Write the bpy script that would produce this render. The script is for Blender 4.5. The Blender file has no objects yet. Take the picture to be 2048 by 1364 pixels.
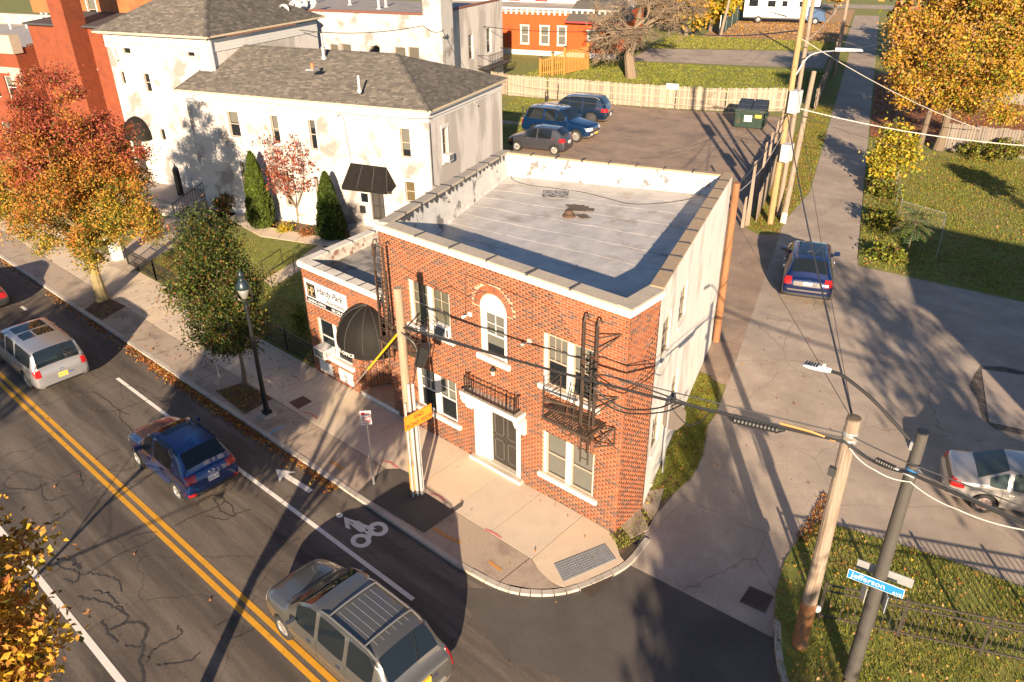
import bpy, bmesh, math, random
import numpy as np
from mathutils import Vector, Matrix
from mathutils.bvhtree import BVHTree
random.seed(7)
RNG = np.random.default_rng(11)
S = bpy.context.scene
COL = S.collection
rad = math.radians

# ------------------------------------------------------------------ camera, sky, sun, exposure
# world: X along the avenue (towards lower right of the photo), Y away from it, Z up; origin = corner of the brick building
FPX = 1545.0
CAM = np.array([8.7818, -14.0519, 15.0])
def _rot():
    pitch, roll, yaw = np.radians([28.56, 0.655, -41.71])
    cp, sp = np.cos(pitch), np.sin(pitch)
    fwd = np.array([0, cp, -sp]); right = np.array([1, 0, 0.]); down = np.array([0, -sp, -cp])
    c, s = np.cos(roll), np.sin(roll)
    B = np.array([c*right+s*down, -s*right+c*down, fwd])
    M = np.array([[np.cos(yaw), np.sin(yaw), 0], [-np.sin(yaw), np.cos(yaw), 0], [0, 0, 1.]])
    return B @ M.T
ROT = _rot()
cd = bpy.data.cameras.new('camera'); cam = bpy.data.objects.new('camera', cd); COL.objects.link(cam)
cd.sensor_width = 36.0; cd.lens = FPX/2048*36.0; cd.clip_start = 0.3; cd.clip_end = 3000
mw = Matrix.Identity(4)
for i in range(3):
    mw[i][0] = ROT[0][i]; mw[i][1] = -ROT[1][i]; mw[i][2] = -ROT[2][i]; mw[i][3] = CAM[i]
cam.matrix_world = mw
S.camera = cam

SUN_EL, SUN_AZ = rad(16.8), rad(-52.0)      # azimuth measured from +X
sdir = Vector((math.cos(SUN_EL)*math.cos(SUN_AZ), math.cos(SUN_EL)*math.sin(SUN_AZ), math.sin(SUN_EL)))
W = bpy.data.worlds.new('World'); S.world = W; W.use_nodes = True
nt = W.node_tree; nt.nodes.clear()
sky = nt.nodes.new('ShaderNodeTexSky'); sky.sky_type = 'NISHITA'; sky.sun_disc = False
sky.sun_elevation = SUN_EL; sky.sun_rotation = math.pi/2 - SUN_AZ
sky.air_density = 0.75; sky.dust_density = 0.25; sky.ozone_density = 2.0
bg = nt.nodes.new('ShaderNodeBackground'); bg.inputs[1].default_value = 0.062
wo = nt.nodes.new('ShaderNodeOutputWorld')
nt.links.new(sky.outputs[0], bg.inputs[0]); nt.links.new(bg.outputs[0], wo.inputs[0])
sd = bpy.data.lights.new('sun', 'SUN'); sd.energy = 5.0; sd.angle = rad(0.53); sd.color = (1.0, 0.79, 0.56)
so = bpy.data.objects.new('sun', sd); COL.objects.link(so)
so.rotation_euler = sdir.to_track_quat('Z', 'Y').to_euler(); so.location = (30, -40, 40)
S.view_settings.view_transform = 'Standard'; S.view_settings.look = 'None'
S.view_settings.exposure = 1.42; S.view_settings.gamma = 1.0
S.view_settings.use_curve_mapping = False
S.render.engine = 'CYCLES'

# ------------------------------------------------------------------ plan helpers
# the side street, the parking lot and the older houses follow a second grid (u, v), turned 18.2 degrees
GA = rad(18.2); GC, GS = math.cos(GA), math.sin(GA)
def g2w(u, v, z=0.0): return (u*GC - v*GS, u*GS + v*GC, z)
def w2g(x, y, z=0.0): return (x*GC + y*GS, -x*GS + y*GC, z)
def ray(px, py): return ROT.T @ np.array([(px-1024)/FPX, (py-682)/FPX, 1.0])
def at(px, py, z=0.0):                       # point of the survey picture on the level z
    d = ray(px, py); t = (z-CAM[2])/d[2]; p = CAM + t*d; return (float(p[0]), float(p[1]), z)
def onY(px, py, Y):
    d = ray(px, py); t = (Y-CAM[1])/d[1]; p = CAM + t*d; return (float(p[0]), float(p[2]))
def onv(px, py, v):                          # -> (u, z) on a wall v = const
    n = np.array([-GS, GC, 0]); d = ray(px, py); t = (v-n@CAM)/(n@d); p = CAM+t*d
    return (float(p[0]*GC+p[1]*GS), float(p[2]))
def onu(px, py, u):                          # -> (v, z)
    n = np.array([GC, GS, 0]); d = ray(px, py); t = (u-n@CAM)/(n@d); p = CAM+t*d
    return (float(-p[0]*GS+p[1]*GC), float(p[2]))
def height(px, py, base):                    # height above base seen at that pixel
    d = ray(px, py); b = np.array(base, float)
    A = np.array([[0, 0, 1.], -d]).T
    return float(np.linalg.lstsq(A, CAM-b, rcond=None)[0][0])

# ------------------------------------------------------------------ mesh builder
class MB:
    def __init__(s, T=None):
        s.v = []; s.f = []; s.m = []; s.T = T
    def _a(s, p):
        s.v.append(s.T(p) if s.T else tuple(p)); return len(s.v)-1
    def face(s, pts, mi=0):
        s.f.append([s._a(p) for p in pts]); s.m.append(mi)
    def hexa(s, p, mi=0, skip=()):           # 8 corners: bottom 0-3, top 4-7
        i = [s._a(q) for q in p]
        for k, f in enumerate(((3,2,1,0),(4,5,6,7),(0,1,5,4),(1,2,6,5),(2,3,7,6),(3,0,4,7))):
            if k in skip: continue
            s.f.append([i[j] for j in f]); s.m.append(mi)
    def box(s, x0, y0, z0, x1, y1, z1, mi=0, skip=()):
        s.hexa(((x0,y0,z0),(x1,y0,z0),(x1,y1,z0),(x0,y1,z0),(x0,y0,z1),(x1,y0,z1),(x1,y1,z1),(x0,y1,z1)), mi, skip)
    def bar(s, a, b, w, h, mi=0, up=(0,0,1)):
        a = Vector(a); b = Vector(b); d = (b-a).normalized(); up = Vector(up)
        if abs(d.dot(up)) > .98: up = Vector((1,0,0))
        n = d.cross(up).normalized()*(w/2); u = n.cross(d).normalized()*(h/2)
        s.hexa((a-n-u, a+n-u, b+n-u, b-n-u, a-n+u, a+n+u, b+n+u, b-n+u), mi)
    def tube(s, pts, r, n=6, mi=0, caps=True):
        pts = [Vector(p) for p in pts]; m = len(pts)
        rs = r if hasattr(r, '__len__') else [r]*m
        rings = []; ref = None
        for i, p in enumerate(pts):
            d = (pts[min(i+1, m-1)]-pts[max(i-1, 0)])
            d = d.normalized() if d.length > 1e-9 else Vector((0,0,1))
            if ref is None: ref = Vector((1,0,0)) if abs(d.z) > .7 else Vector((0,0,1))
            a = d.cross(ref)
            if a.length < 1e-4: a = d.orthogonal()
            a.normalize(); b = d.cross(a)
            ref = b.cross(d) if False else ref
            rings.append([s._a(p + (a*math.cos(2*math.pi*k/n) + b*math.sin(2*math.pi*k/n))*rs[i]) for k in range(n)])
        for i in range(m-1):
            for k in range(n):
                s.f.append([rings[i][k], rings[i][(k+1) % n], rings[i+1][(k+1) % n], rings[i+1][k]]); s.m.append(mi)
        if caps:
            s.f.append(rings[0][::-1]); s.m.append(mi); s.f.append(rings[-1][:]); s.m.append(mi)
    def lathe(s, prof, c=(0,0,0), n=16, mi=0, ax='z'):
        rings = []
        for r, h in prof:
            ring = []
            for k in range(n):
                a = 2*math.pi*k/n; x, y = r*math.cos(a), r*math.sin(a)
                p = (x, y, h) if ax == 'z' else ((x, h, y) if ax == 'y' else (h, x, y))
                ring.append(s._a((c[0]+p[0], c[1]+p[1], c[2]+p[2])))
            rings.append(ring)
        for i in range(len(rings)-1):
            for k in range(n):
                s.f.append([rings[i][k], rings[i][(k+1)%n], rings[i+1][(k+1)%n], rings[i+1][k]]); s.m.append(mi)
        s.f.append(rings[0][::-1]); s.m.append(mi); s.f.append(rings[-1][:]); s.m.append(mi)
    def prism(s, poly, z0, z1, mi=0, bottom=False):
        n = len(poly); a = [s._a((p[0], p[1], z0)) for p in poly]; b = [s._a((p[0], p[1], z1)) for p in poly]
        s.f.append(b[:]); s.m.append(mi)
        if bottom: s.f.append(a[::-1]); s.m.append(mi)
        for i in range(n):
            j = (i+1) % n; s.f.append([a[i], a[j], b[j], b[i]]); s.m.append(mi)
    def build(s, name, mats, parent=None, smooth=False, off=None):
        if not isinstance(mats, (list, tuple)): mats = [mats]
        vs = s.v
        o3 = off if off is not None else OFF(parent)
        if o3 is not None: vs = [(p[0]-o3[0], p[1]-o3[1], p[2]-o3[2]) for p in vs]
        me = bpy.data.meshes.new(name); me.from_pydata(vs, [], s.f)
        for m in mats: me.materials.append(m)
        if len(mats) > 1: me.polygons.foreach_set('material_index', s.m)
        if smooth: me.polygons.foreach_set('use_smooth', [True]*len(s.f))
        me.update()
        o = bpy.data.objects.new(name, me); COL.objects.link(o)
        if parent is not None: o.parent = parent
        return o
def npmesh(name, verts, faces, mats, mi=None, parent=None, smooth=False, off=None):
    """fast mesh from numpy: faces (n,3) or (n,4)"""
    verts = np.asarray(verts, np.float32); faces = np.asarray(faces, np.int32)
    o3 = off if off is not None else OFF(parent)
    if o3 is not None: verts = verts - np.array(o3, np.float32)
    k = faces.shape[1]; nf = len(faces)
    me = bpy.data.meshes.new(name); me.vertices.add(len(verts)); me.vertices.foreach_set('co', verts.ravel())
    me.loops.add(nf*k); me.loops.foreach_set('vertex_index', faces.ravel())
    me.polygons.add(nf); me.polygons.foreach_set('loop_start', np.arange(0, nf*k, k, dtype=np.int32))
    me.polygons.foreach_set('loop_total', np.full(nf, k, np.int32))
    if not isinstance(mats, (list, tuple)): mats = [mats]
    for m in mats: me.materials.append(m)
    if mi is not None: me.polygons.foreach_set('material_index', np.asarray(mi, np.int32))
    if smooth: me.polygons.foreach_set('use_smooth', np.ones(nf, bool))
    me.update(calc_edges=True)
    o = bpy.data.objects.new(name, me); COL.objects.link(o)
    if parent is not None: o.parent = parent
    return o
_off = {}
def OFF(o):
    while o is not None:
        if o.name in _off: return _off[o.name]
        o = o.parent
    return None
def tag(o, label=None, cat=None, group=None, kind=None):
    if label: o['label'] = label
    if cat: o['category'] = cat
    if group: o['group'] = group
    if kind: o['kind'] = kind
    return o
def thing(name, label, cat, loc=(0,0,0), rot=0.0, group=None, grid=False, local=False):
    """Empty at the thing's base. Parts are written in world (or grid u,v) coordinates unless local=True"""
    o = bpy.data.objects.new(name, None); COL.objects.link(o); o.empty_display_size = .3
    if grid:
        _off[o.name] = tuple(loc); o.location = g2w(*loc); o.rotation_euler = (0, 0, GA + rot)
    else:
        o.location = loc; o.rotation_euler = (0, 0, rot)
        _off[o.name] = (0,0,0) if local else tuple(loc)
    tag(o, label, cat, group); return o
def settle(o, p):                            # move a world-built single mesh so its origin is its base
    p = Vector(p); o.data.transform(Matrix.Translation(-p)); o.location = p; return o
def dup(o, parent=None):
    c = o.copy(); COL.objects.link(c)
    if parent is not None: c.parent = parent
    for ch in o.children: dup(ch, c)
    return c

# ------------------------------------------------------------------ materials
MATS = {}
def mat(name, col, rough=.8, var=.0, scale=6.0, metal=0., bump=0., bscale=None, col2=None, spec=.5, mix=None, streak=None, coat=0., detail=6, obj=True):
    """principled with noise-varied colour; col2 = second colour mixed by large noise (stains)"""
    if name in MATS: return MATS[name]
    m = bpy.data.materials.new(name); m.use_nodes = True; N = m.node_tree.nodes; L = m.node_tree.links
    b = N['Principled BSDF']; b.inputs['Roughness'].default_value = rough; b.inputs['Metallic'].default_value = metal
    b.inputs['Specular IOR Level'].default_value = spec; b.inputs['Coat Weight'].default_value = coat
    if coat: b.inputs['Coat Roughness'].default_value = .04
    b.inputs['Base Color'].default_value = (*col, 1)
    if var or col2 or bump:
        g = N.new('ShaderNodeNewGeometry') if not obj else N.new('ShaderNodeTexCoord')
        src = g.outputs['Position'] if not obj else g.outputs['Object']
        if streak:
            mp = N.new('ShaderNodeMapping'); mp.inputs['Scale'].default_value = streak; L.new(src, mp.inputs[0]); src = mp.outputs[0]
    last = None
    if var:
        n = N.new('ShaderNodeTexNoise'); n.inputs['Scale'].default_value = scale; n.inputs['Detail'].default_value = detail; n.inputs['Roughness'].default_value = .65
        L.new(src, n.inputs['Vector'])
        mr = N.new('ShaderNodeMapRange'); mr.inputs[1].default_value = .25; mr.inputs[2].default_value = .75
        mr.inputs[3].default_value = 1-var; mr.inputs[4].default_value = 1+var; L.new(n.outputs[0], mr.inputs[0])
        mx = N.new('ShaderNodeMix'); mx.data_type = 'RGBA'; mx.blend_type = 'MULTIPLY'; mx.inputs[0].default_value = 1
        mx.inputs[6].default_value = (*col, 1); L.new(mr.outputs[0], mx.inputs[7]); last = mx.outputs[2]
    if col2:
        sc, lo, hi = mix or (1.0, .5, .65)
        n2 = N.new('ShaderNodeTexNoise'); n2.inputs['Scale'].default_value = sc; n2.inputs['Detail'].default_value = 7; n2.inputs['Roughness'].default_value = .6
        L.new(src, n2.inputs['Vector'])
        m2 = N.new('ShaderNodeMapRange'); m2.inputs[1].default_value = lo; m2.inputs[2].default_value = hi; L.new(n2.outputs[0], m2.inputs[0])
        mx2 = N.new('ShaderNodeMix'); mx2.data_type = 'RGBA'; L.new(m2.outputs[0], mx2.inputs[0])
        if last: L.new(last, mx2.inputs[6])
        else: mx2.inputs[6].default_value = (*col, 1)
        mx2.inputs[7].default_value = (*col2, 1); last = mx2.outputs[2]
    if last: L.new(last, b.inputs['Base Color'])
    if bump:
        n3 = N.new('ShaderNodeTexNoise'); n3.inputs['Scale'].default_value = bscale or scale*4; n3.inputs['Detail'].default_value = 4; L.new(src, n3.inputs['Vector'])
        bp = N.new('ShaderNodeBump'); bp.inputs['Strength'].default_value = bump; bp.inputs['Distance'].default_value = .02
        L.new(n3.outputs[0], bp.inputs['Height']); L.new(bp.outputs[0], b.inputs['Normal'])
    MATS[name] = m; return m
def glass(name, tint=(.02,.025,.03), trans=.0, rough=.03):
    if name in MATS: return MATS[name]
    m = bpy.data.materials.new(name); m.use_nodes = True; N = m.node_tree.nodes; L = m.node_tree.links
    b = N['Principled BSDF']; b.inputs['Base Color'].default_value = (*tint, 1); b.inputs['Roughness'].default_value = rough
    b.inputs['Specular IOR Level'].default_value = .6
    if trans > 0:
        t = N.new('ShaderNodeBsdfTransparent'); t.inputs[0].default_value = (.92,.95,.94,1)
        mx = N.new('ShaderNodeMixShader'); mx.inputs[0].default_value = trans
        L.new(b.outputs[0], mx.inputs[1]); L.new(t.outputs[0], mx.inputs[2])
        L.new(mx.outputs[0], N['Material Output'].inputs[0])
    MATS[name] = m; return m
def leafmat(name, col, var=.25):
    if name in MATS: return MATS[name]
    m = bpy.data.materials.new(name); m.use_nodes = True; N = m.node_tree.nodes; L = m.node_tree.links
    N.remove(N['Principled BSDF'])
    d = N.new('ShaderNodeBsdfPrincipled'); d.inputs['Roughness'].default_value = .55; d.inputs['Specular IOR Level'].default_value = .3
    t = N.new('ShaderNodeBsdfTranslucent'); mx = N.new('ShaderNodeMixShader'); mx.inputs[0].default_value = .28
    tc = N.new('ShaderNodeTexCoord'); n = N.new('ShaderNodeTexNoise'); n.inputs['Scale'].default_value = 3.1; n.inputs['Detail'].default_value = 5
    L.new(tc.outputs['Object'], n.inputs['Vector'])
    mr = N.new('ShaderNodeMapRange'); mr.inputs[1].default_value = .3; mr.inputs[2].default_value = .7; mr.inputs[3].default_value = 1-var; mr.inputs[4].default_value = 1+var
    L.new(n.outputs[0], mr.inputs[0])
    c = N.new('ShaderNodeMix'); c.data_type = 'RGBA'; c.blend_type = 'MULTIPLY'; c.inputs[0].default_value = 1; c.inputs[6].default_value = (*col, 1)
    L.new(mr.outputs[0], c.inputs[7]); L.new(c.outputs[2], d.inputs['Base Color']); L.new(c.outputs[2], t.inputs[0])
    L.new(d.outputs[0], mx.inputs[1]); L.new(t.outputs[0], mx.inputs[2]); L.new(mx.outputs[0], N['Material Output'].inputs[0])
    MATS[name] = m; return m
WHITE = mat('white_paint', (.64,.625,.595), .6, .06, 3)
BLACK = mat('black_metal', (.018,.018,.018), .45)
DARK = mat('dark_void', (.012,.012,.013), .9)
GALV = mat('galvanised', (.5,.51,.52), .45, .12, 8, metal=.6)
CONC = mat('concrete', (.47,.40,.33), .9, .10, 2.2, bump=.15, bscale=60, col2=(.36,.30,.24), mix=(.7,.5,.75))
# ------------------------------------------------------------------ ground, roads, pavements
def road_mat(name, col, streak, bscale=160, c2=(.07,.062,.055), mix=(.35,.48,.7), var=.22, rough=.85, crack=None):
    m = mat(name, col, rough, var, .9, spec=.2, bump=.25, bscale=bscale, col2=c2, mix=mix, streak=streak, detail=9)
    N = m.node_tree.nodes; L = m.node_tree.links; b = N['Principled BSDF']
    src = b.inputs['Base Color'].links[0].from_socket
    tc = N.new('ShaderNodeTexCoord')
    n = N.new('ShaderNodeTexNoise'); n.inputs['Scale'].default_value = 55; n.inputs['Detail'].default_value = 3; L.new(tc.outputs['Object'], n.inputs['Vector'])
    mr = N.new('ShaderNodeMapRange'); mr.inputs[1].default_value = .3; mr.inputs[2].default_value = .7; mr.inputs[3].default_value = .72; mr.inputs[4].default_value = 1.28; L.new(n.outputs[0], mr.inputs[0])
    mx = N.new('ShaderNodeMix'); mx.data_type = 'RGBA'; mx.blend_type = 'MULTIPLY'; mx.inputs[0].default_value = 1
    L.new(src, mx.inputs[6]); L.new(mr.outputs[0], mx.inputs[7]); last = mx.outputs[2]
    if crack:
        nz = N.new('ShaderNodeTexNoise'); nz.inputs['Scale'].default_value = 1.7; nz.inputs['Detail'].default_value = 6; L.new(tc.outputs['Object'], nz.inputs['Vector'])
        ad = N.new('ShaderNodeMix'); ad.data_type = 'RGBA'; ad.inputs[0].default_value = .25; L.new(tc.outputs['Object'], ad.inputs[6]); L.new(nz.outputs['Color'], ad.inputs[7])
        vo = N.new('ShaderNodeTexVoronoi'); vo.feature = 'DISTANCE_TO_EDGE'; vo.inputs['Scale'].default_value = crack; L.new(ad.outputs[2], vo.inputs['Vector'])
        cr = N.new('ShaderNodeMapRange'); cr.inputs[1].default_value = .0015; cr.inputs[2].default_value = .0045; cr.inputs[3].default_value = .72; cr.inputs[4].default_value = 1; L.new(vo.outputs[0], cr.inputs[0])
        m3 = N.new('ShaderNodeMix'); m3.data_type = 'RGBA'; m3.blend_type = 'MULTIPLY'; m3.inputs[0].default_value = 1
        L.new(last, m3.inputs[6]); L.new(cr.outputs[0], m3.inputs[7]); last = m3.outputs[2]
    L.new(last, b.inputs['Base Color']); return m
ASPH = road_mat('avenue_asphalt', (.146,.120,.098), (.22,1.9,1), c2=(.080,.067,.058), mix=(.5,.46,.62), var=.40, crack=.28)
ASPH2 = road_mat('alley_asphalt', (.385,.315,.255), (1,1,1), c2=(.285,.232,.19), mix=(.3,.45,.7), crack=.33)
ASPH3 = road_mat('lot_asphalt', (.32,.235,.175), (1,1,1), c2=(.22,.165,.13), mix=(.5,.45,.7), crack=.5)
NEWASPH = road_mat('fresh_asphalt', (.105,.092,.082), (1,1,1), c2=(.078,.068,.061), var=.15)
AGG = mat('exposed_aggregate', (.40,.315,.24), .95, .35, 34, bump=.5, bscale=120, col2=(.24,.19,.15), mix=(1.3,.5,.7))
SOIL = mat('soil', (.13,.085,.05), .95, .4, 7, bump=.6, bscale=30, col2=(.08,.05,.03), mix=(2,.5,.65))
TURF = mat('turf', (.17,.18,.035), .95, .35, 2.5, bump=.5, bscale=40, col2=(.25,.19,.06), mix=(.45,.5,.7))
LEAFSOIL = mat('leaf_carpet', (.28,.14,.05), .9, .45, 9, bump=.8, bscale=26, col2=(.13,.13,.03), mix=(.35,.5,.68))
KERB = mat('kerb_stone', (.45,.40,.34), .85, .18, 3, bump=.3, bscale=40, col2=(.30,.25,.2), mix=(1.5,.5,.7))
YEL = mat('yellow_paint', (.62,.30,.02), .7, .12, 5, col2=(.30,.17,.05), mix=(3.2,.62,.72))
WPAINT = mat('road_white', (.74,.69,.62), .7, .10, 5, col2=(.36,.32,.28), mix=(4,.68,.78))
TAR = mat('crack_seal', (.048,.042,.038), .6, .2, 5)

def sheet(name, poly, m, z=None, parent=None, kind='structure'):
    mb = MB(); mb.face([(p[0], p[1], (p[2] if z is None else z)) for p in poly])
    o = mb.build(name, m, parent)
    if kind and parent is None: o['kind'] = kind
    return o
def gpoly(*uv, z=0.0): return [g2w(u, v, z) for u, v in uv]
def ribbon(mb, pts, w, z, mi=0):
    n = len(pts); L_ = []; R_ = []
    for i in range(n):
        a = Vector(pts[max(i-1,0)][:2]); b = Vector(pts[min(i+1,n-1)][:2]); d = (b-a).normalized()
        nn = Vector((-d.y, d.x)); ww = (w[i] if hasattr(w, '__len__') else w)/2; p = Vector(pts[i][:2])
        L_.append((*(p+nn*ww), z)); R_.append((*(p-nn*ww), z))
    for i in range(n-1): mb.face((R_[i], R_[i+1], L_[i+1], L_[i]), mi)
def smooth(pts, k=6):
    """catmull-rom through points (any dimension)"""
    P = [np.array(p, float) for p in pts]; P = [2*P[0]-P[1]] + P + [2*P[-1]-P[-2]]; out = []
    for i in range(1, len(P)-2):
        for j in range(k):
            t = j/k; a, b, c, d = P[i-1:i+3]
            out.append(tuple(.5*((2*b)+(c-a)*t+(2*a-5*b+4*c-d)*t*t+(3*b-a-3*c+d)*t**3)))
    out.append(tuple(P[-2])); return out

RZ = -0.08                                   # level of the avenue
gm = MB()
for x0, x1, y0, y1 in ((-700, -.35, .02, 900), (-.35, 5.2, 2.6, 900), (5.2, 700, 4.4, 900)):
    gm.face(((x0,y0,-.015),(x1,y0,-.015),(x1,y1,-.015),(x0,y1,-.015)))
gm.face(((-700,-900,-.02),(700,-900,-.02),(700,-13.7,-.02),(-700,-13.7,-.02)))
tag(gm.build('ground', TURF), kind='structure')
sheet('avenue_road', ((-400,-13.8,RZ),(200,-13.8,RZ),(200,4.3,RZ),(-400,4.3,RZ)), ASPH)
# alley with its dip down to the avenue
A0, A1 = at(1250,1125,RZ+.006), at(1545,1275,RZ+.006)
am = MB()
pl = [A0, (.55,1.0,-.03), (-.05,2.9,.006)]; prr = [A1, (4.35,1.3,-.03), (4.1,3.2,.006)]
for i in range(2): am.face((pl[i], prr[i], prr[i+1], pl[i+1]))
am.face((pl[2], prr[2], g2w(5.55,7,.006), g2w(1.55,7,.006)))
am.face((g2w(1.55,7,.006), g2w(5.55,7,.006), g2w(5.4,140,.006), g2w(1.5,140,.006)))
tag(am.build('alley_road', ASPH2), kind='structure')
sheet('fresh_asphalt_apron', (at(905,1175,RZ+.004), at(1010,1320,RZ+.004), at(1330,1420,RZ+.004), at(1550,1390,RZ+.004), A1[:2]+(RZ+.004,), A0[:2]+(RZ+.004,), at(1120,1185,RZ+.004)), NEWASPH)
sheet('parking_lot', gpoly((4.5,.8),(34,-6),(34,20),(14,21.2),(5.5,23.6),(5.2,7), z=.002), ASPH2)
sheet('back_parking_lot', gpoly((-19.6,11.5),(-.3,11.5),(-.3,54.9),(-16.4,54.4),(-18.9,40), z=.003), ASPH3)
sheet('side_yard', gpoly((.46,1.2),(1.0,2.0),(1.45,3.2),(1.55,4.6),(1.35,6.2),(1.45,7.6),(1.2,8.9),(.8,9.5),(.46,9.6), z=.010), TURF)
sheet('alley_verge', gpoly((-.3,26.0),(.5,25.2),(1.5,25.6),(1.65,28),(2.5,34),(2.4,100),(.4,100),(-.3,56), z=.010), TURF)
sheet('alley_mouth_patch', gpoly((.46,9.3),(1.6,9.0),(1.6,28),(-.35,28),(-.35,11.9),(.46,11.9), z=.0085), ASPH3)
sheet('neighbour_lawn', gpoly((5.6,22.6),(14,20.6),(40,19.6),(40,47),(5.5,47), z=.012), TURF)
sheet('leaf_covered_yard', gpoly((5.6,50),(45,50),(45,80),(5.6,80), z=.012), mat('brown_leaves', (.25,.10,.045), .95, .5, 8, bump=.8, bscale=20))
sheet('far_driveway', gpoly((-22,79.5),(1.5,81.5),(1.5,95),(-22,90), z=.004), ASPH2)
sheet('leaf_covered_drive', gpoly((-18,104),(1.2,104),(1.2,150),(-18,150), z=.004), mat('tan_leaves', (.36,.22,.11), .95, .35, 6))
sheet('cross_street', gpoly((-60,152),(60,152),(60,160),(-60,160), z=.012), ASPH2)
C_LAWN = [at(1548,1262,.02), at(1552,1180,.02), at(1570,1120,.02), at(1598,1075,.02), at(1640,1040,.02), at(1720,1065,.02), at(1900,1120,.02), at(2048,1175,.02), (14,6.2,.02), (14,-3.4,.02), (6.3,-3.4,.02), at(1560,1364,.02)]
sheet('corner_lawn', C_LAWN, TURF)
sheet('concrete_pad', (at(1963,738,.03), at(2060,752,.03), at(2060,862,.03), at(1978,845,.03)), mat('old_concrete', (.36,.29,.24), .9, .15, 3, bump=.3, bscale=30))
sheet('dirt_margin', (at(1938,772,.012), at(1950,748,.012), at(1962,732,.012), at(2010,733,.012), at(2060,746,.012), at(2060,872,.012), at(1990,858,.012), at(1966,838,.012), at(1955,800,.012)), mat('cracked_margin', (.13,.105,.085), .95, .5, 5, bump=.6, col2=(.07,.055,.04), mix=(3,.5,.6)))
# broken strip beside the brick corner
sheet('dirt_strip', ((.02,-.05,.004),(.66,-.66,.004),(.60,.4,.004),(.45,1.5,.004),(.35,3.0,.012),(-.2,3.2,.012),(-.02,1.5,.004)), SOIL)
pv = MB()
for q in (((1240,1050),(1275,1005),(1298,1060),(1262,1078)), ((1283,985),(1328,978),(1316,1020),(1302,1040),(1280,1010))):
    pv.prism([at(*p,.0) for p in q], .003, .035)
tag(pv.build('broken_paving', AGG), kind='structure')

# pavement of separate slabs, verge strip, kerb stones
sw = MB(); sw.face(((-90,-2.28,-.02),(.9,-2.28,-.02),(.9,.0,-.02),(-90,.0,-.02)))
sidewalk = tag(sw.build('sidewalk', mat('joint_dirt', (.07,.05,.035), .95)), kind='structure')
slab_mats = [mat('slab_%s' % k, c, .9, .12, 1.6, bump=.15, bscale=70, col2=c2, mix=(.8,.5,.78)) for k, c, c2 in
             (('sand', (.60,.49,.36), (.49,.38,.27)), ('pale', (.57,.47,.36), (.46,.36,.27)), ('warm', (.62,.49,.35), (.50,.37,.25)))]
def slab(name, poly, z0, z1, m, parent): 
    mb = MB(); mb.prism(poly, z0, z1); o = mb.build(name, m, parent); return o
x = -1.1 - .012; i = 0
while x > -62:
    x0 = x - 1.506; t = random.uniform(-.004, .004)
    slab('paving_slab', ((x0,-2.27),(x,-2.27),(x,-.012),(x0,-.012)), -.02, 0.0 + t, slab_mats[i % 3 if i % 5 else 1], sidewalk); x -= 1.524; i += 1
slab('paving_slab', [(-1.088,-2.27),(-.75,-2.45),(-.14,-2.58),(.17,-2.48),(.42,-2.05),(.60,-1.58),(.75,-1.12),(.80,-.72),(.62,-.64),(.0,-.05),(-1.088,-.012)], -.06, -.004, slab_mats[2], sidewalk)
V_EDGE = [(-90,-3.6),(-2.44,-3.6),(-1.6,-3.55),(-1.0,-3.38),(-.42,-3.08),(-.1,-2.80),(.14,-2.53)]
vm = MB(); vm.face([(p[0],p[1],-.004) for p in V_EDGE] + [(-.14,-2.585,-.004),(-.75,-2.455,-.004),(-1.1,-2.29,-.004),(-90,-2.29,-.004)])
verge = tag(vm.build('verge_strip', AGG), kind='structure')
jm = MB()
for xx in (-1.2,-4.25,-10.6,-13.7,-16.5,-19.6,-22.7,-25.8): ribbon(jm, [(xx,-3.58),(xx+.05,-2.3)], .02, .0)
jm.build('joint', mat('joint_dirt', (0,0,0)), verge)
sheet('asphalt_patch', (at(715,985,.001), at(742,958,.001), at(770,938,.001), at(800,937,.001), at(928,1002,.001), at(925,1012,.001), at(848,1066,.001)), NEWASPH, None)
tp = MB(); tp.face((at(432,782,.002), at(487,765,.002), at(545,797,.002), at(490,828,.002)))
tp.face((at(165,622,.002), at(205,592,.002), at(252,612,.002), at(205,640,.002)))
tag(tp.build('tree_pit', SOIL), kind='structure')
km = tag(MB().build('kerb', KERB), kind='structure')
kp = []; xx = -88
while xx < -2.6: kp.append((xx, -3.6, -.01, xx)); xx += 2.35 + random.uniform(-.2,.2)
curve = smooth([(-2.44,-3.6),(-1.17,-3.46),(-.42,-3.12),(.2,-2.5),(.63,-1.56),(.84,-.69),(.74,.40)], 3)
line = [(p[0],p[1]) for p in kp] + [(p[0],p[1]) for p in curve]
for a, b in zip(line[:-1], line[1:]):
    a = Vector(a); b = Vector(b); d = (b-a); d.normalize(); n = Vector((d.y,-d.x))*.17; a2 = a+d*.006; b2 = b-d*.006
    zt = .008 if a.x < -1.5 else .004
    zt += random.uniform(-.006,.006); j = random.uniform(-.01,.01)
    mb = MB(); c = n*.14
    mb.hexa(((*a2,-.2),(*(a2+n),-.2),(*(b2+n),-.2),(*b2,-.2),(*a2,zt),(*(a2+n*.9+d*j),zt-.004),(*(b2+n*.9),zt-.004),(*b2,zt)))
    mb.build('kerb_stone', KERB, km)
lk = [at(1548,1240,.0), at(1550,1290,.0), at(1555,1330,0.), at(1568,1380,0.), (6.6,-3.3,0)]
for a, b in zip(lk[:-1], lk[1:]):
    a = Vector(a[:2]); b = Vector(b[:2]); d = (b-a).normalized(); n = Vector((d.y,-d.x))*.15
    mb = MB(); mb.hexa(((*(a-n),-.2),(*a,-.2),(*b,-.2),(*(b-n),-.2),(*(a-n),.02),(*a,.03),(*b,.03),(*(b-n),.02))); mb.build('kerb_stone', KERB, km)

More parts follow.
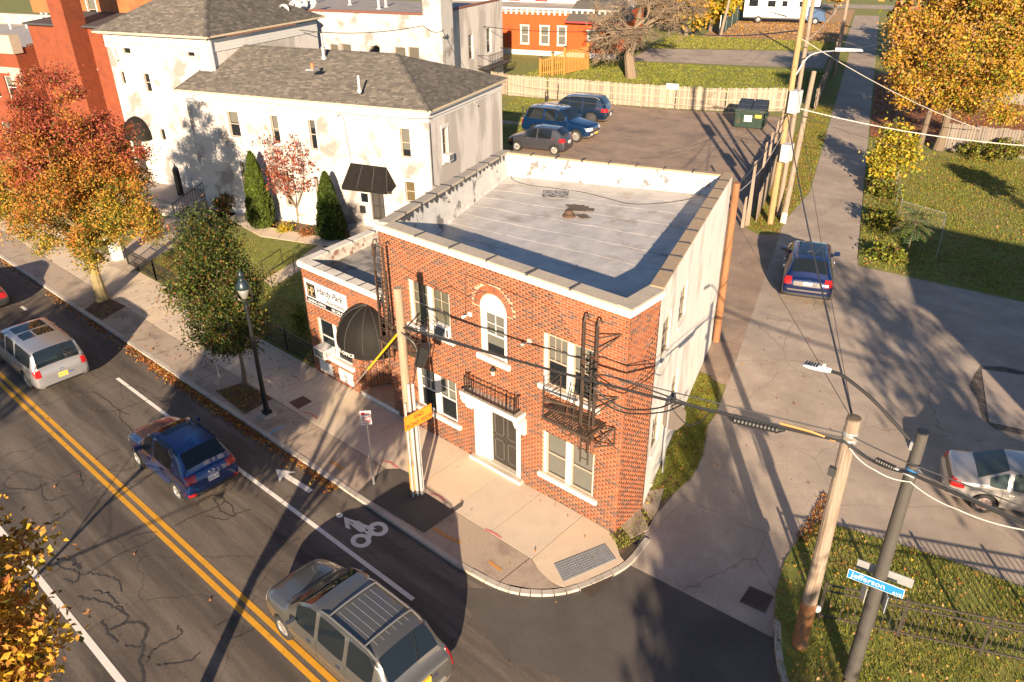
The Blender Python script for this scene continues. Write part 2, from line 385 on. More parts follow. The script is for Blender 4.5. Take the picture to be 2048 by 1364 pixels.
# tactile plate, manhole, street grate
PLATE = mat('cast_plate', (.25,.27,.28), .6, .15, 5, metal=.3)
tq = [at(1108,1128,-.004), at(1210,1088,-.004), at(1232,1118,-.004), at(1127,1164,-.004)]
tac = thing('tactile_paving', 'grey tactile warning plate with raised dots set in the pavement corner', 'paving plate', tq[0])
mb = MB(); mb.prism(tq, -.01, .008); mb.build('plate', PLATE, tac)
dm = MB(); P = [Vector(q) for q in tq]
for i in range(20):
    for j in range(8):
        s_, t_ = (i+.5)/20, (j+.5)/8; c = (P[0]*(1-s_)+P[1]*s_)*(1-t_)+(P[3]*(1-s_)+P[2]*s_)*t_
        dm.lathe([(.018,.008),(.012,.016)], (c.x,c.y,0), 6)
tag(dm.build('dots', PLATE, tac), kind='stuff')
mq = [at(*p,.0) for p in ((578,805),(606,792),(624,803),(596,818))]
mh = thing('access_cover', 'rusty brown square metal cover set in the pavement near the black street lamp', 'cover', mq[0])
mb = MB(); mb.prism(mq, -.01, .012); mb.build('plate', mat('rust_plate', (.12,.055,.035), .7, .25, 12, bump=.4), mh)
gq = [at(*p,.0) for p in ((1480,1200),(1500,1170),(1547,1190),(1530,1222))]
gr = thing('street_grate', 'rusty square drain grate strewn with leaves in the alley mouth', 'drain grate', gq[0])
zg = -.028
mb = MB(); mb.prism([(q[0],q[1]) for q in gq], zg-.04, zg); mb.build('frame', mat('rust_plate', (0,0,0)), gr)
G4 = [Vector((q[0],q[1])) for q in gq]; bm_ = MB()
for k in range(9):
    t = (k+.7)/9.4
    bm_.bar((*(G4[0].lerp(G4[1],t)*.96+G4[3].lerp(G4[2],t)*.04), zg+.006), (*(G4[0].lerp(G4[1],t)*.04+G4[3].lerp(G4[2],t)*.96), zg+.006), .03, .012)
    bm_.bar((*(G4[0].lerp(G4[3],t)*.96+G4[1].lerp(G4[2],t)*.04), zg+.006), (*(G4[0].lerp(G4[3],t)*.04+G4[1].lerp(G4[2],t)*.96), zg+.006), .03, .012)
bm_.build('bars', mat('rust_bars', (.10,.07,.055), .7, .3, 9), gr)

# road markings
M_ = RZ + .004
mk = MB()
for y0 in (-8.33, -8.07): mk.face(((-90,y0-.07,M_),(40,y0-.07,M_),(40,y0+.07,M_),(-90,y0+.07,M_)))
tag(mk.build('centre_line', YEL), kind='structure')
mk = MB()
mk.face(((-19.1,-5.33,M_),(-2.5,-5.33,M_),(-2.5,-5.20,M_),(-19.1,-5.20,M_)))
for k in range(8): mk.face(((-23.5-k*5.2,-5.33,M_),(-22.9-k*5.2,-5.33,M_),(-22.9-k*5.2,-5.2,M_),(-23.5-k*5.2,-5.2,M_)))
mk.face(((-60,-11.32,M_),(10,-11.32,M_),(10,-11.16,M_),(-60,-11.16,M_)))
tag(mk.build('lane_line', WPAINT), kind='structure')
mk = MB()                                    # bike lane arrow
hx = at(551,938,M_); tl = at(622,983,M_)
ax = Vector(tl[:2]) - Vector(hx[:2]); Lr = ax.length; ax.normalize(); nx = Vector((-ax.y, ax.x)); H0 = Vector(hx[:2])
def ap(s_, t_): p = H0 + ax*s_ + nx*t_; return (p.x, p.y, M_)
mk.face((ap(0,0), ap(.62,-.30), ap(.50,-.09), ap(.50,.09), ap(.62,.30)))
mk.face((ap(.50,-.09), ap(Lr,-.09), ap(Lr,.09), ap(.50,.09)))
tag(mk.build('lane_arrow', WPAINT), kind='structure')
mk = MB()                                    # cyclist pictogram, traced on the road level
def R_(x_, y_): return at(500+x_*.29297, 1000+y_*.29297, M_)
def ringm(cx, cy, ax1, ax2, r0, r1, n=22):
    # wheel as an annulus spanned by two image-measured axes on the road
    c = Vector(R_(cx,cy)); u = Vector(R_(*ax1))-c; w = Vector(R_(*ax2))-c
    for k in range(n):
        a, b = 2*math.pi*k/n, 2*math.pi*(k+1)/n
        f = lambda r, t: tuple(c + u*(r*math.cos(t)) + w*(r*math.sin(t)))
        mk.face((f(r0,a), f(r1,a), f(r1,b), f(r0,b)))
mz = M_
ringm(757,277,(828,277),(757,325),.5,1.0); ringm(874,197,(944,197),(874,247),.5,1.0)
ringm(612,104,(636,104),(612,121),0.001,1.0,12)
for q in (((640,115),(745,150),(742,172),(668,142)), ((640,115),(668,142),(688,200),(652,190)), ((652,140),(672,146),(776,212),(742,214)), ((735,140),(778,165),(792,215),(756,222),(700,165)), ((762,160),(800,172),(862,195),(820,210),(770,185)), ((776,212),(800,212),(848,232),(820,262))):
    mz += .0006; mk.face([(*R_(*p)[:2], mz) for p in q])
tag(mk.build('cyclist_marking', WPAINT), kind='structure')
# crack sealing: dark worms of tar on the avenue
def Q(x_, y_): return at(x_/2.926, 898+y_/2.926, M_)
def Q4(x_, y_): return at(x_/2.926, 440+y_/2.926, M_)
cm = MB(); k = 0
def wob(P): return [(p[0]+random.gauss(0,.022), p[1]+random.gauss(0,.022), p[2]) for p in P]
for pts, w in (([(0,240),(110,230),(190,240),(280,200)],.07), ([(110,140),(60,160),(20,210),(90,240)],.05), ([(240,200),(245,260),(270,300),(330,290),(400,265)],.05),
    ([(370,165),(460,130),(470,170),(485,200),(440,240)],.06), ([(165,480),(230,465),(330,410),(430,340)],.08), ([(180,475),(300,435),(380,390),(430,350)],.06),
    ([(500,310),(600,270),(690,235),(760,205),(900,140)],.05), ([(730,545),(780,510),(850,492),(920,485)],.05), ([(500,725),(600,680),(690,620),(800,575),(930,515)],.06),
    ([(330,650),(380,640),(440,665),(470,705)],.16), ([(325,660),(350,690),(430,710),(465,735),(440,780),(380,760)],.09), ([(470,735),(540,730),(640,745),(700,785),(710,835)],.07),
    ([(450,870),(540,880),(640,910),(720,955),(750,990),(700,1035),(640,1055)],.08), ([(560,825),(640,850),(670,890),(740,970)],.07), ([(590,1000),(640,1080),(690,1130)],.09),
    ([(640,1060),(740,1015),(830,1020),(860,1060),(840,1130),(835,1200),(820,1260),(850,1363)],.13), ([(1035,1035),(1060,1085),(920,1160),(880,1200),(860,1250)],.08), ([(720,1150),(820,1160)],.07), ([(910,1270),(1000,1255),(1100,1240),(1170,1190)],.07),
    ([(1020,455),(1120,400),(1270,340),(1330,300)],.06), ([(1150,330),(1200,285),(1290,280),(1380,385),(1300,370),(1250,290)],.06), ([(1210,395),(1330,410),(1400,375),(1475,350)],.05), ([(1580,590),(1680,560),(1760,520)],.06), ([(1240,1045),(1330,1000),(1400,985)],.05), ([(1340,1110),(1420,1085),(1480,1050)],.04),
    ([(1640,320),(1700,280),(1790,300),(1810,350),(1740,340)],.04), ([(560,60),(620,25),(700,0)],.05), ([(740,185),(800,130),(870,110)],.05)):
    ribbon(cm, wob(smooth([Q(*p) for p in pts], 8)), w*.55, M_+.0005*(k % 5)); k += 1
for pts, w in (([(400,970),(430,1000),(560,1010),(620,1050),(690,1110),(760,1140)],.05), ([(530,1110),(620,1125),(690,1110),(760,1090),(870,1050),(960,1040),(985,1060),(890,1060)],.05), ([(620,985),(720,970),(800,975),(850,1000),(820,1015)],.04), ([(700,1110),(700,1160),(740,1200),(790,1250)],.05), ([(170,1290),(290,1250),(400,1190)],.04)):
    ribbon(cm, wob(smooth([Q4(*p) for p in pts], 8)), w*.55, M_+.0005*(k % 5)); k += 1
tag(cm.build('crack_seal', TAR), kind='structure')
# survey paint sprayed on pavement and verge
sp = MB()
PINK = mat('spray_pink', (.62,.20,.18), .9, .3, 20); 
for pts in ([(80,365),(120,372),(158,400)], [(540,650),(590,660),(630,690)], [(820,840),(870,852),(905,880)], [(1140,1050),(1190,1070),(1235,1100)]):
    ribbon(sp, smooth([at(580+a*.3418, 700+b*.3418, .006) for a, b in pts], 4), .07, .007)
tag(sp.build('paint_mark', PINK), kind='structure')
sp = MB()
for pts in ([(235,650),(270,670),(310,700)], [(840,1040),(900,1080),(1000,1130)], [(1165,1235),(1200,1265),(1240,1290)]):
    ribbon(sp, smooth([at(580+a*.3418, 700+b*.3418, .002) for a, b in pts], 4), .11, .003)
tag(sp.build('paint_mark', mat('spray_orange', (.50,.25,.08), .9, .3, 20)), kind='structure')
sp = MB(); ribbon(sp, [at(527,872,.003), at(566,852,.003)], .12, .003)
tag(sp.build('paint_mark', mat('spray_blue', (.22,.36,.45), .9, .3, 20)), kind='structure')
# ------------------------------------------------------------------ walls, bricks, windows
def wallT(p0, p1):
    """wall frame: s along p0->p1 (outside on the right-hand side), n outwards, z up"""
    a = Vector(p0[:2]); b = Vector(p1[:2]); d = (b-a).normalized(); n = Vector((d.y, -d.x))
    def T(p): q = a + d*p[0] + n*p[1]; return (q.x, q.y, p[2])
    T.L = (b-a).length; T.d = d; T.n = n; T.a = a
    return T
def wall(mb, T, L, z0, z1, holes=(), mi=0, reveal=.14, s0=0.0, mir=None):
    ss = sorted({s0, L, *[min(max(h[i], s0), L) for h in holes for i in (0,1)]}); zs = sorted({z0, z1, *[min(max(h[i], z0), z1) for h in holes for i in (2,3)]})
    for a, b in zip(ss[:-1], ss[1:]):
        for c, e in zip(zs[:-1], zs[1:]):
            m, k = (a+b)/2, (c+e)/2
            if any(h[0] < m < h[1] and h[2] < k < h[3] for h in holes): continue
            mb.face([T(p) for p in ((a,0,c),(b,0,c),(b,0,e),(a,0,e))], mi)
    r = -reveal; mir = mi if mir is None else mir
    for h in holes:
        a, b, c, e = h[:4]
        for q in (((a,0,c),(a,r,c),(b,r,c),(b,0,c)), ((a,0,e),(b,0,e),(b,r,e),(a,r,e)), ((a,0,c),(a,0,e),(a,r,e),(a,r,c)), ((b,0,c),(b,r,c),(b,r,e),(b,0,e))):
            mb.face([T(p) for p in q], mir)
BR_L, BR_H, JT = .2032, .0735, .0115
def brick_rects(s0, s1, z0, z1, holes=(), skip=None, pitch=.2185, course=BR_H, anchor=False):
    out = []; r = 0; z = z0; a0 = s0 if not anchor else s1 + JT - pitch*math.ceil((s1-s0)/pitch+1)
    while z + course*.8 < z1:
        off = pitch/2 if r % 2 else 0
        s = a0 - off + (random.uniform(-.02,.02) if not anchor else 0); zt = min(z + course - JT*.8, z1)
        while s < s1:
            a, b = max(s, s0), min(s + pitch - JT, s1)
            segs = [(a, b)] if b - a > .018 else []
            for h in holes:
                if h[2] < (z+zt)/2 < h[3]:
                    ns = []
                    for x, y in segs:
                        if y <= h[0] or x >= h[1]: ns.append((x, y)); continue
                        if x < h[0] - .03: ns.append((x, h[0]))
                        if y > h[1] + .03: ns.append((h[1], y))
                    segs = ns
            for x, y in segs:
                if skip and skip((x+y)/2, (z+zt)/2, (y-x)/2): continue
                out.append((x, y, z, zt))
            s += pitch
        z += course; r += 1
    return out
BRICKS = [mat('brick_%d' % i, c, .85, .16, 9, bump=.3, bscale=70, col2=tuple(x*.66 for x in c), mix=(.55,.44,.74)) for i, c in enumerate(((.325,.092,.033),(.285,.078,.028),(.345,.112,.044),(.30,.102,.05),(.175,.074,.047),(.135,.066,.049),(.215,.084,.047)))]
BR_W = np.array([.28,.24,.16,.11,.08,.05,.08])
MORTAR = mat('mortar', (.43,.32,.225), .95, .10, 12)
def bake_bricks(parent, jobs, n_single=300, dark=None, depth=.0035):
    """jobs: list of (T, rects). nearest whole bricks become single parts, the rest one part"""
    V = []; MI = []; singles = []
    items = []
    for T, rects in jobs:
        for r in rects:
            c = T(((r[0]+r[1])/2, 0, (r[2]+r[3])/2)); items.append((math.dist(c, CAM), T, r, c))
    items.sort(key=lambda t: t[0]); full = 0
    meshes = []
    for i, m in enumerate(BRICKS):
        b = MB(); L_, H_ = .203/2, (BR_H-JT*.8)/2
        b.box(-L_, -depth, -H_, L_, .0, H_, skip=(3,)); o = b.build('brick', m, None); meshes.append(o.data); bpy.data.objects.remove(o)
    for dist, T, r, c in items:
        w = BR_W if dark is None else dark(c)
        mi = int(RNG.choice(len(BRICKS), p=w/np.sum(w)))
        if full < n_single and abs(r[1]-r[0]-.207) < .004 and abs(r[3]-r[2]-(BR_H-JT*.8)) < .002:
            o = bpy.data.objects.new('brick', meshes[mi]); COL.objects.link(o); o.parent = parent
            off = OFF(parent) or (0,0,0)
            o.location = (c[0]-off[0], c[1]-off[1], c[2]-off[2]); o.rotation_euler = (0, 0, math.atan2(T.d.y, T.d.x)); full += 1; continue
        d = depth + random.uniform(-.001,.001)
        for p in ((r[0],0,r[2]),(r[1],0,r[2]),(r[1],0,r[3]),(r[0],0,r[3]),(r[0],d,r[2]),(r[1],d,r[2]),(r[1],d,r[3]),(r[0],d,r[3])): V.append(T(p))
        MI += [mi]*5
    n = len(V)//8; base = np.array([(4,5,6,7),(0,1,5,4),(1,2,6,5),(2,3,7,6),(3,0,4,7)])
    F = (base[None] + (np.arange(n)*8)[:,None,None]).reshape(-1,4)
    tag(npmesh('brickwork', V, F, BRICKS, MI, parent), kind='stuff')
FRAME_W = mat('frame_white', (.62,.59,.54), .5, .08, 6)
FRAME_T = mat('frame_tan', (.36,.29,.22), .6, .12, 6)
PANE = glass('window_glass', (.02,.024,.03), .45)
PANE2 = glass('window_glass_dark', (.012,.016,.02), .15)
BLIND = mat('blind_cream', (.66,.60,.50), .8, .05, 3)
CURTAIN = mat('curtain_grey', (.40,.37,.33), .9, .2, 5, streak=(6,6,.4))
SILL = mat('sill_white', (.63,.60,.555), .7, .10, 4)
def window(parent, T, s0, s1, z0, z1, frame=None, blind=1.0, sill=None, lites=0, bmat=None, deep=.11, pane=None, rail=True, bottom=0, thick=.05, name='window', screen=False):
    frame = frame or FRAME_W; n0, n1 = -deep, -deep+.055
    B = lambda mb, a, b, c, d, e, f, mi=0: mb.hexa([T(p) for p in ((a,d,e),(b,d,e),(b,c,e),(a,c,e),(a,d,f),(b,d,f),(b,c,f),(a,c,f))], mi)
    mb = MB(); t = thick
    B(mb, s0, s0+t, n0, n1, z0, z1); B(mb, s1-t, s1, n0, n1, z0, z1); B(mb, s0+t, s1-t, n0, n1, z1-t, z1); B(mb, s0+t, s1-t, n0, n1, z0, z0+t)
    zm = (z0+z1)/2
    if rail: B(mb, s0+t, s1-t, n0, n1-.01, zm-.025, zm+.025)
    if lites:
        for k in range(1, lites): B(mb, s0+t+(s1-s0-2*t)*k/lites-.011, s0+t+(s1-s0-2*t)*k/lites+.011, n0+.01, n1-.015, zm, z1-t)
        B(mb, s0+t, s1-t, n0+.011, n1-.016, zm+(z1-zm)*.47, zm+(z1-zm)*.47+.022)
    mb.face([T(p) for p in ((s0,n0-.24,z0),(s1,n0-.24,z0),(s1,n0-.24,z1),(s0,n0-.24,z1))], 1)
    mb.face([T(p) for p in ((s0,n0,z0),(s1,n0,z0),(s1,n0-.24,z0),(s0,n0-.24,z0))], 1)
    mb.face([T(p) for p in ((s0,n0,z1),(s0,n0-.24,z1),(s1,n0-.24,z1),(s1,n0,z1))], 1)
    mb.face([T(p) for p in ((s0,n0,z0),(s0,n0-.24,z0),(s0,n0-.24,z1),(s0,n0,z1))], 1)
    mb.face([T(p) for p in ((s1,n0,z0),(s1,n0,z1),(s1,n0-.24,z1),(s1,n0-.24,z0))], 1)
    o = mb.build(name, [frame, DARK], parent)
    for (a, b) in (((z0+t, zm-.025), (zm+.025, z1-t)) if rail else ((z0+t, z1-t),)):
        g = MB(); k = n0+.02; g.face([T(p) for p in ((s0+t,k,a),(s1-t,k,a),(s1-t,k,b),(s0+t,k,b))]); g.build('pane', pane or PANE, o)
    if blind > 0:
        b = MB(); k = n0-.03; zb = z1-.01-(z1-z0)*blind; N_ = 14; H_ = (z1-.01-max(zb, z0+.01))/N_
        for i in range(N_):
            za = max(zb, z0+.01)+i*H_; b.face([T(p) for p in ((s0+.01,k,za),(s1-.01,k,za),(s1-.01,k-.012,za+H_),(s0+.01,k-.012,za+H_))])
        b.build('blind', bmat or BLIND, o)
    if sill:
        ex, pr, hh = sill; b = MB(); B(b, s0-ex, s1+ex, -.05, pr, z0-hh, z0-.001); b.build('sill', SILL, o)
    return o
def letters(txt, size, m, name='lettering', font_shear=0.0, extr=.004, bold=0.0, sx=1.0):
    """flat text mesh lying in XZ (x right, z up), facing -Y; origin lower left"""
    cu = bpy.data.curves.new('txt', 'FONT'); cu.body = txt; cu.size = size; cu.shear = font_shear; cu.extrude = extr; cu.offset = bold
    o = bpy.data.objects.new('txt', cu); COL.objects.link(o)
    dg = bpy.context.evaluated_depsgraph_get(); me = bpy.data.meshes.new_from_object(o.evaluated_get(dg))
    bpy.data.objects.remove(o); bpy.data.curves.remove(cu)
    me.transform(Matrix.Scale(sx, 4, (1,0,0))); me.transform(Matrix.Rotation(rad(90), 4, 'X'))
    me.materials.clear(); me.materials.append(m); me.name = name
    return me
def put_text(parent, T, s, z, n, txt, size, m, **kw):
    me = letters(txt, size, m, **kw); off = OFF(parent) or (0,0,0)
    me.transform(Matrix.Identity(4))
    vs = [T((s+v.co.x, n - v.co.y, z+v.co.z)) for v in me.vertices]
    for v, p in zip(me.vertices, vs): v.co = (p[0]-off[0], p[1]-off[1], p[2]-off[2])
    o = bpy.data.objects.new('lettering', me); COL.objects.link(o); o.parent = parent; return o
def wbox(mb, T, s0, s1, n0, n1, z0, z1, mi=0):
    mb.hexa([T(p) for p in ((s0,n1,z0),(s1,n1,z0),(s1,n0,z0),(s0,n0,z0),(s0,n1,z1),(s1,n1,z1),(s1,n0,z1),(s0,n0,z1))], mi)

# ------------------------------------------------------------------ the brick corner building
ZR, ZP = 6.10, 6.90
def zroof(x, y): return 5.60 + max(0, min(1, y/11))*.62
def rat(px, py, dz=.0):
    z = 6.0
    for _ in range(5): p = at(px, py, z); z = zroof(p[0], p[1])
    return (p[0], p[1], z+dz)
bld = thing('brick_apartment_building', 'two storey red brick corner building with silver flat roof and white cornice', 'building', (0,0,0))
FL, FR = (-9.2,0), (0,0); RT = (0.0,1.41); U0, V1, V2 = .45, 1.34, 11.97
BRc = g2w(U0, V2)[:2]; BLc = g2w(-8.6, V2)[:2]
TF, TR_, TS, TB = wallT(FL, FR), wallT(FR, RT), wallT(RT, BRc), wallT(BRc, BLc); TL = wallT(BLc, FL)
X = lambda x: x + 9.2                        # facade coordinate s from world x
WIN = dict(UL=(-7.94,-6.18,3.95,5.47), UR=(-2.60,-.85,3.84,5.40), LL=(-7.90,-6.08,.92,2.42), LR=(-2.58,-.79,.80,2.31), AR=(-4.93,-3.93,3.95,5.44), DO=(-5.33,-3.44,.0,2.36))
holes = [(X(a),X(b),c,d) for a,b,c,d in WIN.values()]
shell = MB(); wall(shell, TF, TF.L, -.1, 6.74, holes, reveal=.16); wall(shell, TR_, TR_.L, -.1, 6.74)
shell.build('brick_backing', MORTAR, bld)
AC, AR_ = (-4.43, 5.47), .50
def arch_skip(s, z, h):
    dx, dz = s-X(AC[0]), z-AC[1]; r = math.hypot(max(abs(dx)-h*.3,0), dz)
    return dz > -.02 and r < .765
def darker(c):                               # the base courses carry many dark burnt bricks
    w = BR_W.copy()
    if c[2] < .75 and c[0] > -9.3 and abs(c[1]) < .3: w = w*np.array([.6,.6,.5,.6,3,4,2])
    return w
ring = []
rb = MB(); n_r = 27
for row, (r0, r1) in enumerate(((.515,.622),(.632,.74))):
    for k in range(n_r + row*4):
        N_ = n_r + row*4; a0, a1 = math.pi*k/N_+.010, math.pi*(k+1)/N_-.010
        q = [TF((X(AC[0])+r*math.cos(a), n, AC[1]+r*math.sin(a))) for n in (0,.014) for r, a in ((r0,a0),(r1,a0),(r1,a1),(r0,a1))]
        rb.hexa(q, random.choice((0,1,1,3,4,6)), skip=())
rb.build('brick_arch', BRICKS, bld)
bake_bricks(bld, [(TF, brick_rects(0, TF.L+.008, .0, 6.74, holes, arch_skip, anchor=True)), (TR_, brick_rects(.0, TR_.L, .0, 6.74))], dark=darker)
# cornice, parapet, copings
wh = MB()
for T, a, b in ((TF, -.08, TF.L+.09), (TR_, .302, TR_.L+.02)): wbox(wh, T, a, b, -.30, .09, 6.74, 6.91)
wh.build('cornice', mat('cornice_white', (.66,.65,.63), .6, .05, 3, col2=(.62,.58,.53), mix=(2.5,.62,.7)), bld)
STUC = mat('white_stucco', (.76,.71,.65), .85, .09, 1.6, bump=.45, bscale=22, col2=(.47,.42,.365), mix=(1.1,.50,.70), streak=(1,1,.35))
sh = [(1.9-.0+.0,2.9,4.55,5.70),(4.0,4.95,4.6,5.72),(1.75,2.6,1.55,2.75),(4.1,4.95,1.6,2.75)]
sholes = [(a-V1, b-V1, c, d) for a,b,c,d in sh]
sm_ = MB(); wall(sm_, TS, TS.L, -.1, 6.93, sholes, reveal=.10); wall(sm_, TB, TB.L, -.1, 6.9); wall(sm_, TL, TL.L, -.1, 6.9)
sm_.build('stucco_wall', STUC, bld)
for h in sholes: window(bld, TS, *h, frame=FRAME_T, blind=.5, sill=(.06,.05,.07), deep=.09, thick=.045)
COPE = mat('coping_clay', (.34,.245,.155), .9, .16, 6, bump=.35, bscale=40, col2=(.30,.23,.17), mix=(2,.52,.7))
COPE2 = mat('coping_grey', (.38,.325,.26), .9, .14, 6, bump=.35, bscale=40, col2=(.30,.27,.23), mix=(2,.52,.7))
ASHT = mat('tar_joint', (.055,.055,.06), .8, .3, 14)
def copings(T, s0, s1, n, w0, w1, z, h, m, nm='coping_stone', tar=True):
    ds = (s1-s0)/n
    for k in range(n):
        a, b = s0+k*ds+.008, s0+(k+1)*ds-.008; t = random.uniform(-.006,.006); mb = MB()
        q = ((a,w1,z),(b,w1,z),(b,w0,z),(a,w0,z),(a+.004,w1-.01,z+h-.02+t),(b-.004,w1-.01,z+h-.02+t),(b-.004,w0+.01,z+h+t),(a+.004,w0+.01,z+h+t))
        mb.hexa([T(p) for p in q]); mb.build(nm, m, bld)
        if tar and k:
            mb = MB(); j = a-.008; e = random.uniform(.015,.05); wbox(mb, T, j-e, j+e, w0-.012, w1-.004, z+.01, z+h+.010); mb.build('coping_joint', ASHT, bld)
copings(TF, .36, TF.L-.30, 6, -.36, .085, 6.912, .07, COPE2)
copings(TR_, -.06, TR_.L-.02, 1, -.36, .085, 6.912, .07, COPE2, tar=False)
copings(TS, .02, TS.L, 10, -.33, .03, 6.93, .07, COPE)
copings(TB, .33, TB.L-.33, 8, -.33, .03, 6.90, .075, COPE)
copings(TL, .0, TL.L-.02, 9, -.38, .03, 6.90, .085, COPE2)
# roof membrane with upstands
def roof_mat():
    m = mat('silver_roof', (.455,.425,.40), .5, .20, 1.3, metal=.15, bump=.5, bscale=9, col2=(.27,.225,.185), mix=(.8,.55,.72), streak=None)
    return m
ROOFM = roof_mat()
UPM = mat('upstand_coat', (.50,.485,.46), .6, .14, 2, bump=.6, bscale=9, col2=(.16,.15,.145), mix=(1.9,.585,.64))
poly = [TF((.36,-.36,0))[:2], TF((TF.L-.36,-.36,0))[:2], TR_((TR_.L-.05,-.36,0))[:2], TS((TS.L-.33,-.33,0))[:2], TB((TB.L-.36,-.33,0))[:2]]
cx = [Vector(p) for p in poly]
def inside(p, pl):
    c = False; n = len(pl)
    for i in range(n):
        a, b = pl[i], pl[(i+1) % n]
        if (a[1] > p[1]) != (b[1] > p[1]) and p[0] < (b[0]-a[0])*(p[1]-a[1])/(b[1]-a[1])+a[0]: c = not c
    return c
gx = MB(); ngx, ngy = 90, 110
P00, P10, P11, P01 = cx[0], cx[1], cx[3], cx[4]
def rpt(s_, t_):
    b = P00.lerp(P10, s_).lerp(P01.lerp(P11, s_), t_); return b
from mathutils import noise as mnoise
def rz(x, y):
    u, v, _ = w2g(x, y); ed = .0
    n_ = mnoise.fractal(Vector((u*.9, v*.35, 3.1)), .8, 2.1, 4)*.022 + mnoise.noise(Vector((u*4.5, v*.9, 1)))*.010 + abs(mnoise.noise(Vector((u*.6, v*3.2, 7))))*.012
    return zroof(x, y) + n_
vid = {}
for i in range(ngx+1):
    for j in range(ngy+1):
        p = rpt(-.03+i/ngx*1.06, -.03+j/ngy*1.06); vid[i,j] = gx._a((p.x, p.y, rz(p.x, p.y)))
for i in range(ngx):
    for j in range(ngy): gx.f.append([vid[i,j], vid[i+1,j], vid[i+1,j+1], vid[i,j+1]]); gx.m.append(0)
gx.build('roof', ROOFM, bld, smooth=True)
um = MB()
inner = poly; topz = 6.905
for a, b in zip(inner, inner[1:]+inner[:1]):
    a = Vector(a); b = Vector(b); d = (b-a).normalized(); n = Vector((-d.y, d.x)); L_ = (b-a).length; K = max(2, int(L_/.35))
    for k in range(K):
        p, q = a+d*(L_*k/K), a+d*(L_*(k+1)/K)
        zq = zroof(p.x, p.y); zq = min(zq, zroof(q.x, q.y))
        for (h0,o0),(h1,o1) in (((zq-.10,.17),(zq+.10,.08)),((zq+.10,.08),(topz,.0))):
            j = lambda pt, h: .018*mnoise.noise(Vector((pt.x*2.2, pt.y*2.2, h*3)))
            um.face(((*(p+n*(o0+j(p,h0))),h0),(*(q+n*(o0+j(q,h0))),h0),(*(q+n*(o1+j(q,h1))),h1),(*(p+n*(o1+j(p,h1))),h1)))
um.build('upstand', UPM, bld, smooth=True)
# tar daubs under the left copings
tm = MB()
Ti = wallT(poly[4], poly[0]); Ti2 = wallT(poly[0], poly[4])
for k in range(26):
    s = .3 + k*(Ti.L-.5)/26; w = random.uniform(.15,.4); h = random.uniform(.06,.22)
    tm.face([Ti2((s,.03,6.93)), Ti2((s+w,.03,6.93)), Ti2((s+w*.9,.045,6.92-h*.5)), Ti2((s+w*.55,.06,6.90-h)), Ti2((s+w*.2,.05,6.92-h*.6))])
tm.build('tar_daub', ASHT, bld)
def pipe(parent, base, h, r, m, cap=None, n=10, flash=.0, name='vent_pipe', lean=(0,0)):
    mb = MB(); x, y, z = base
    if flash: mb.lathe([(flash,z-.05),(flash,z+.02),(r*1.3,z+.10)], (x,y,0), n)
    mb.tube([(x,y,z-.1),(x+lean[0],y+lean[1],z+h)], r, n)
    if cap: mb.lathe([(r*1.02,z+h-.06),(r*cap,z+h-.05),(r*cap,z+h),(r*.8,z+h+.03)], (x+lean[0],y+lean[1],0), n)
    return mb.build(name, m, parent, smooth=False)
pipe(bld, rat(1022,352,.02), .42, .035, GALV); pipe(bld, rat(1204,366,.02), .42, .075, WHITE, cap=1.15, flash=.14); pipe(bld, rat(1410,382,.02), .5, .035, GALV, cap=1.6)
seam = MB()
for k in range(1, 10):
    t_ = k/10; P_ = []
    for j in range(41):
        p_ = rpt(j/40, t_); P_.append((p_.x, p_.y, rz(p_.x, p_.y)+.002))
    seam.tube([(q_[0]+.05*mnoise.noise(Vector((q_[0]*.8,k,3))), q_[1]+.10*mnoise.noise(Vector((q_[0]*.6,k,1))), q_[2]-.002) for q_ in P_], .0065, 4)
tag(seam.build('membrane_seams', ROOFM, bld), kind='stuff')
vq = rat(1138,432,.02); mb = MB(); RUST = mat('rusty_iron', (.095,.055,.035), .8, .3, 10, bump=.4)
mb.lathe([(.24,vq[2]-.03),(.23,vq[2]+.03),(.12,vq[2]+.08),(.10,vq[2]+.16)], (vq[0],vq[1],0), 12)
mb.lathe([(.10,vq[2]+.10),(.15,vq[2]+.11),(.15,vq[2]+.16),(.09,vq[2]+.20),(.02,vq[2]+.21)], (vq[0],vq[1],0), 12, 1)
mb.build('roof_vent', [RUST, RUST], bld)
mb = MB()
for k, q in enumerate((((1086,382),(1138,384),(1136,398),(1084,396)),)):
    mb.face([rat(a,b,.045) for a,b in q])
mb.build('roof_patch', mat('patch_grey', (.30,.29,.28), .8, .3, 9, col2=(.06,.06,.065), mix=(9,.5,.56)), bld)
for q in (((1150,415),(1165,405),(1172,412),(1162,428),(1148,432)),((1152,432),(1172,428),(1180,436),(1160,444))):
    mb = MB(); cq_ = Vector(rat(*np.mean(q,0),.035)); rr_ = .5*max((Vector(rat(*a,.035))-Vector(rat(*b_,.035))).length for a in q for b_ in q); mb.face([rat(*p_,.04) if False else tuple(cq_+Vector((rr_*math.cos(t)*random.uniform(.45,1),rr_*.8*math.sin(t)*random.uniform(.4,1),.02))) for t in [2*math.pi*k/22 for k in range(22)]]); mb.build('roof_stain', mat('roof_stain', (.10,.075,.055), .9, .4, 12), bld)
mb = MB(); mb.tube(smooth([rat(a,b,.05) for a,b in ((1022,350),(1026,362),(1055,372),(1100,378),(1160,386),(1210,398),(1260,410),(1320,409),(1380,400),(1404,386),(1412,372))], 5), .012, 5)
mb.build('roof_cable', BLACK, bld)
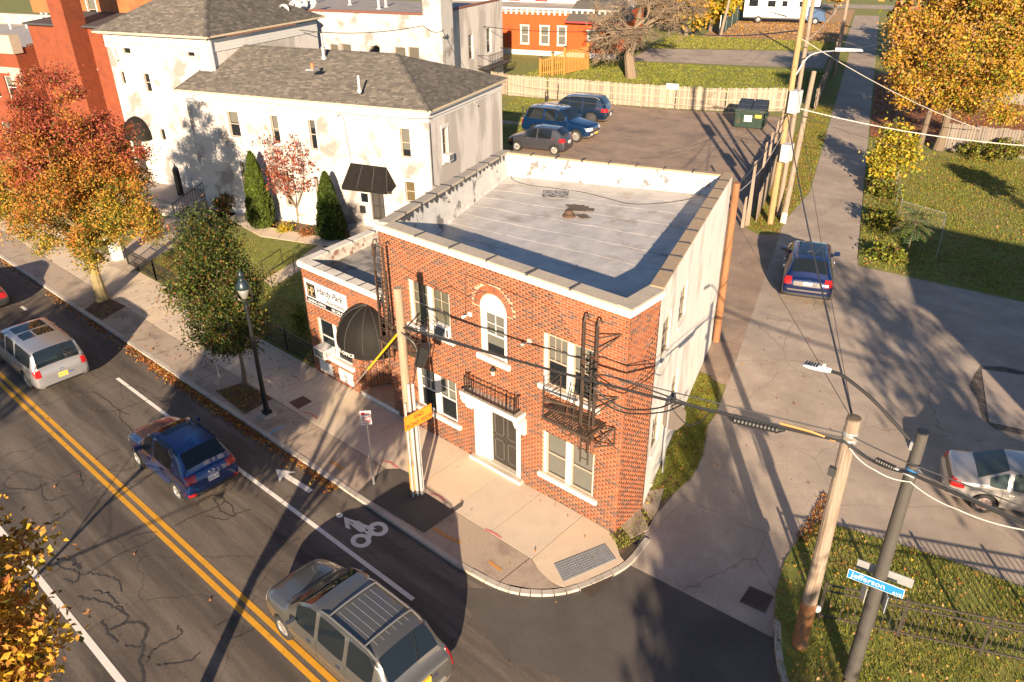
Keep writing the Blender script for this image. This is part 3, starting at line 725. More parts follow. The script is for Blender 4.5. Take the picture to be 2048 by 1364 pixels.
# windows of the facade
def pair(k, lites=(0,0), blinds=(1,1), bm=(None,None), sash=None):
    a, b, c, d = WIN[k]; m = (a+b)/2
    for q, nm in (((m-.085,m+.085,-.02),'mullion'),((a+.001,a+.085,-.03),'jamb'),((b-.05,b-.001,-.03),'jamb')):
        mb = MB(); wbox(mb, TF, X(q[0]), X(q[1]), -.15, q[2], c, d); mb.build(nm, FRAME_W, bld)
    w1 = window(bld, TF, X(a)+.085, X(m)-.085, c, d, blind=blinds[0], lites=lites[0], bmat=bm[0], frame=sash)
    w2 = window(bld, TF, X(m)+.085, X(b)-.05, c, d, blind=blinds[1], lites=lites[1], bmat=bm[1], frame=sash)
    mb = MB(); wbox(mb, TF, X(a)-.14, X(b)+.16, -.05, .09, c-.15, c-.002); mb.build('sill', SILL, bld)
    return w1, w2
OLIVE = mat('shade_olive', (.50,.45,.30), .9, .1, 3)
pair('UL', (3,2), (.95,.9), (OLIVE, OLIVE), FRAME_T); pair('UR', (3,2), (.5,.55), (BLIND, BLIND), FRAME_T); pair('LL', (3,2), (.5,.55), (CURTAIN, BLIND), FRAME_W); pair('LR', (0,0), (1,1), (BLIND, BLIND), FRAME_T)
a, b, c, d = WIN['AR']; mb = MB()
for s0, s1 in ((a+.001,a+.12),(b-.10,b-.001)): wbox(mb, TF, X(s0), X(s1), -.15, -.02, c, d)
pts = [(X(AC[0])+.5*math.cos(t), AC[1]-.03+.5*math.sin(t)) for t in [math.pi*k/18 for k in range(19)]]
n0 = len(mb.v)
mb.face([TF((s,.012,z)) for s, z in pts])
for p, q in zip(pts[:-1], pts[1:]): mb.face([TF((p[0],0,p[1])), TF((q[0],0,q[1])), TF((q[0],.012,q[1])), TF((p[0],.012,p[1]))])
wbox(mb, TF, X(a), X(b), -.14, .010, AC[1]-.10, AC[1]-.031)
mb.build('arch_panel', WHITE, bld)
window(bld, TF, X(a)+.12, X(b)-.10, c, d-.07, blind=.75, frame=FRAME_W, bmat=BLIND, lites=2)
mb = MB(); wbox(mb, TF, X(a)-.14, X(b)+.14, -.05, .09, c-.17, c-.002); mb.build('sill', SILL, bld)
# entrance: hood on scroll brackets, pilasters, black door, step
ent = MB(); PW = mat('portal_white', (.62,.60,.57), .65, .05, 4, col2=(.55,.50,.45), mix=(3,.64,.74))
wbox(ent, TF, X(-5.52), X(-3.24), -.02, .42, 2.47, 2.60); wbox(ent, TF, X(-5.46), X(-3.30), -.02, .36, 2.38, 2.469)
hood = ent.build('hood', PW, bld)
ht = MB(); wbox(ht, TF, X(-5.51), X(-3.25), .012, .41, 2.601, 2.606); ht.build('hood_top', mat('hood_lead', (.38,.32,.26), .9, .2, 6), hood)
def bracket(x0, x1):
    mb = MB(); prof = [(.02,1.86),(.10,1.84),(.15,1.90),(.13,1.97),(.17,2.03),(.27,2.10),(.31,2.20),(.35,2.30),(.36,2.379),(.0,2.379),(.0,1.86)]
    pr = [TF((X(x0),n,z)) for n,z in prof]; pl_ = [TF((X(x1),n,z)) for n,z in prof]; n = len(prof)
    mb.face(pr); mb.face(pl_[::-1])
    for i in range(n): mb.face((pr[i], pl_[i], pl_[(i+1)%n], pr[(i+1)%n]))
    mb.build('bracket', PW, bld)
bracket(-5.56,-5.34); bracket(-3.43,-3.21)
for q in ((-5.32,-5.16),(-3.60,-3.45)): mb = MB(); wbox(mb, TF, X(q[0]), X(q[1]), -.15, .02, .12, 2.36); mb.build('pilaster', PW, bld)
mb = MB(); mb.hexa([TF(p) for p in ((X(-5.16),-.06,.12),(X(-4.80),-.06,.12),(X(-4.80),-.22,.12),(X(-5.16),-.16,.12),(X(-5.16),-.06,2.36),(X(-4.80),-.06,2.36),(X(-4.80),-.22,2.36),(X(-5.16),-.16,2.36))])
wbox(mb, TF, X(-4.80), X(-4.72), -.22, -.05, .12, 2.36)
wbox(mb, TF, X(-5.33), X(-3.44), -.16, -.145, 2.20, 2.36)
mb.build('side_panel', PW, bld)
mb = MB(); wbox(mb, TF, X(-4.72), X(-3.6), -.26, -.16, .12, 2.36); dr = mb.build('door', mat('door_black', (.035,.03,.026), .5, .2, 5), bld)
mb = MB()
for s0, s1 in ((-4.62,-4.24),(-4.10,-3.72)):
    for z0, z1 in ((.28,1.0),(1.18,1.95)):
        for q in ((s0,s1,z0,z0+.03),(s0,s1,z1-.03,z1),(s0,s0+.03,z0,z1),(s1-.03,s1,z0,z1)): wbox(mb, TF, X(q[0]), X(q[1]), -.165, -.147, q[2], q[3])
mb.build('moulding', mat('door_edge', (.10,.09,.08), .5), dr)
mb = MB(); hp = TF((X(-4.66),-.13,1.12)); mb.lathe([(.03,-.03),(.035,0),(.02,.03)], hp, 8, 0, 'y'); mb.lathe([(.02,-.02),(.025,0),(.01,.02)], (hp[0],hp[1],hp[2]+.16), 8, 0, 'y'); mb.build('handle', mat('brass', (.6,.5,.35), .3, metal=.9), dr)
mb = MB(); wbox(mb, TF, X(-5.46), X(-3.33), -.0, .17, -.02, .10); wbox(mb, TF, X(-5.33), X(-3.44), -.42, .0, -.02, .118); st = mb.build('step', mat('step_stone', (.5,.43,.35), .9, .15, 4), bld)
mb = MB(); wbox(mb, TF, X(-5.47), X(-3.32), .171, .178, -.02, .10); mb.build('step_nosing', PW, st)
# rail on the hood
rl = thing('balcony_railing', 'black wrought iron railing with scroll ends standing on the white entrance hood', 'railing', TF((X(-4.38),.3,2.606)))
mb = MB(); za, zb = 2.62, 3.14; x0, x1, yf, yb = X(-5.36), X(-3.40), .34, .06
for z in (za+.03, zb): mb.bar(TF((x0,yf,z)), TF((x1,yf,z)), .025, .025); mb.bar(TF((x0,yb,z)), TF((x0,yf,z)), .025, .025); mb.bar(TF((x1,yb,z)), TF((x1,yf,z)), .025, .025)
mb.build('rail', BLACK, rl)
for k in range(14):
    s = x0 + (x1-x0)*k/13; e = k in (0,2,11,13)
    mb = MB(); mb.bar(TF((s,yf,2.606)), TF((s,yf,zb+(.06 if e else .03))), .028 if e else .014, .028 if e else .014, up=(1,0,0)); mb.build('post' if e else 'bar', BLACK, rl)
mb = MB()
for s in (x0, x1):
    for n_ in (.15,.25): mb.bar(TF((s,n_,za)), TF((s,n_,zb)), .014, .014, up=(1,0,0))
for sc in (x0+(x1-x0)/13, x1-(x1-x0)/13):
    for zc, r in ((2.78,.06),(2.90,.045),(3.02,.06)):
        mb.tube([TF((sc+r*math.cos(t), yf, zc+r*math.sin(t))) for t in [k*2*math.pi/10 for k in range(11)]], .009, 4)
mb.build('scroll', BLACK, rl)
# wall lamps and boxes on the facade
def lantern(parent, T, s, z, name='wall_lamp'):
    mb = MB(); p = T((s,.10,z)); mb.lathe([(.05,p[2]-.14),(.065,p[2]+.02)], (p[0],p[1],0), 8, 1); mb.lathe([(.10,p[2]+.02),(.09,p[2]+.05),(.03,p[2]+.12)], (p[0],p[1],0), 8); mb.bar(T((s,0,z+.05)), T((s,.1,z+.05)), .03, .03)
    return mb.build(name, [BLACK, mat('lamp_glass', (.6,.52,.4), .3)], parent)
lantern(bld, TF, X(-4.40), 3.58)
def floodlight(parent, T, s, z, m):
    mb = MB(); wbox(mb, T, s-.06, s+.06, .0, .05, z-.06, z+.06)
    a = T((s,.05,z)); b = T((s-.09,.14,z-.05)); mb.tube([a,b],[.016,.022],6); d = (Vector(b)-Vector(a)).normalized()
    mb.tube([Vector(b)-d*.02, Vector(b)+d*.10],[.03,.052],8); return mb.build('flood_light', m, parent)
floodlight(bld, TF, X(onY(934,630,-.05)[0])+.1, onY(934,630,-.05)[1]+.05, WHITE); floodlight(bld, TF, X(onY(1058,683,-.05)[0]), onY(1058,683,-.05)[1], mat('old_white', (.55,.47,.40), .7))
mb = MB()
for pts in (((807,535),(880,580),(900,572),(934,592),(965,582)),((931,628),(932,590),(931,548)),((931,548),(1000,575),(1058,600),(1064,604)),((1064,604),(1063,660))):
    q = [TF((X(onY(a,b,-.02)[0]), .02, onY(a,b,-.02)[1])) for a,b in pts]; mb.tube(q, .009, 4)
mb.build('wall_cable', BLACK, bld)
# ------------------------------------------------------------------ leasing office annex
an = thing('leasing_office_annex', 'single storey red brick annex with white cornice left of the taller brick building', 'building', (-13.82,0,0))
ZA = 4.40
aT = wallT((-13.82,0), (-9.2,0)); XA = lambda x: x+13.82
awin = (XA(-13.22), XA(-11.40), 1.02, 2.42)
bp_ = [(XA(-13.46), XA(-12.70), .10, .58), (XA(-12.28), XA(-11.48), .12, .62)]
rec = (XA(-11.05), XA(-9.2)+.01, -.1, 2.55)
mb = MB(); wall(mb, aT, aT.L, -.1, ZA-.14, [awin, rec], reveal=.13)
arc = [(-11.05,0.0)] + [(-11.05+.80*(1-math.cos(t))*.95, .02+1.1*math.sin(t)) for t in [k*math.pi/2/7 for k in range(1,8)]]
aTs = [wallT(arc[i], arc[i+1]) for i in range(len(arc)-1)]
for t in aTs: wall(mb, t, t.L, -.1, 2.56)
lw = wallT((-14.75,7.5), (-13.82,0)); wall(mb, lw, lw.L, -.1, ZA-.14)
mb.face(((-11.05,0,2.56),(-9.0,0,2.56),(-9.0,1.9,2.56),(-11.05,1.9,2.56)))
mb.build('brick_backing', MORTAR, an)
skip_rec = lambda s, z, h: any(b[0]-.01 < s < b[1]+.01 and b[2]-.01 < z < b[3]+.01 for b in bp_)
jobs = [(aT, brick_rects(0, aT.L, 0, ZA-.14, [awin, rec], skip_rec))]
for t in aTs: jobs.append((t, brick_rects(.004, t.L-.004, .12, 2.55, pitch=.2185)))
jobs.append((lw, brick_rects(5, lw.L, 0, ZA-.14)))
bake_bricks(an, jobs, 200)
mb = MB(); wbox(mb, aT, -.08, aT.L-.0, -.28, .08, ZA-.14, ZA+.02); wbox(mb, lw, .0, lw.L-.0, -.25, .07, ZA-.14, ZA+.02); mb.build('cornice', WHITE, an)
def copings2(T, s0, s1, n, w0, w1, z, h, m, parent):
    ds = (s1-s0)/n
    for k in range(n):
        a, b = s0+k*ds+.008, s0+(k+1)*ds-.008; mb = MB(); wbox(mb, T, a, b, w0, w1, z, z+h+random.uniform(-.005,.005)); mb.build('coping_stone', m, parent)
        if k: mb = MB(); wbox(mb, T, a-.035, a+.02, w0-.01, w1-.002, z+.004, z+h+.010); mb.build('coping_joint', ASHT, parent)
copings2(aT, .3, aT.L-.02, 7, -.30, .085, ZA+.021, .06, mat('coping_white', (.62,.57,.50), .85, .15, 4, col2=(.42,.36,.30), mix=(2,.5,.7)), an); copings2(lw, .3, lw.L+.06, 6, -.28, .075, ZA+.021, .06, MATS['coping_white'], an)
mb = MB(); zr = 4.02
pa = [(-13.55,.28),(-9.2,.28),(-9.2,.2),(-11.6,8.2),(-14.5,7.4)]
mb.face([(x,y,zr) for x,y in pa]); mb.build('roof', mat('tarred_roof', (.30,.275,.25), .8, .25, 2, bump=.6, bscale=8, col2=(.09,.085,.085), mix=(1.1,.45,.62)), an)
mb = MB()
for a, b in (((-9.2,.285),(-13.54,.285)),((-13.54,.285),(-14.45,7.4))):
    mb.face(((*a,zr-.05),(*b,zr-.05),(*b,ZA+.03),(*a,ZA+.03)))
mb.build('upstand', mat('flaked_upstand', (.45,.41,.37), .9, .3, 4, bump=.6, col2=(.22,.12,.08), mix=(2.5,.52,.6)), an)
window(an, aT, awin[0]+.02, (awin[0]+awin[1])/2-.03, awin[2], awin[3], blind=.0, lites=0, pane=PANE2, deep=.10)
window(an, aT, (awin[0]+awin[1])/2+.03, awin[1]-.02, awin[2], awin[3], blind=.0, lites=0, pane=PANE2, deep=.10)
mb = MB(); wbox(mb, aT, (awin[0]+awin[1])/2-.03, (awin[0]+awin[1])/2+.03, -.12, -.03, awin[2], awin[3]); mb.build('mullion', FRAME_W, an)
mb = MB(); wbox(mb, aT, awin[0]-.08, awin[1]+.12, -.04, .10, awin[2]-.18, awin[2]-.002); mb.build('sill', SILL, an)
for q in bp_:
    mb = MB(); wbox(mb, aT, q[0], q[1], .002, .015, q[2], q[3]); mb.build('basement_panel', WHITE, an)
dT = wallT((-10.25,1.12), (-9.35,1.3))
mb = MB(); wbox(mb, dT, 0, .14, -.05, .05, .12, 2.55); wbox(mb, dT, dT.L-.12, dT.L, -.05, .05, .12, 2.55); wbox(mb, dT, .14, dT.L-.12, -.05, .05, 2.2, 2.55); df = mb.build('door_frame', WHITE, an)
mb = MB(); wbox(mb, dT, .14, dT.L-.12, -.06, .0, .12, 2.2); mb.build('door', mat('door_brown', (.10,.06,.04), .5, .2, 4), an)
mb = MB(); pl_ = [(-11.02,.02),(-9.02,.0),(-9.02,1.5),(-10.2,1.5),(-10.35,1.1),(-10.9,.6)]
mb.prism(pl_, -.05, .13); stp = mb.build('step', mat('step_brick', (.40,.30,.21), .9, .2, 5, bump=.3), an)
mb = MB(); mb.box(-11.04,-.03,-.05,-9.0,.019,.132); mb.build('step_nosing', WHITE, stp)
# board sign
sg = thing('leasing_sign', 'white board sign with gold monogram square and black strip reading Hardy Park Apartments', 'sign', aT((XA(-12.45),.02,2.92)))
s0, s1, z0, z1 = XA(-13.66), XA(-11.26), 2.93, 3.86; SGW = mat('sign_white', (.56,.58,.60), .35, .05, 2)
mb = MB(); wbox(mb, aT, s0, s1, .012, .045, z0, z1); mb.build('board', SGW, sg)
SGB = mat('sign_black', (.012,.012,.014), .35); SGG = mat('sign_gold', (.62,.50,.28), .35, metal=.5)
mb = MB(); wbox(mb, aT, s0+.03, s1-.0, .0455, .049, z0+.03, z0+.225); mb.build('strip', SGB, sg)
mb = MB(); wbox(mb, aT, s0+.12, s0+.62, .0455, .049, z0+.28, z1-.12); mb.build('emblem', SGB, sg)
put_text(sg, aT, s0+.15, z0+.36, .051, 'H', .48, SGG, bold=.006, sx=.75); put_text(sg, aT, s0+.37, z0+.36, .051, 'P', .48, SGG, bold=.006, sx=.75)
mb = MB()
for q in ((s0+.16,s0+.58,z0+.33,z0+.345),(s0+.16,s0+.58,z1-.165,z1-.15),(s0+.155,s0+.167,z0+.33,z1-.15)): wbox(mb, aT, q[0], q[1], .049, .052, q[2], q[3])
mb.build('emblem_border', SGG, sg)
put_text(sg, aT, s0+.72, z0+.56, .047, 'Hardy Park', .34, mat('sign_grey', (.045,.045,.05), .5), font_shear=.35, sx=.92, bold=.004); put_text(sg, aT, s0+1.22, z0+.30, .047, 'Apartments', .215, SGB, sx=1.0)
put_text(sg, aT, s0+.12, z0+.075, .051, 'LEASING OFFICE', .14, SGW, bold=.003); put_text(sg, aT, s0+1.50, z0+.075, .051, '585 235-2808', .145, SGW, bold=.003)
# dome awning
aw = thing('dome_awning', 'black dome awning lettered LEASING OFFICE over the annex corner door', 'awning', (-10.1,-.012,2.40))
cx_, rx, ry, zb, hh = -10.10, 1.22, 1.12, 2.62, 1.26
mb = MB(); NA, NB = 26, 12; vid = {}
for j in range(NB+1):
    ph = (math.pi/2)*j/NB
    for i in range(NA+1):
        t = math.pi*i/NA; rr = math.cos(ph)**.9 if j < NB else 0; g_ = 1-.012*(i % 6 == 0)
        vid[i,j] = mb._a((cx_-rx*math.cos(t)*rr*g_, -.014-ry*math.sin(t)*rr*g_, zb+hh*math.sin(ph)))
for j in range(NB):
    for i in range(NA): mb.f.append([vid[i,j], vid[i+1,j], vid[i+1,j+1], vid[i,j+1]]); mb.m.append(0)
CANV = mat('black_canvas', (.014,.0125,.011), .7, .3, 3, bump=.2, bscale=5, spec=.18)
mb.build('canopy', CANV, aw, smooth=True)
for i in (4,8,13,18,22):
    b_ = MB(); b_.tube([(p_[0], p_[1]-.004, p_[2]+.004) for p_ in (mb.v[vid[i,j]] for j in range(NB+1))], .012, 5); b_.build('rib', mat('canvas_rib', (.05,.047,.044), .6), aw)
mb = MB()
for i in range(NA):
    t0, t1 = math.pi*i/NA, math.pi*(i+1)/NA; f = lambda t, z, e=0: (cx_-(rx+e)*math.cos(t), -.014-(ry+e)*math.sin(t), z)
    mb.face((f(t0,zb-.20), f(t1,zb-.20), f(t1,zb+.004), f(t0,zb+.004)))
mb.build('valance', CANV, aw, smooth=True)
me = letters('LEASING OFFICE', .19, WHITE, extr=.003, bold=.003); wdt = max(v.co.x for v in me.vertices)
for v in me.vertices:
    t = rad(90) - (wdt/2 - v.co.x)/1.30 - rad(12); r_ = .012 - v.co.y
    v.co = (cx_-(rx+r_)*math.cos(t)+10.1, -.014-(ry+r_)*math.sin(t)+.012, zb-.165+v.co.z-2.40)
o = bpy.data.objects.new('lettering', me); COL.objects.link(o); o.parent = aw
def window_unit(loc_T, s, z, w, h, d, label, m=None):
    """window air conditioner: case, grille slats, side louvre"""
    t = thing('air_conditioner', label, 'air conditioner', loc_T((s,.0,z)) if not isinstance(loc_T, tuple) else loc_T[0]((s,0,z)), grid=isinstance(loc_T, tuple))
    T = loc_T if not isinstance(loc_T, tuple) else loc_T[0]
    mb = MB(); wbox(mb, T, s-w/2, s+w/2, -.1, d, z, z+h); mb.build('case', m or WHITE, t)
    mb = MB(); wbox(mb, T, s-w/2+.04, s+w/2-.04, d+.001, d+.006, z+.04, z+h-.04); g = mb.build('grille', mat('grille_dark', (.06,.06,.06), .6), t)
    mb = MB()
    for k in range(7): wbox(mb, T, s-w/2+.04, s+w/2-.04, d+.006, d+.012, z+.05+k*(h-.1)/7, z+.05+k*(h-.1)/7+.012)
    for k in range(3): wbox(mb, T, s+w/2+.001, s+w/2+.008, .06+k*(d-.1)/3, .06+k*(d-.1)/3+.05, z+.06, z+h-.06)
    mb.build('louvres', mat('grille_grey', (.3,.3,.29), .6), g); return t
window_unit(aT, XA(-12.80), 1.03, .62, .36, .42, 'white air conditioner sitting on the annex window sill beside the dome awning')
window_unit(TF, X(-6.55), 3.96, .56, .36, .12, 'white air conditioner in the upper left window of the brick facade')

# ------------------------------------------------------------------ shingled roofs
SH = [mat('shingle_%d' % i, c, .95, .12, 10, bump=.3, bscale=60) for i, c in enumerate(((.082,.072,.063),(.10,.088,.075),(.118,.104,.088),(.068,.061,.055),(.14,.122,.104)))]
def shingles(parent, p0, p1, q0, q1, row=.155, tab=.30, name='shingles'):
    """eave p0->p1, ridge q0->q1: staggered tabs, each lifted at its lower edge"""
    p0, p1, q0, q1 = (Vector(p) for p in (p0,p1,q0,q1))
    slope = ((q0+q1)/2-(p0+p1)/2); n = (p1-p0).cross(slope).normalized(); H = (q0-p0).dot(slope.normalized()) if False else slope.length
    e = (p1-p0).normalized(); up = n.cross(e).normalized(); hh = (q0-p0).dot(up); R = max(2, int(hh/row)); V = []; MI = []
    def seg(t):
        a = p0.lerp(q0, t); b = p1.lerp(q1, t); return (a-p0).dot(e), (b-p0).dot(e)
    for r in range(R):
        t0, t1 = r/R, min(1, (r+1.25)/R); a0, b0 = seg(t0); a1, b1 = seg(t1); x = a0 - random.uniform(0, tab)
        while x < b0:
            w = tab*random.choice((.5,.8,1,1.2)); xa, xb = max(x, a0), min(x+w-.006, b0)
            if xb-xa > .03:
                xa1, xb1 = min(max(xa, a1), b1), max(min(xb, b1), a1); l = .012+random.uniform(0,.012)
                A = p0+e*xa+up*(hh*t0)+n*l; B = p0+e*xb+up*(hh*t0)+n*l; C_ = p0+e*xb1+up*(hh*t1)+n*.004; D = p0+e*xa1+up*(hh*t1)+n*.004
                V += [A, B, C_, D, A-n*(l+.004), B-n*(l+.004)]; MI += [random.choice((0,0,1,1,1,2,3,4))]*2
            x += w
    k = len(V)//6; F = (np.array([(0,1,2,3),(4,5,1,0)])[None]+(np.arange(k)*6)[:,None,None]).reshape(-1,4)
    return tag(npmesh(name, [tuple(v) for v in V], F, SH, MI, parent), kind='stuff')
def ridge_caps(parent, a, b, w=.30, step=.28):
    a = Vector(a); b = Vector(b); d = (b-a); L_ = d.length; d.normalize(); s = d.cross(Vector((0,0,1))).normalized(); n = s.cross(d).normalized(); mb = MB(); k = 0; x = 0
    while x < L_:
        p = a+d*x; q = a+d*min(L_, x+step*1.15)
        mb.hexa((p-s*w/2-n*.03, p+s*w/2-n*.03, q+s*w/2-n*.035, q-s*w/2-n*.035, p-s*.02+n*.05, p+s*.02+n*.05, q+s*.02+n*.035, q-s*.02+n*.035), k % 4); x += step; k += 1
    tag(mb.build('ridge_cap', SH, parent), kind='stuff')
def hip_roof(parent, u0, u1, v0, v1, ze, zr, ru0, ru1, sides='frlb', vm=None):
    vm = vm or (v0+v1)/2; A, B, C_, D = (u0,v0,ze), (u1,v0,ze), (u1,v1,ze), (u0,v1,ze); R0, R1 = (ru0,vm,zr), (ru1,vm,zr)
    mb = MB(); 
    for q in ((A,B,R1,R0),(B,C_,R1),(C_,D,R0,R1),(D,A,R0)): mb.face(q)
    mb.build('roof', mat('roof_felt', (.06,.055,.05), .95), parent)
    if 'f' in sides: shingles(parent, A, B, R0, R1)
    if 'r' in sides: shingles(parent, B, C_, R1, R1)
    if 'l' in sides: shingles(parent, D, A, R0, R0)
    for a, b in ((B,R1),(R0,R1)): ridge_caps(parent, a, b)
    if 'l' in sides: ridge_caps(parent, A, R0)
    mb = MB()
    for a, b in ((A,B),(B,C_),(C_,D),(D,A)): mb.bar((a[0],a[1],ze-.05), (b[0],b[1],ze-.05), .06, .10)
    mb.build('eave_board', mat('eave_tan', (.55,.44,.30), .8, .15, 5), parent)
WST = mat('painted_brick_white', (.46,.435,.41), .85, .10, 1.3, bump=.6, bscale=16, col2=(.26,.23,.21), mix=(.55,.53,.60))
WST2 = mat('painted_brick_side', (.58,.54,.50), .85, .07, 1.3, bump=.5, bscale=16, col2=(.40,.36,.33), mix=(.6,.45,.56), streak=(1,1,.3))
TRIM = mat('trim_white', (.58,.565,.54), .7, .05, 3)
def uv_wall(p0, p1): return wallT(p0, p1)
def surround(parent, T, h, top=.16, side=.09):
    mb = MB(); a, b, c, d = h
    wbox(mb, T, a-side, a-.001, -.02, .025, c, d); wbox(mb, T, b+.001, b+side, -.02, .025, c, d); wbox(mb, T, a-side-.06, b+side+.06, -.02, .035, d+.001, d+top); wbox(mb, T, a-side-.04, b+side+.04, -.02, .07, c-.11, c-.001)
    mb.build('window_surround', TRIM, parent)
# ---- white painted house (W2)
w2 = thing('white_painted_house', 'long white painted brick house with dark grey hipped shingle roof behind the garden', 'building', (-15.0,17.5,0), grid=True)
f2 = wallT((-30.4,17.5), (-15.0,17.5)); r2 = wallT((-15.0,17.5), (-15.0,26.4)); l2 = wallT((-30.4,26.4), (-30.4,17.5))
U2 = lambda u: u+30.4
def wv(x0, y0, x1, y1, v=17.5):
    a = onv(x0,y0,v); b = onv(x1,y1,v); return (U2(min(a[0],b[0])), U2(max(a[0],b[0])), min(a[1],b[1]), max(a[1],b[1]))
H2 = [wv(453,222,484,275), wv(539,230,563,287), wv(615,239,637,300), wv(799,256,823,316), wv(809,362,832,405), wv(479,322,500,392), wv(563,340,587,412), wv(628,352,645,420)]
door2 = wv(740,382,773,443); sl2 = wv(718,384,738,408)
mb = MB(); wall(mb, f2, f2.L, -.1, 6.7, H2+[door2, sl2], reveal=.16); wall(mb, l2, l2.L, -.1, 6.7); mb.build('front_wall', WST, w2)
s2 = [(onu(883,248,-15.0)[0]-17.5, onu(896,300,-15.0)[0]-17.5, 4.05, 5.75)]
mb = MB(); wall(mb, r2, r2.L, -.1, 6.7, s2, reveal=.16); mb.build('side_wall', WST2, w2)
for i, h in enumerate(H2):
    surround(w2, f2, h); window(w2, f2, *h, frame=FRAME_T, blind=(.45,.6,.3,.75,1,.5,.6,.6)[i], bmat=(BLIND,BLIND,CURTAIN,BLIND,mat('plywood', (.55,.36,.15), .8, .15, 5),BLIND,BLIND,BLIND)[i], deep=.15, thick=.045)
surround(w2, r2, s2[0]); window(w2, r2, *s2[0], frame=FRAME_T, blind=.3, lites=2, deep=.15, thick=.04)
mb = MB(); wbox(mb, f2, 0, f2.L+.02, .0, .03, 6.35, 6.86); wbox(mb, r2, .031, r2.L, .0, .03, 6.35, 6.86); wbox(mb, f2, -.25, f2.L+.25, .031, .26, 6.80, 6.86); wbox(mb, r2, 0, r2.L, .031, .26, 6.80, 6.86); mb.build('fascia', TRIM, w2)
mb = MB(); wbox(mb, f2, .4, f2.L, .0, .04, -.1, .42); mb.build('base_course', TRIM, w2)
mb = MB(); wbox(mb, f2, door2[0], door2[1], -.16, -.10, door2[2], door2[3]); d2 = mb.build('door', mat('door_black', (0,0,0)), w2)
mb = MB()
for k in (0,1):
    for a, b in ((.10,.45),(.52,.92)): wbox(mb, f2, door2[0]+.12+k*.40, door2[0]+.42+k*.40, -.10, -.09, door2[2]+(door2[3]-door2[2])*a, door2[2]+(door2[3]-door2[2])*b)
mb.build('moulding', mat('door_edge2', (.055,.05,.048), .5), d2)
window(w2, f2, *sl2, frame=TRIM, blind=0, rail=False, pane=PANE2, deep=.1)
mb = MB(); wbox(mb, f2, door2[0]-.10, door2[0]-.001, -.02, .04, door2[2], door2[3]); wbox(mb, f2, door2[1]+.001, door2[1]+.07, -.02, .04, door2[2], door2[3]); mb.build('door_frame', TRIM, w2)
mb = MB(); wbox(mb, f2, U2(-19.6), U2(-17.3), .0, 1.1, -.1, .45); mb.build('step', CONC, w2)
mbq = onv(727,418,17.5); mb = MB(); wbox(mb, f2, U2(mbq[0])-.15, U2(mbq[0])+.15, .0, .12, mbq[1]-.2, mbq[1]+.2); mb.build('mailbox', BLACK, w2)
lq = onv(778,382,17.5); lantern(w2, f2, U2(lq[0]), lq[1])
hip_roof(w2, -30.7, -14.7, 17.2, 26.7, 6.98, 8.72, -30.2, -19.2, sides='frl')
for px, py, z, h, r_, m_ in ((719,182,0,.75,.06,WHITE),(648,116,0,.55,.10,GALV),(646,95,0,.8,.07,GALV)):
    z = 7.55 if px == 719 else 8.45
    p = at(px, py, z); u, v, _ = w2g(*p); pipe(w2, (u, v, z), h, r_, m_, cap=1.35 if r_ > .08 else None, flash=r_*1.8)
p = w2g(*at(625,136,8.35)); mb = MB(); mb.lathe([(.11,p[2]-.1),(.10,p[2]+.22),(.07,p[2]+.24)], (p[0],p[1],0), 10); mb.box(p[0]-.25,p[1]-.3,p[2]-.1,p[0]+.25,p[1]+.2,p[2]-.02, 1); mb.build('clay_vent', [mat('terracotta', (.40,.16,.07), .8, .1, 5), GALV], w2)
floodlight(w2, f2, U2(onv(682,227,17.5)[0]), onv(682,227,17.5)[1], mat('lamp_grey', (.32,.30,.28), .5)); floodlight(w2, r2, onu(950,205,-15.0)[0]-17.5, onu(950,205,-15.0)[1], MATS['lamp_grey'])
mb = MB()
mb.tube(smooth([f2((U2(onv(a,b,17.4)[0]), .1, onv(a,b,17.4)[1])) for a,b in ((420,196),(520,205),(600,214),(700,228),(800,236),(862,237))],3), .014, 4)
q = onv(684,230,17.4); mb.tube([f2((U2(q[0]),.03,q[1])), f2((U2(onv(700,320,17.4)[0]),.03,onv(700,320,17.4)[1]))], .012, 4)
mb.tube([r2((.06,.04,6.3)), r2((.06,.04,3.2)), r2((1.6,.04,2.5))], .02, 4)
mb.tube([r2((.1,.04,6.5)), r2((6.7,.04,6.45))], .012, 4)
mb.build('wall_cable', BLACK, w2)
# sloping door canopy
cq = thing('door_canopy', 'black sloping canvas canopy over the door of the white painted house', 'awning', (-18.9,17.48,2.2), grid=True)
a0, a1 = onv(701,326,17.45), onv(772,335,17.45); b0, b1 = onv(683,374,16.45), onv(774,384,16.45)
mb = MB(); t0, t1 = f2((U2(a0[0]),.02,a0[1])), f2((U2(a1[0]),.02,a1[1])); e0, e1 = f2((U2(b0[0]),1.05,b0[1])), f2((U2(b1[0]),1.05,b1[1]))
g0, g1 = f2((U2(b0[0])+.05,.02,b0[1])), f2((U2(b1[0])-.05,.02,b1[1]))
N_ = 3
for k in range(N_):
    l = lambda a, b, t: tuple(Vector(a).lerp(Vector(b), t)); mb.face((l(e0,e1,k/N_+.004), l(e0,e1,(k+1)/N_-.004), l(t0,t1,(k+1)/N_-.004), l(t0,t1,k/N_+.004)))
mb.face((e0,e1,t1,t0), 0) if False else None
mb.face((e1,g1,t1)); mb.face((e0,t0,g0)); 
mb.face((e0, e1, (e1[0],e1[1],e1[2]-.14), (e0[0],e0[1],e0[2]-.14)))
mb.build('canopy', CANV, cq)
mb = MB()
for k in range(4): mb.bar(l(e0,e1,k/N_), l(t0,t1,k/N_), .03, .02)
mb.build('ribs', mat('canvas_rib', (.05,.047,.044), .6), cq)
window_unit((r2,), s2[0][0]+.25, 4.07, .5, .36, .35, 'white air conditioner in the side window of the white painted house')

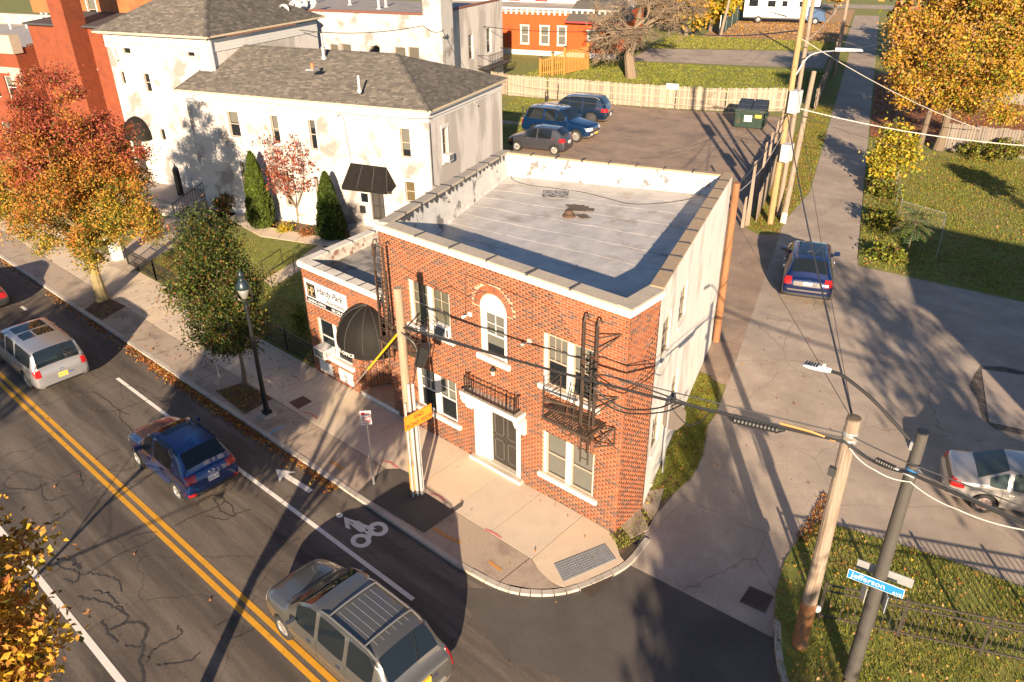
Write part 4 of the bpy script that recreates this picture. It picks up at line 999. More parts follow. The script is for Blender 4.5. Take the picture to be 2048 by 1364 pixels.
# ---- taller white house with porch (W3)
w3 = thing('white_hipped_house', 'tall white painted house with grey hipped roof and clapboard frieze left of the garden', 'building', (-29.6,19.1,0), grid=True)
f3 = wallT((-37.4,19.1), (-29.6,19.1)); r3 = wallT((-29.6,19.1), (-29.6,29.2)); l3 = wallT((-37.4,29.2), (-37.4,19.1)); U3 = lambda u: u+37.4
def w3v(x0, y0, x1, y1):
    a = onv(x0,y0,19.1); b = onv(x1,y1,19.1); return (U3(min(a[0],b[0])), U3(max(a[0],b[0])), min(a[1],b[1]), max(a[1],b[1]))
H3 = [w3v(243,88,263,108), w3v(372,97,391,114), w3v(240,142,254,168), w3v(286,146,306,184), w3v(319,257,334,281), w3v(262,275,297,345)]
mb = MB(); wall(mb, f3, f3.L, -.1, 9.3, H3, reveal=.14); wall(mb, l3, l3.L, -.1, 9.3); mb.build('front_wall', WST, w3)
mb = MB(); wall(mb, r3, r3.L, -.1, 9.3); mb.build('side_wall', WST2, w3)
for i, h in enumerate(H3[:5]): surround(w3, f3, h, .10, .06); window(w3, f3, *h, frame=FRAME_T, blind=.3 if i > 1 else 0, rail=i in (3,), deep=.12, thick=.04, pane=PANE2)
mb = MB(); h = H3[5]; wbox(mb, f3, h[0], h[1], -.14, -.08, h[2], h[3]); mb.build('door', mat('door_black', (0,0,0)), w3)
mb = MB()
for k in range(4): wbox(mb, f3, -.02, f3.L+.02, .0, .05-.008*k, 9.02+.165*k-.35, 9.02+.165*k-.35+.16); wbox(mb, r3, .06, r3.L, .0, .05-.008*k, 9.02+.165*k-.35, 9.02+.165*k-.35+.16)
tag(mb.build('clapboard', TRIM, w3), kind='stuff')
mb = MB(); wbox(mb, f3, -.25, f3.L+.25, .051, .28, 9.42, 9.50); wbox(mb, r3, 0, r3.L, .051, .28, 9.42, 9.50); wbox(mb, r3, .04, .15, .052, .16, 2, 9.4); mb.build('fascia', TRIM, w3)
hip_roof(w3, -37.8, -29.2, 18.7, 29.6, 9.58, 12.2, -33.6, -33.4, sides='frl', vm=24)
pipe(w3, (*w2g(*at(325,15,10.6))[:2], 10.5), .75, .09, WHITE, cap=1.3, flash=.2)
p = w2g(*at(258,44,9.95)); mb = MB(); mb.lathe([(.12,p[2]-.1),(.11,p[2]+.26),(.08,p[2]+.28)], (p[0],p[1],0), 10); mb.build('clay_vent', MATS['terracotta'], w3)
p = onv(240,118,19.1); floodlight(w3, f3, U3(p[0]), p[1], MATS['lamp_grey'])
mb = MB(); mb.tube(smooth([f3((U3(onv(a,b,19.05)[0]),.06,onv(a,b,19.05)[1])) for a,b in ((205,84),(250,88),(300,90),(400,97))],3), .014, 4); mb.tube([f3((U3(onv(219,70,19.0)[0]),.05,onv(219,70,19.0)[1])), f3((U3(onv(234,116,19.0)[0]),.05,onv(234,116,19.0)[1]))], .014, 4); mb.build('wall_cable', BLACK, w3)
d3 = thing('arched_canopy', 'black arched canvas canopy over the entrance of the tall white house', 'awning', (-36.6,19.08,3.3), grid=True)
c = onv(277,262,19.05); mb = MB(); vid = {}
for j in range(7):
    ph = (math.pi/2)*j/6
    for i in range(15):
        t = math.pi*i/14; vid[i,j] = mb._a((c[0]-1.0*math.cos(t)*math.cos(ph), 19.085-.85*math.sin(t)*math.cos(ph), c[1]-.25+1.15*math.sin(ph)))
for j in range(6):
    for i in range(14): mb.f.append([vid[i,j], vid[i+1,j], vid[i+1,j+1], vid[i,j+1]]); mb.m.append(0)
mb.build('canopy', CANV, d3, smooth=True)
mb = MB()
for i in range(14):
    t0, t1 = math.pi*i/14, math.pi*(i+1)/14; f = lambda t, z: (c[0]-1.0*math.cos(t), 19.085-.85*math.sin(t), z); mb.face((f(t0,c[1]-.42), f(t1,c[1]-.42), f(t1,c[1]-.245), f(t0,c[1]-.245)))
mb.build('valance', CANV, d3)
# porch with steps and iron rail
po = thing('porch', 'raised grey wooden porch with steps at the tall white house behind the maple', 'porch', (-33.2,17.5,0), grid=True)
mb = MB()
for k in range(15): mb.box(-37.3+k*.45, 16.6, .50, -37.3+k*.45+.43, 19.06, .56)
for k in range(15):
    b = MB(); b.box(-37.3+k*.45, 16.6, .50, -37.3+k*.45+.43, 19.06, .56); b.build('plank', mat('porch_grey', (.33,.28,.25), .85, .2, 4), po)
mb = MB(); mb.box(-37.3,16.65,-.1,-30.5,19.0,.495); mb.build('base', CONC, po)
for k in range(3):
    b = MB(); b.box(-33.2,16.6-.32*(k+1),-.1,-31.0,16.6-.32*k,.42-.14*k); b.build('step', CONC, po)
rp = thing('porch_railing', 'black iron stair railing at the porch steps', 'railing', (-31.2,16.2,0), grid=True)
def stair_rail(par, a, b, h=.85, n=9):
    a = Vector(a); b = Vector(b); mb = MB(); up = Vector((0,0,h)); mb.bar(a+up, b+up, .04, .04); mb.bar(a+up*.15, b+up*.15, .025, .025); mb.build('rail', BLACK, par)
    for k in range(n):
        p = a.lerp(b, k/(n-1)); m_ = MB(); w = .04 if k in (0, n-1) else .018; m_.bar(p, p+up*(1.03 if k in (0,n-1) else 1), w, w, up=(1,0,0)); m_.build('post' if k in (0,n-1) else 'bar', BLACK, par)
stair_rail(rp, (-31.0,15.5,0), (-31.0,18.3,.55), .9, 13)
bx = thing('lantern_post', 'black square lantern pillar with pitched cap standing on the porch', 'post', (*w2g(*at(362,390,.55))[:2],.56), grid=True)
p = w2g(*at(362,390,.55)); mb = MB(); mb.box(p[0]-.13,p[1]-.13,.56,p[0]+.13,p[1]+.13,2.05); mb.build('pillar', BLACK, bx)
mb = MB(); mb.lathe([(.24,2.05),(.26,2.12),(.05,2.38),(.04,2.5)], (p[0],p[1],0), 4); mb.build('cap', BLACK, bx)

# satellite dishes on the roof corner
for k, (px, py, sc) in enumerate(((592,18,.42),(607,12,.38),(622,10,.42),(570,25,.36))):
    p = w2g(*at(px, py+14, 9.6)); base = (p[0], p[1], 9.55)
    t = thing('satellite_dish', ('leftmost small round dish at the end of the row on the hipped roof', 'grey satellite dish second in the row on the roof corner', 'dark backed satellite dish third in the row on the roof corner', 'rightmost satellite dish at the roof corner')[(1,2,3,0)[k]], 'satellite dish', base, group='satellite dishes on the roof corner', grid=True)
    mb = MB(); mb.tube([base, (base[0],base[1],base[2]+.45)], .03, 6); mb.build('mast', GALV, t)
    mb = MB(); d = Vector((.35,-.85,.40)).normalized(); c = Vector((base[0],base[1],base[2]+.62)); a = d.orthogonal().normalized(); b = d.cross(a); prev = None
    for r_, dep in ((0.01,-.10),(.5,-.075),(.8,-.03),(1.0,.02)):
        ringv = [mb._a(c+(a*math.cos(2*math.pi*i/16)+b*math.sin(2*math.pi*i/16))*sc*r_+d*dep) for i in range(16)]
        if prev:
            for i in range(16): mb.f.append([prev[i], prev[(i+1)%16], ringv[(i+1)%16], ringv[i]]); mb.m.append(0)
        prev = ringv
    mb.build('dish', mat('dish_grey', (.36,.36,.36), .5, .06, 4), t, smooth=True)
    mb = MB(); mb.tube([c-d*.05-b*sc, c+d*.4-b*.1], .015, 4); mb.box(*(c+d*.4-b*.1-Vector((.05,.05,.05))), *(c+d*.4-b*.1+Vector((.05,.05,.05)))); mb.build('feed_arm', GALV, t)

# ---- flat roofed white building behind (W4)
w4 = thing('white_flat_roof_building', 'white painted flat roofed building with chimney and boarded windows behind the hipped house', 'building', (-32,49,0), grid=True)
f4 = wallT((-58,49), (-32,49)); r4 = wallT((-32,49), (-32,65)); U4 = lambda u: u+58
H4 = []
for q in ((659,88,678,112),(683,88,704,113),(740,92,760,114),(789,94,812,116),(816,94,839,117)):
    a = onv(q[0],q[1],49); b = onv(q[2],q[3],49); H4.append((U4(a[0]), U4(b[0]), b[1]-.5, a[1]))
S4 = []
for q in ((937,70,947,117),(973,57,983,104)):
    a = onu(q[0],q[1],-32); b = onu(q[2],q[3],-32); S4.append((a[0]-49, b[0]-49, min(a[1],b[1]), max(a[1],b[1])))
mb = MB(); wall(mb, f4, f4.L, -.1, 7.7, H4, reveal=.2); mb.build('front_wall', WST, w4)
mb = MB(); wall(mb, r4, r4.L, -.1, 7.7, S4, reveal=.2); mb.build('side_wall', WST2, w4)
for i, h in enumerate(H4): window(w4, f4, *h, frame=FRAME_T, blind=1, rail=False, bmat=mat('boarded_tan', (.55,.46,.36), .85, .1, 3), deep=.18, sill=(.1,.08,.1))
for h in S4: window(w4, r4, *h, frame=FRAME_W, blind=.7, deep=.18)
mb = MB(); mb.face(((-58,49,7.3),(-32,49,7.3),(-32,65,7.3),(-58,65,7.3))); mb.build('roof', mat('grey_flat_roof', (.30,.26,.235), .85, .2, 1.2, col2=(.2,.18,.17), mix=(.6,.5,.7)), w4)
TILE = mat('coping_tile', (.17,.07,.05), .7, .25, 6)
for k in range(40):
    b = MB(); b.tube([(-58+k*.65,49.1,7.74),(-58+k*.65+.62,49.1,7.74)], .14, 8); 
    if -58+k*.65 > -47: b.build('coping_tile', TILE, w4)
for k in range(20):
    b = MB(); b.tube([(-32.1,51.3+k*.65,7.74),(-32.1,51.3+k*.65+.62,7.74)], .14, 8); b.build('coping_tile', TILE, w4)
mb = MB(); mb.box(-32.2,48.2,-.1,-30.4,50.4,11.5); mb.box(-32.3,48.1,11.5,-30.3,50.5,11.8); mb.build('chimney', WST, w4)
for px, py in ((758,18),(772,14),(850,16),(700,10),(630,6)):
    p = w2g(*at(px,py,7.3)); pipe(w4, (p[0],p[1],7.3), random.uniform(.7,1.6), .12, mat('pipe_grey', (.5,.49,.48), .6, .1, 4), cap=1.5, flash=.3)
p = onv(888,68,48.15); mb = MB(); mb.lathe([(.2,-.2),(.3,.1)], (p[0],48.0,p[1]), 8, 0, 'y'); mb.build('flood_light', MATS['lamp_grey'], w4)
bl = thing('iron_balcony', 'black iron balcony bracketed to the side wall of the white flat roofed building', 'balcony', (-31.5,61.5,1.7), grid=True)
mb = MB(); mb.box(-31.98,58.6,1.62,-30.7,64.3,1.72); mb.build('platform', BLACK, bl)
mb = MB()
for z in (2.0,3.0): mb.bar((-30.72,58.6,z),(-30.72,64.3,z),.05,.05); mb.bar((-31.98,58.6,z),(-30.72,58.6,z),.05,.05); mb.bar((-31.98,64.3,z),(-30.72,64.3,z),.05,.05)
mb.build('rail', BLACK, bl)
for k in range(15): b = MB(); v = 58.6+5.7*k/14; b.bar((-30.72,v,1.72),(-30.72,v,3.0),.04,.04,up=(1,0,0)); b.build('bar', BLACK, bl)

# ---- red brick buildings at the left (W5, W6)
RB = mat('red_brick_wall', (.235,.052,.018), .85, .16, 2, bump=.3, bscale=30, col2=(.17,.038,.016), mix=(1.5,.5,.7)); RB2 = mat('orange_stucco', (.36,.12,.040), .85, .12, 1.5, bump=.3, col2=(.26,.08,.03), mix=(.8,.52,.7))
LIME = mat('limestone', (.42,.36,.28), .85, .1, 3)
def courses(parent, T, L, z0, z1, holes=(), step=.125, m=None):
    """far brickwork: thin raised courses"""
    mb = MB(); z = z0
    while z < z1:
        xs = [(0, L)]
        for h in holes:
            if h[2] < z+.05 < h[3]: xs = [s for a, b in xs for s in ((a, min(b, h[0])), (max(a, h[1]), b)) if s[1]-s[0] > .05]
        for a, b in xs: wbox(mb, T, a, b, .0, .018, z, z+step*.80)
        z += step
    tag(mb.build('brick_courses', m or RB, parent), kind='stuff')
MORT2 = mat('dark_mortar', (.16,.055,.03), .95, .1, 5)
w5 = thing('red_flat_roof_building', 'dark red brick building with grey flat roof and limestone parapet at the left', 'building', (-47.5,20.5,0), grid=True)
f5 = wallT((-66,20.5), (-47.5,20.5)); r5 = wallT((-47.5,20.5), (-47.5,34))
w5h = [(U_, U_+1.0, z_, z_+1.5) for U_ in (9.2,12.0,14.8,16.6) for z_ in (1.4,4.6)]
mb = MB(); wall(mb, f5, f5.L, -.1, 8.0, w5h, reveal=.2); wall(mb, r5, r5.L, -.1, 7.9); mb.build('wall', MORT2, w5)
courses(w5, f5, f5.L, 0, 7.9, w5h); courses(w5, r5, r5.L, 0, 7.8)
for h in w5h: window(w5, f5, *h, frame=FRAME_W, blind=.4, deep=.15)
mb = MB(); mb.face(((-66,20.5,7.5),(-47.5,20.5,7.5),(-47.5,34,7.5),(-66,34,7.5))); mb.build('roof', mat('pale_flat_roof', (.36,.33,.31), .8, .15, 1.2), w5)
mb = MB(); wbox(mb, f5, 0, f5.L+.1, -.45, .10, 8.0, 8.35); wbox(mb, f5, 0, f5.L+.02, -.01, .12, 6.3, 6.7); wbox(mb, f5, f5.L-1.3, f5.L+.12, -.5, .22, 7.6, 8.75); wbox(mb, f5, f5.L-.9, f5.L+.08, -.01, .2, 5.6, 6.29); mb.build('parapet', LIME, w5)
for k in range(18): b = MB(); b.tube([(-47.6,21.6+k*.68,7.93),(-47.6,21.6+k*.68+.65,7.93)], .13, 8); b.build('coping_tile', TILE, w5)
mb = MB()
for px, py in ((22,58),(54,56),(82,52)): p = w2g(*at(px,py,7.5)); mb.tube(smooth([(p[0],p[1],7.4),(p[0],p[1],8.1),(p[0]+.25,p[1],8.25),(p[0]+.4,p[1],8.0)],4), .07, 6)
tag(mb.build('gooseneck_vents', WHITE, w5), kind='stuff')
p = w2g(*at(92,40,7.5)); mb = MB()
for e in (-.3,.3): mb.tube([(p[0]+e,p[1],7.4),(p[0]+e,p[1],10.5)], .17, 8)
tag(mb.build('flue_pipes', GALV, w5), kind='stuff')
mb = MB(); mb.box(-72,33.5,-.1,-47.4,34,8.3); mb.build('rear_parapet', CONC, w5)
ch = thing('brick_chimney', 'tall red brick chimney stack rising between the red building and the white house', 'chimney', (-42.6,21.1,0), grid=True)
c5 = [wallT((-43.2,20.5),(-42.0,20.5)), wallT((-42.0,20.5),(-42.0,21.9)), wallT((-43.2,21.9),(-43.2,20.5))]
mb = MB()
for T in c5: wall(mb, T, T.L, -.1, 13.5)
mb.build('core', MORT2, ch)
for T in c5: courses(ch, T, T.L, 0, 13.5)
w6 = thing('orange_brick_house', 'orange brick house with tall sash window behind the tall chimney', 'building', (-40,21.8,0), grid=True)
f6 = wallT((-47.4,21.9), (-37.5,21.9)); h6 = [(47.4+onv(181,140,21.9)[0], 47.4+onv(206,192,21.9)[0], onv(205,192,21.9)[1], onv(182,140,21.9)[1])]
mb = MB(); wall(mb, f6, f6.L, -.1, 9.3, h6); mb.build('wall', MORT2, w6); courses(w6, f6, f6.L, 0, 9.2, h6)
surround(w6, f6, h6[0]); window(w6, f6, *h6[0], blind=.8, frame=FRAME_W)
mb = MB(); mb.hexa(((-47.4,21.5,9.3),(-37.4,21.5,9.3),(-37.4,26,9.6),(-47.4,26,9.6),(-47.4,21.5,9.42),(-37.4,21.5,9.42),(-37.4,26,9.72),(-47.4,26,9.72))); mb.build('roof', mat('slate_dark', (.05,.05,.055), .8, .2, 5), w6)
f7 = wallT((-52,26), (-39.2,26)); h7 = [(52+onv(170,-8,26)[0], 52+onv(200,46,26)[0], onv(200,46,26)[1], onv(172,-8,26)[1])]
mb = MB(); wall(mb, f7, f7.L, 9.5, 15, h7); wall(mb, wallT((-39.2,26),(-39.2,33)), 7, 9.5, 15); mb.build('upper_wall', RB2, w6); surround(w6, f7, h7[0]); window(w6, f7, *h7[0], blind=.5, frame=FRAME_T)
w7 = thing('gabled_house', 'grey roofed gabled house with orange brick end behind the tall white house', 'building', (-46,37,0), grid=True)
mb = MB(); mb.box(-52,33,-.1,-41.2,42,8.6); mb.build('wall', RB2, w7)
mb = MB(); mb.hexa(((-52.2,32.6,8.6),(-41,32.6,8.6),(-41,42.4,8.6),(-52.2,42.4,8.6),(-52.2,37.4,11.2),(-41,37.4,11.2),(-41,37.6,11.2),(-52.2,37.6,11.2))); mb.build('roof', SH[1], w7)
shingles(w7, (-52.2,32.58,8.62), (-41,32.58,8.62), (-52.2,37.4,11.22), (-41,37.4,11.22), row=.22, tab=.5)

# ---- orange building beyond the fence, white house above it
wo = thing('orange_brick_building', 'bright orange painted brick building with white bracketed cornice beyond the wooden fence', 'building', (-31,80,0), grid=True)
ORG = mat('orange_paint', (.42,.072,.010), .8, .08, 1.2, bump=.3, bscale=18, col2=(.34,.055,.012), mix=(.8,.5,.7))
fo = wallT((-50,80), (-23.6,80)); ro = wallT((-23.6,80),(-23.6,92)); UO = lambda u: u+50; HO = []
for q in ((1042,51,1057,87),(1081,52,1097,89),(1116,53,1131,91),(1176,62,1196,80)):
    a = onv(q[0],q[1],80); b = onv(q[2],q[3],80); HO.append((UO(a[0]), UO(b[0]), b[1], a[1]))
mb = MB(); wall(mb, fo, fo.L, .55, 5.0, HO, reveal=.15); wall(mb, ro, ro.L, .55, 5.0); mb.build('wall', ORG, wo)
mb = MB(); wbox(mb, fo, 0, fo.L+.03, -.1, .04, -.1, .55); mb.build('base_course', TRIM, wo)
for h in HO: surround(wo, fo, h, .12, .10); window(wo, fo, *h, blind=1, bmat=BLIND, frame=FRAME_W, thick=.07)
mb = MB(); wbox(mb, fo, 0, fo.L+.2, -.1, .45, 5.35, 5.55); wbox(mb, fo, 0, fo.L+.03, -.1, .03, 5.0, 5.35, 1); mb.build('cornice', [TRIM, mat('cornice_grey', (.30,.28,.28), .8)], wo)
for k in range(36):
    b = MB(); s = .3+k*.72; wbox(b, fo, s, s+.22, .031, .30, 4.75, 5.34)
    if s > 9: b.build('bracket', TRIM, wo)
mb = MB(); mb.face(((-50,79.7,5.56),(-23.3,79.7,5.56),(-23.3,92,5.6),(-50,92,5.6))); mb.build('roof', mat('grey_flat_roof', (0,0,0)), wo)
mb = MB(); mb.hexa(((-30,79.2,4.2),(-22.5,79.2,4.2),(-22.5,84,4.2),(-30,84,4.2),(-29,80.5,6.4),(-23.5,80.5,6.4),(-23.5,83,6.4),(-29,83,6.4))); mb.build('porch_roof', SH[3], wo)
mb = MB(); mb.box(-30,79.15,4.0,-22.5,79.3,4.22); mb.build('porch_fascia', mat('dark_red_trim', (.25,.03,.03), .7), wo)
wh2 = thing('white_gabled_house', 'white house with dark red window trim rising behind the orange building', 'building', (-33,86,0), grid=True)
fh = wallT((-50,86), (-26,86)); mb = MB(); hh2 = [(50+onv(1027,10,86)[0]-.5, 50+onv(1027,10,86)[0]+.7, 5.9, 7.5), (50+onv(1082,10,86)[0]-.6, 50+onv(1082,10,86)[0]+.7, 5.9, 7.5)]
wall(mb, fh, fh.L, -.1, 10, hh2); wall(mb, wallT((-26,86),(-26,96)), 10, -.1, 10); mb.build('wall', TRIM, wh2)
for h in hh2:
    mb = MB(); wbox(mb, fh, h[0]-.2, h[0], 0, .06, h[2]-.2, h[3]+.2); wbox(mb, fh, h[1], h[1]+.2, 0, .06, h[2]-.2, h[3]+.2); wbox(mb, fh, h[0], h[1], 0, .06, h[2]-.2, h[2]); wbox(mb, fh, h[0], h[1], 0, .06, h[3], h[3]+.2); mb.build('window_surround', MATS['dark_red_trim'], wh2); window(wh2, fh, *h, blind=.6)
# ------------------------------------------------------------------ fire escapes
FE = mat('escape_paint', (.055,.040,.030), .6, .3, 8, col2=(.12,.05,.025), mix=(3,.55,.68))
def fire_escape(x_l, x_r, px0, px1, label, guard_x, flip):
    """wall ladder x_l..x_r plus platform px0..px1; y measured outwards"""
    t = thing('fire_escape', label, 'fire escape', ((x_l+x_r)/2, -.45, 2.7), group='iron fire escapes on the brick facade')
    y = -.45; zt = 6.72
    for x in (x_l, x_r):
        mb = MB(); mb.bar((x,y,2.75),(x,y,6.45),.05,.06,up=(1,0,0)); mb.tube(smooth([(x,y,6.40),(x,y+.01,6.50),(x,y+.06,6.58),(x,y+.14,6.55),(x,y+.17,6.46)],4), .022, 6); mb.build('ladder_rail', FE, t)
        mb = MB(); mb.tube([(x,y-.01,2.75),(x,y-.01,3.12)], .055, 8); mb.build('rail_sleeve', mat('rust_sleeve', (.16,.065,.035), .7, .3, 8), t)
    k = 0; z = 2.95
    while z < 6.5: mb = MB(); mb.bar((x_l,y,z),(x_r,y,z),.022,.022); mb.build('rung', FE, t); z += .29
    for x in (x_l+.10, x_r-.06):                     # sliding drop ladder
        mb = MB(); mb.bar((x,y-.10,2.35),(x,y-.10,5.6),.03,.04,up=(1,0,0)); mb.build('drop_ladder_rail', FE, t)
    for z in np.arange(2.5, 5.5, .3): mb = MB(); mb.bar((x_l+.1,y-.10,z),(x_r-.06,y-.10,z),.018,.018); mb.build('drop_ladder_rung', FE, t)
    xo = x_r if not flip else x_l; e = .42 if not flip else -.42
    for z in (6.15, 4.35):
        mb = MB(); mb.bar((xo,y,z-.02),(xo+e,-.01,z+.06),.03,.03); mb.bar((xo,y,z-.45),(xo+e,-.012,z+.05),.03,.03); mb.build('wall_brace', FE, t)
    zp, yo = 3.47, -.84
    mb = MB()
    mb.bar((px0,yo,zp-.03),(px1,yo,zp-.03),.05,.09); mb.bar((px0,-.05,zp-.03),(px1,-.05,zp-.03),.05,.09)
    for x in (px0, px1): mb.bar((x,yo,zp-.03),(x,-.02,zp-.03),.05,.09)
    mb.build('platform_frame', FE, t)
    n = 18
    for i in range(n):
        x = px0+.03+(px1-px0-.06)*i/(n-1); mb = MB(); mb.bar((x,yo+.03,zp+.005),(x,-.08,zp+.005),.045,.02); mb.build('slat', FE, t)
    gx = guard_x
    mb = MB()
    for yy in (yo, -.10): mb.bar((gx,yy,zp),(gx,yy,zp+.92),.03,.03,up=(1,0,0))
    for zz in np.arange(.12, .93, .16): mb.bar((gx,yo,zp+zz),(gx,-.10,zp+zz+.05),.016,.016)
    mb.build('end_guard', FE, t)
    xl = x_l if not flip else x_r
    mb = MB(); mb.bar((gx,yo,zp+.55),(xl,yo+.25,zp+.55),.045,.06); mb.build('hand_rail', FE, t)
    mb = MB(); mb.bar((gx,yo,zp+.28),(xl,yo+.25,zp+.28),.02,.03); mb.build('hand_rail', FE, t)
    for x in (px0+.12, px1-.12):
        mb = MB(); mb.bar((x,yo+.04,zp-.08),(x,-.02,zp-.75),.04,.04); mb.bar((x,-.025,zp-.75),(x,-.025,zp-.05),.04,.04,up=(1,0,0)); mb.build('platform_bracket', FE, t)
    xo2 = x_r+.04 if not flip else x_l-.04; e2 = .36 if not flip else -.36
    mb = MB()
    for a, b in (((xo2,y,zp),(xo2+e2,-.04,zp)), ((xo2,y,zp-.55),(xo2+e2,-.04,zp-.55)), ((xo2,y,zp),(xo2+e2,-.05,zp-.55)), ((xo2,y+.01,zp-.55),(xo2+e2,-.06,zp)), ((xo2+e2,-.04,zp),(xo2+e2,-.04,zp-.6))): mb.bar(a, b, .03, .03)
    mb.build('cross_brace', FE, t)
    mb = MB(); s = -1 if not flip else 1
    for d in (-.13,.13): mb.bar((xl+s*.25+d,yo+.1,zp-.35),(xl+s*.18+d*.6,yo+.3,zp+1.0),.022,.022,up=(1,0,0))
    for k in range(5): f = k/4; mb.bar((xl+s*(.25-.07*f)-.13,yo+.1+.2*f,zp-.3+1.2*f),(xl+s*(.25-.07*f)+.13,yo+.1+.2*f,zp-.3+1.2*f),.018,.018)
    mb.build('step_ladder', FE, t); return t
fire_escape(-.98,-.58, -1.95,-.50, 'right fire escape, black iron ladder and slatted platform near the corner of the brick facade', -1.93, False)
fire_escape(-8.95,-8.50, -8.6,-7.05, 'left fire escape, black iron ladder beside the dome awning and wooden pole', -7.08, True)

# ------------------------------------------------------------------ poles
def wood(name, c, c2): return mat(name, c, .85, .22, 5, bump=.5, bscale=30, col2=c2, mix=(1.6,.5,.7), streak=(5,5,.35))
WD_LIGHT = wood('pole_light', (.33,.245,.165), (.26,.185,.12)); WD_GREY = wood('pole_grey', (.29,.225,.17), (.15,.105,.07)); WD_YEL = wood('pole_yellow', (.37,.25,.115), (.29,.19,.085)); WD_BROWN = wood('pole_brown', (.27,.125,.055), (.18,.08,.036)); WD_OLD = wood('pole_old', (.28,.21,.155), (.18,.13,.09))
def wpole(name_label, base, h, r0, r1, m, lean=(0,0), group=None, n=14):
    t = thing('utility_pole', name_label, 'utility pole', base, group=group)
    mb = MB(); K = 8
    mb.tube([(base[0]+lean[0]*i/K+random.uniform(-.006,.006), base[1]+lean[1]*i/K, base[2]-.2+(h+.2)*i/K) for i in range(K+1)], [r0+(r1-r0)*i/K for i in range(K+1)], n)
    mb.build('pole', m, t, smooth=False); return t
pB = at(831,985); p1 = wpole('light wooden pole with pale conduits standing on the dark asphalt patch before the facade', pB, 6.72, .135, .115, WD_LIGHT)
for k, (dx, dy, ht) in enumerate(((.16,-.05,3.9),(.23,.05,3.9),(.10,-.17,3.3),(.20,.15,2.6))):
    mb = MB(); mb.tube([(pB[0]+dx,pB[1]+dy,0),(pB[0]+dx*.97,pB[1]+dy*.97,ht)], .042 if k < 2 else .03, 8); mb.build('conduit', mat('conduit_grey', (.40,.39,.38), .5, .08, 4), p1)
mb = MB(); mb.tube([(pB[0]-.01,pB[1],.0),(pB[0]-.01,pB[1],1.15)], .142, 14); mb.build('stain_band', mat('pole_orange', (.50,.27,.08), .8, .25, 6, streak=(5,5,.4)), p1)
mb = MB()
for a, b in (((.1,-.1,5.5),(.45,-.05,4.4)),((.12,.0,5.4),(.25,.05,3.9)),((.1,.1,5.6),(.75,.3,5.0)),((-.1,.0,5.5),(.3,.4,4.6))):
    mb.tube(smooth([(pB[0]+a[0],pB[1]+a[1],a[2]), (pB[0]+(a[0]+b[0])/2+.25,pB[1]+(a[1]+b[1])/2+.1,(a[2]+b[2])/2+.2), (pB[0]+b[0],pB[1]+b[1],b[2])],5), .018, 5)
mb.build('riser_cable', BLACK, p1)
mb = MB(); mb.tube([(pB[0]+.35,pB[1]+.25,4.45),(pB[0]+.55,pB[1]+.35,5.05)], .16, 10); mb.build('splice_case', BLACK, p1)
pR = at(1598,1290,.02); p2 = wpole('weathered wooden pole on the corner lawn carrying the cable bundle', pR, 6.42, .17, .135, WD_GREY)
mb = MB(); mb.lathe([(.137,6.40),(.137,6.44),(.05,6.45)], (pR[0],pR[1],0), 14); mb.build('pole_top', mat('pole_end', (.12,.09,.06), .9, .3, 20), p2)
mb = MB(); mb.tube([(pR[0],pR[1],0.0),(pR[0],pR[1],1.45)], .172, 14); mb.build('stain_band', mat('pole_rust', (.30,.13,.05), .85, .45, 7, streak=(4,4,.8), col2=(.10,.07,.05), mix=(2.4,.5,.65)), p2)
mb = MB(); mb.box(pR[0]-.2,pR[1]-.2,5.05,pR[0]-.05,pR[1]-.1,5.25); mb.build('junction_box', mat('dark_plastic', (.05,.05,.05), .5), p2)
mb = MB(); mb.lathe([(.145,6.02),(.15,6.04),(.15,6.1),(.145,6.12)], (pR[0],pR[1],0), 14); mb.lathe([(.145,5.86),(.15,5.88),(.15,5.94),(.145,5.96)], (pR[0],pR[1],0), 14); mb.build('bolt_band', GALV, p2)
mb = MB(); q = (pR[0]+.18, pR[1]+.08, 1.25); mb.lathe([(.05,1.2),(.07,1.24),(.07,1.33),(.02,1.35)], (q[0],q[1],0), 8); mb.build('pole_cap', WHITE, p2)
p3 = wpole('reddish brown wooden pole touching the back corner of the white side wall', at(1432,682), 6.55, .15, .13, WD_BROWN)
q4 = at(1540,448); p4 = wpole('tallest yellow wooden pole beside the alley, taller of the close pair', q4, 13.2, .165, .13, WD_YEL)
q5 = at(1556,432); p5 = wpole('thin grey wooden pole standing close behind the tall yellow pole', q5, 11.5, .14, .10, WD_OLD, lean=(-.1,.3))
q6 = at(1545,446); q6 = (q6[0]+.45,q6[1]+.3,0); p6 = wpole('short grey wooden pole with white painted foot tangled in cables beside the alley', q6, 7.6, .16, .13, WD_OLD, lean=(-.9,3.2))
mb = MB(); mb.tube([(q6[0],q6[1],0),(q6[0]-.05,q6[1]+.2,.55)], .175, 10); mb.build('painted_foot', mat('old_white', (0,0,0)), p6)
q7 = at(1668,150); p7 = wpole('leaning wooden pole further up the alley', q7, 11, .2, .16, WD_OLD)
q8 = at(1440,74); p8 = wpole('slim wooden pole in front of the yellow trees and green screen', q8, 9.5, .2, .15, WD_OLD, lean=(1.2,.6))
q9 = (q8[0]-9, q8[1]-4, 0)
for t, q in ((p4, q4),):
    for (px, py, w, h, lab) in ((1590,200,.9,1.1,0),(1556,300,.6,.9,1)):
        z = height(px, py, q); mb = MB(); mb.box(q[0]+.18,q[1]-.55,z-h/2,q[0]+.62,q[1]+.05,z+h/2); mb.build('cable_cabinet', mat('cabinet_white', (.46,.47,.49), .5, .05, 3), t)
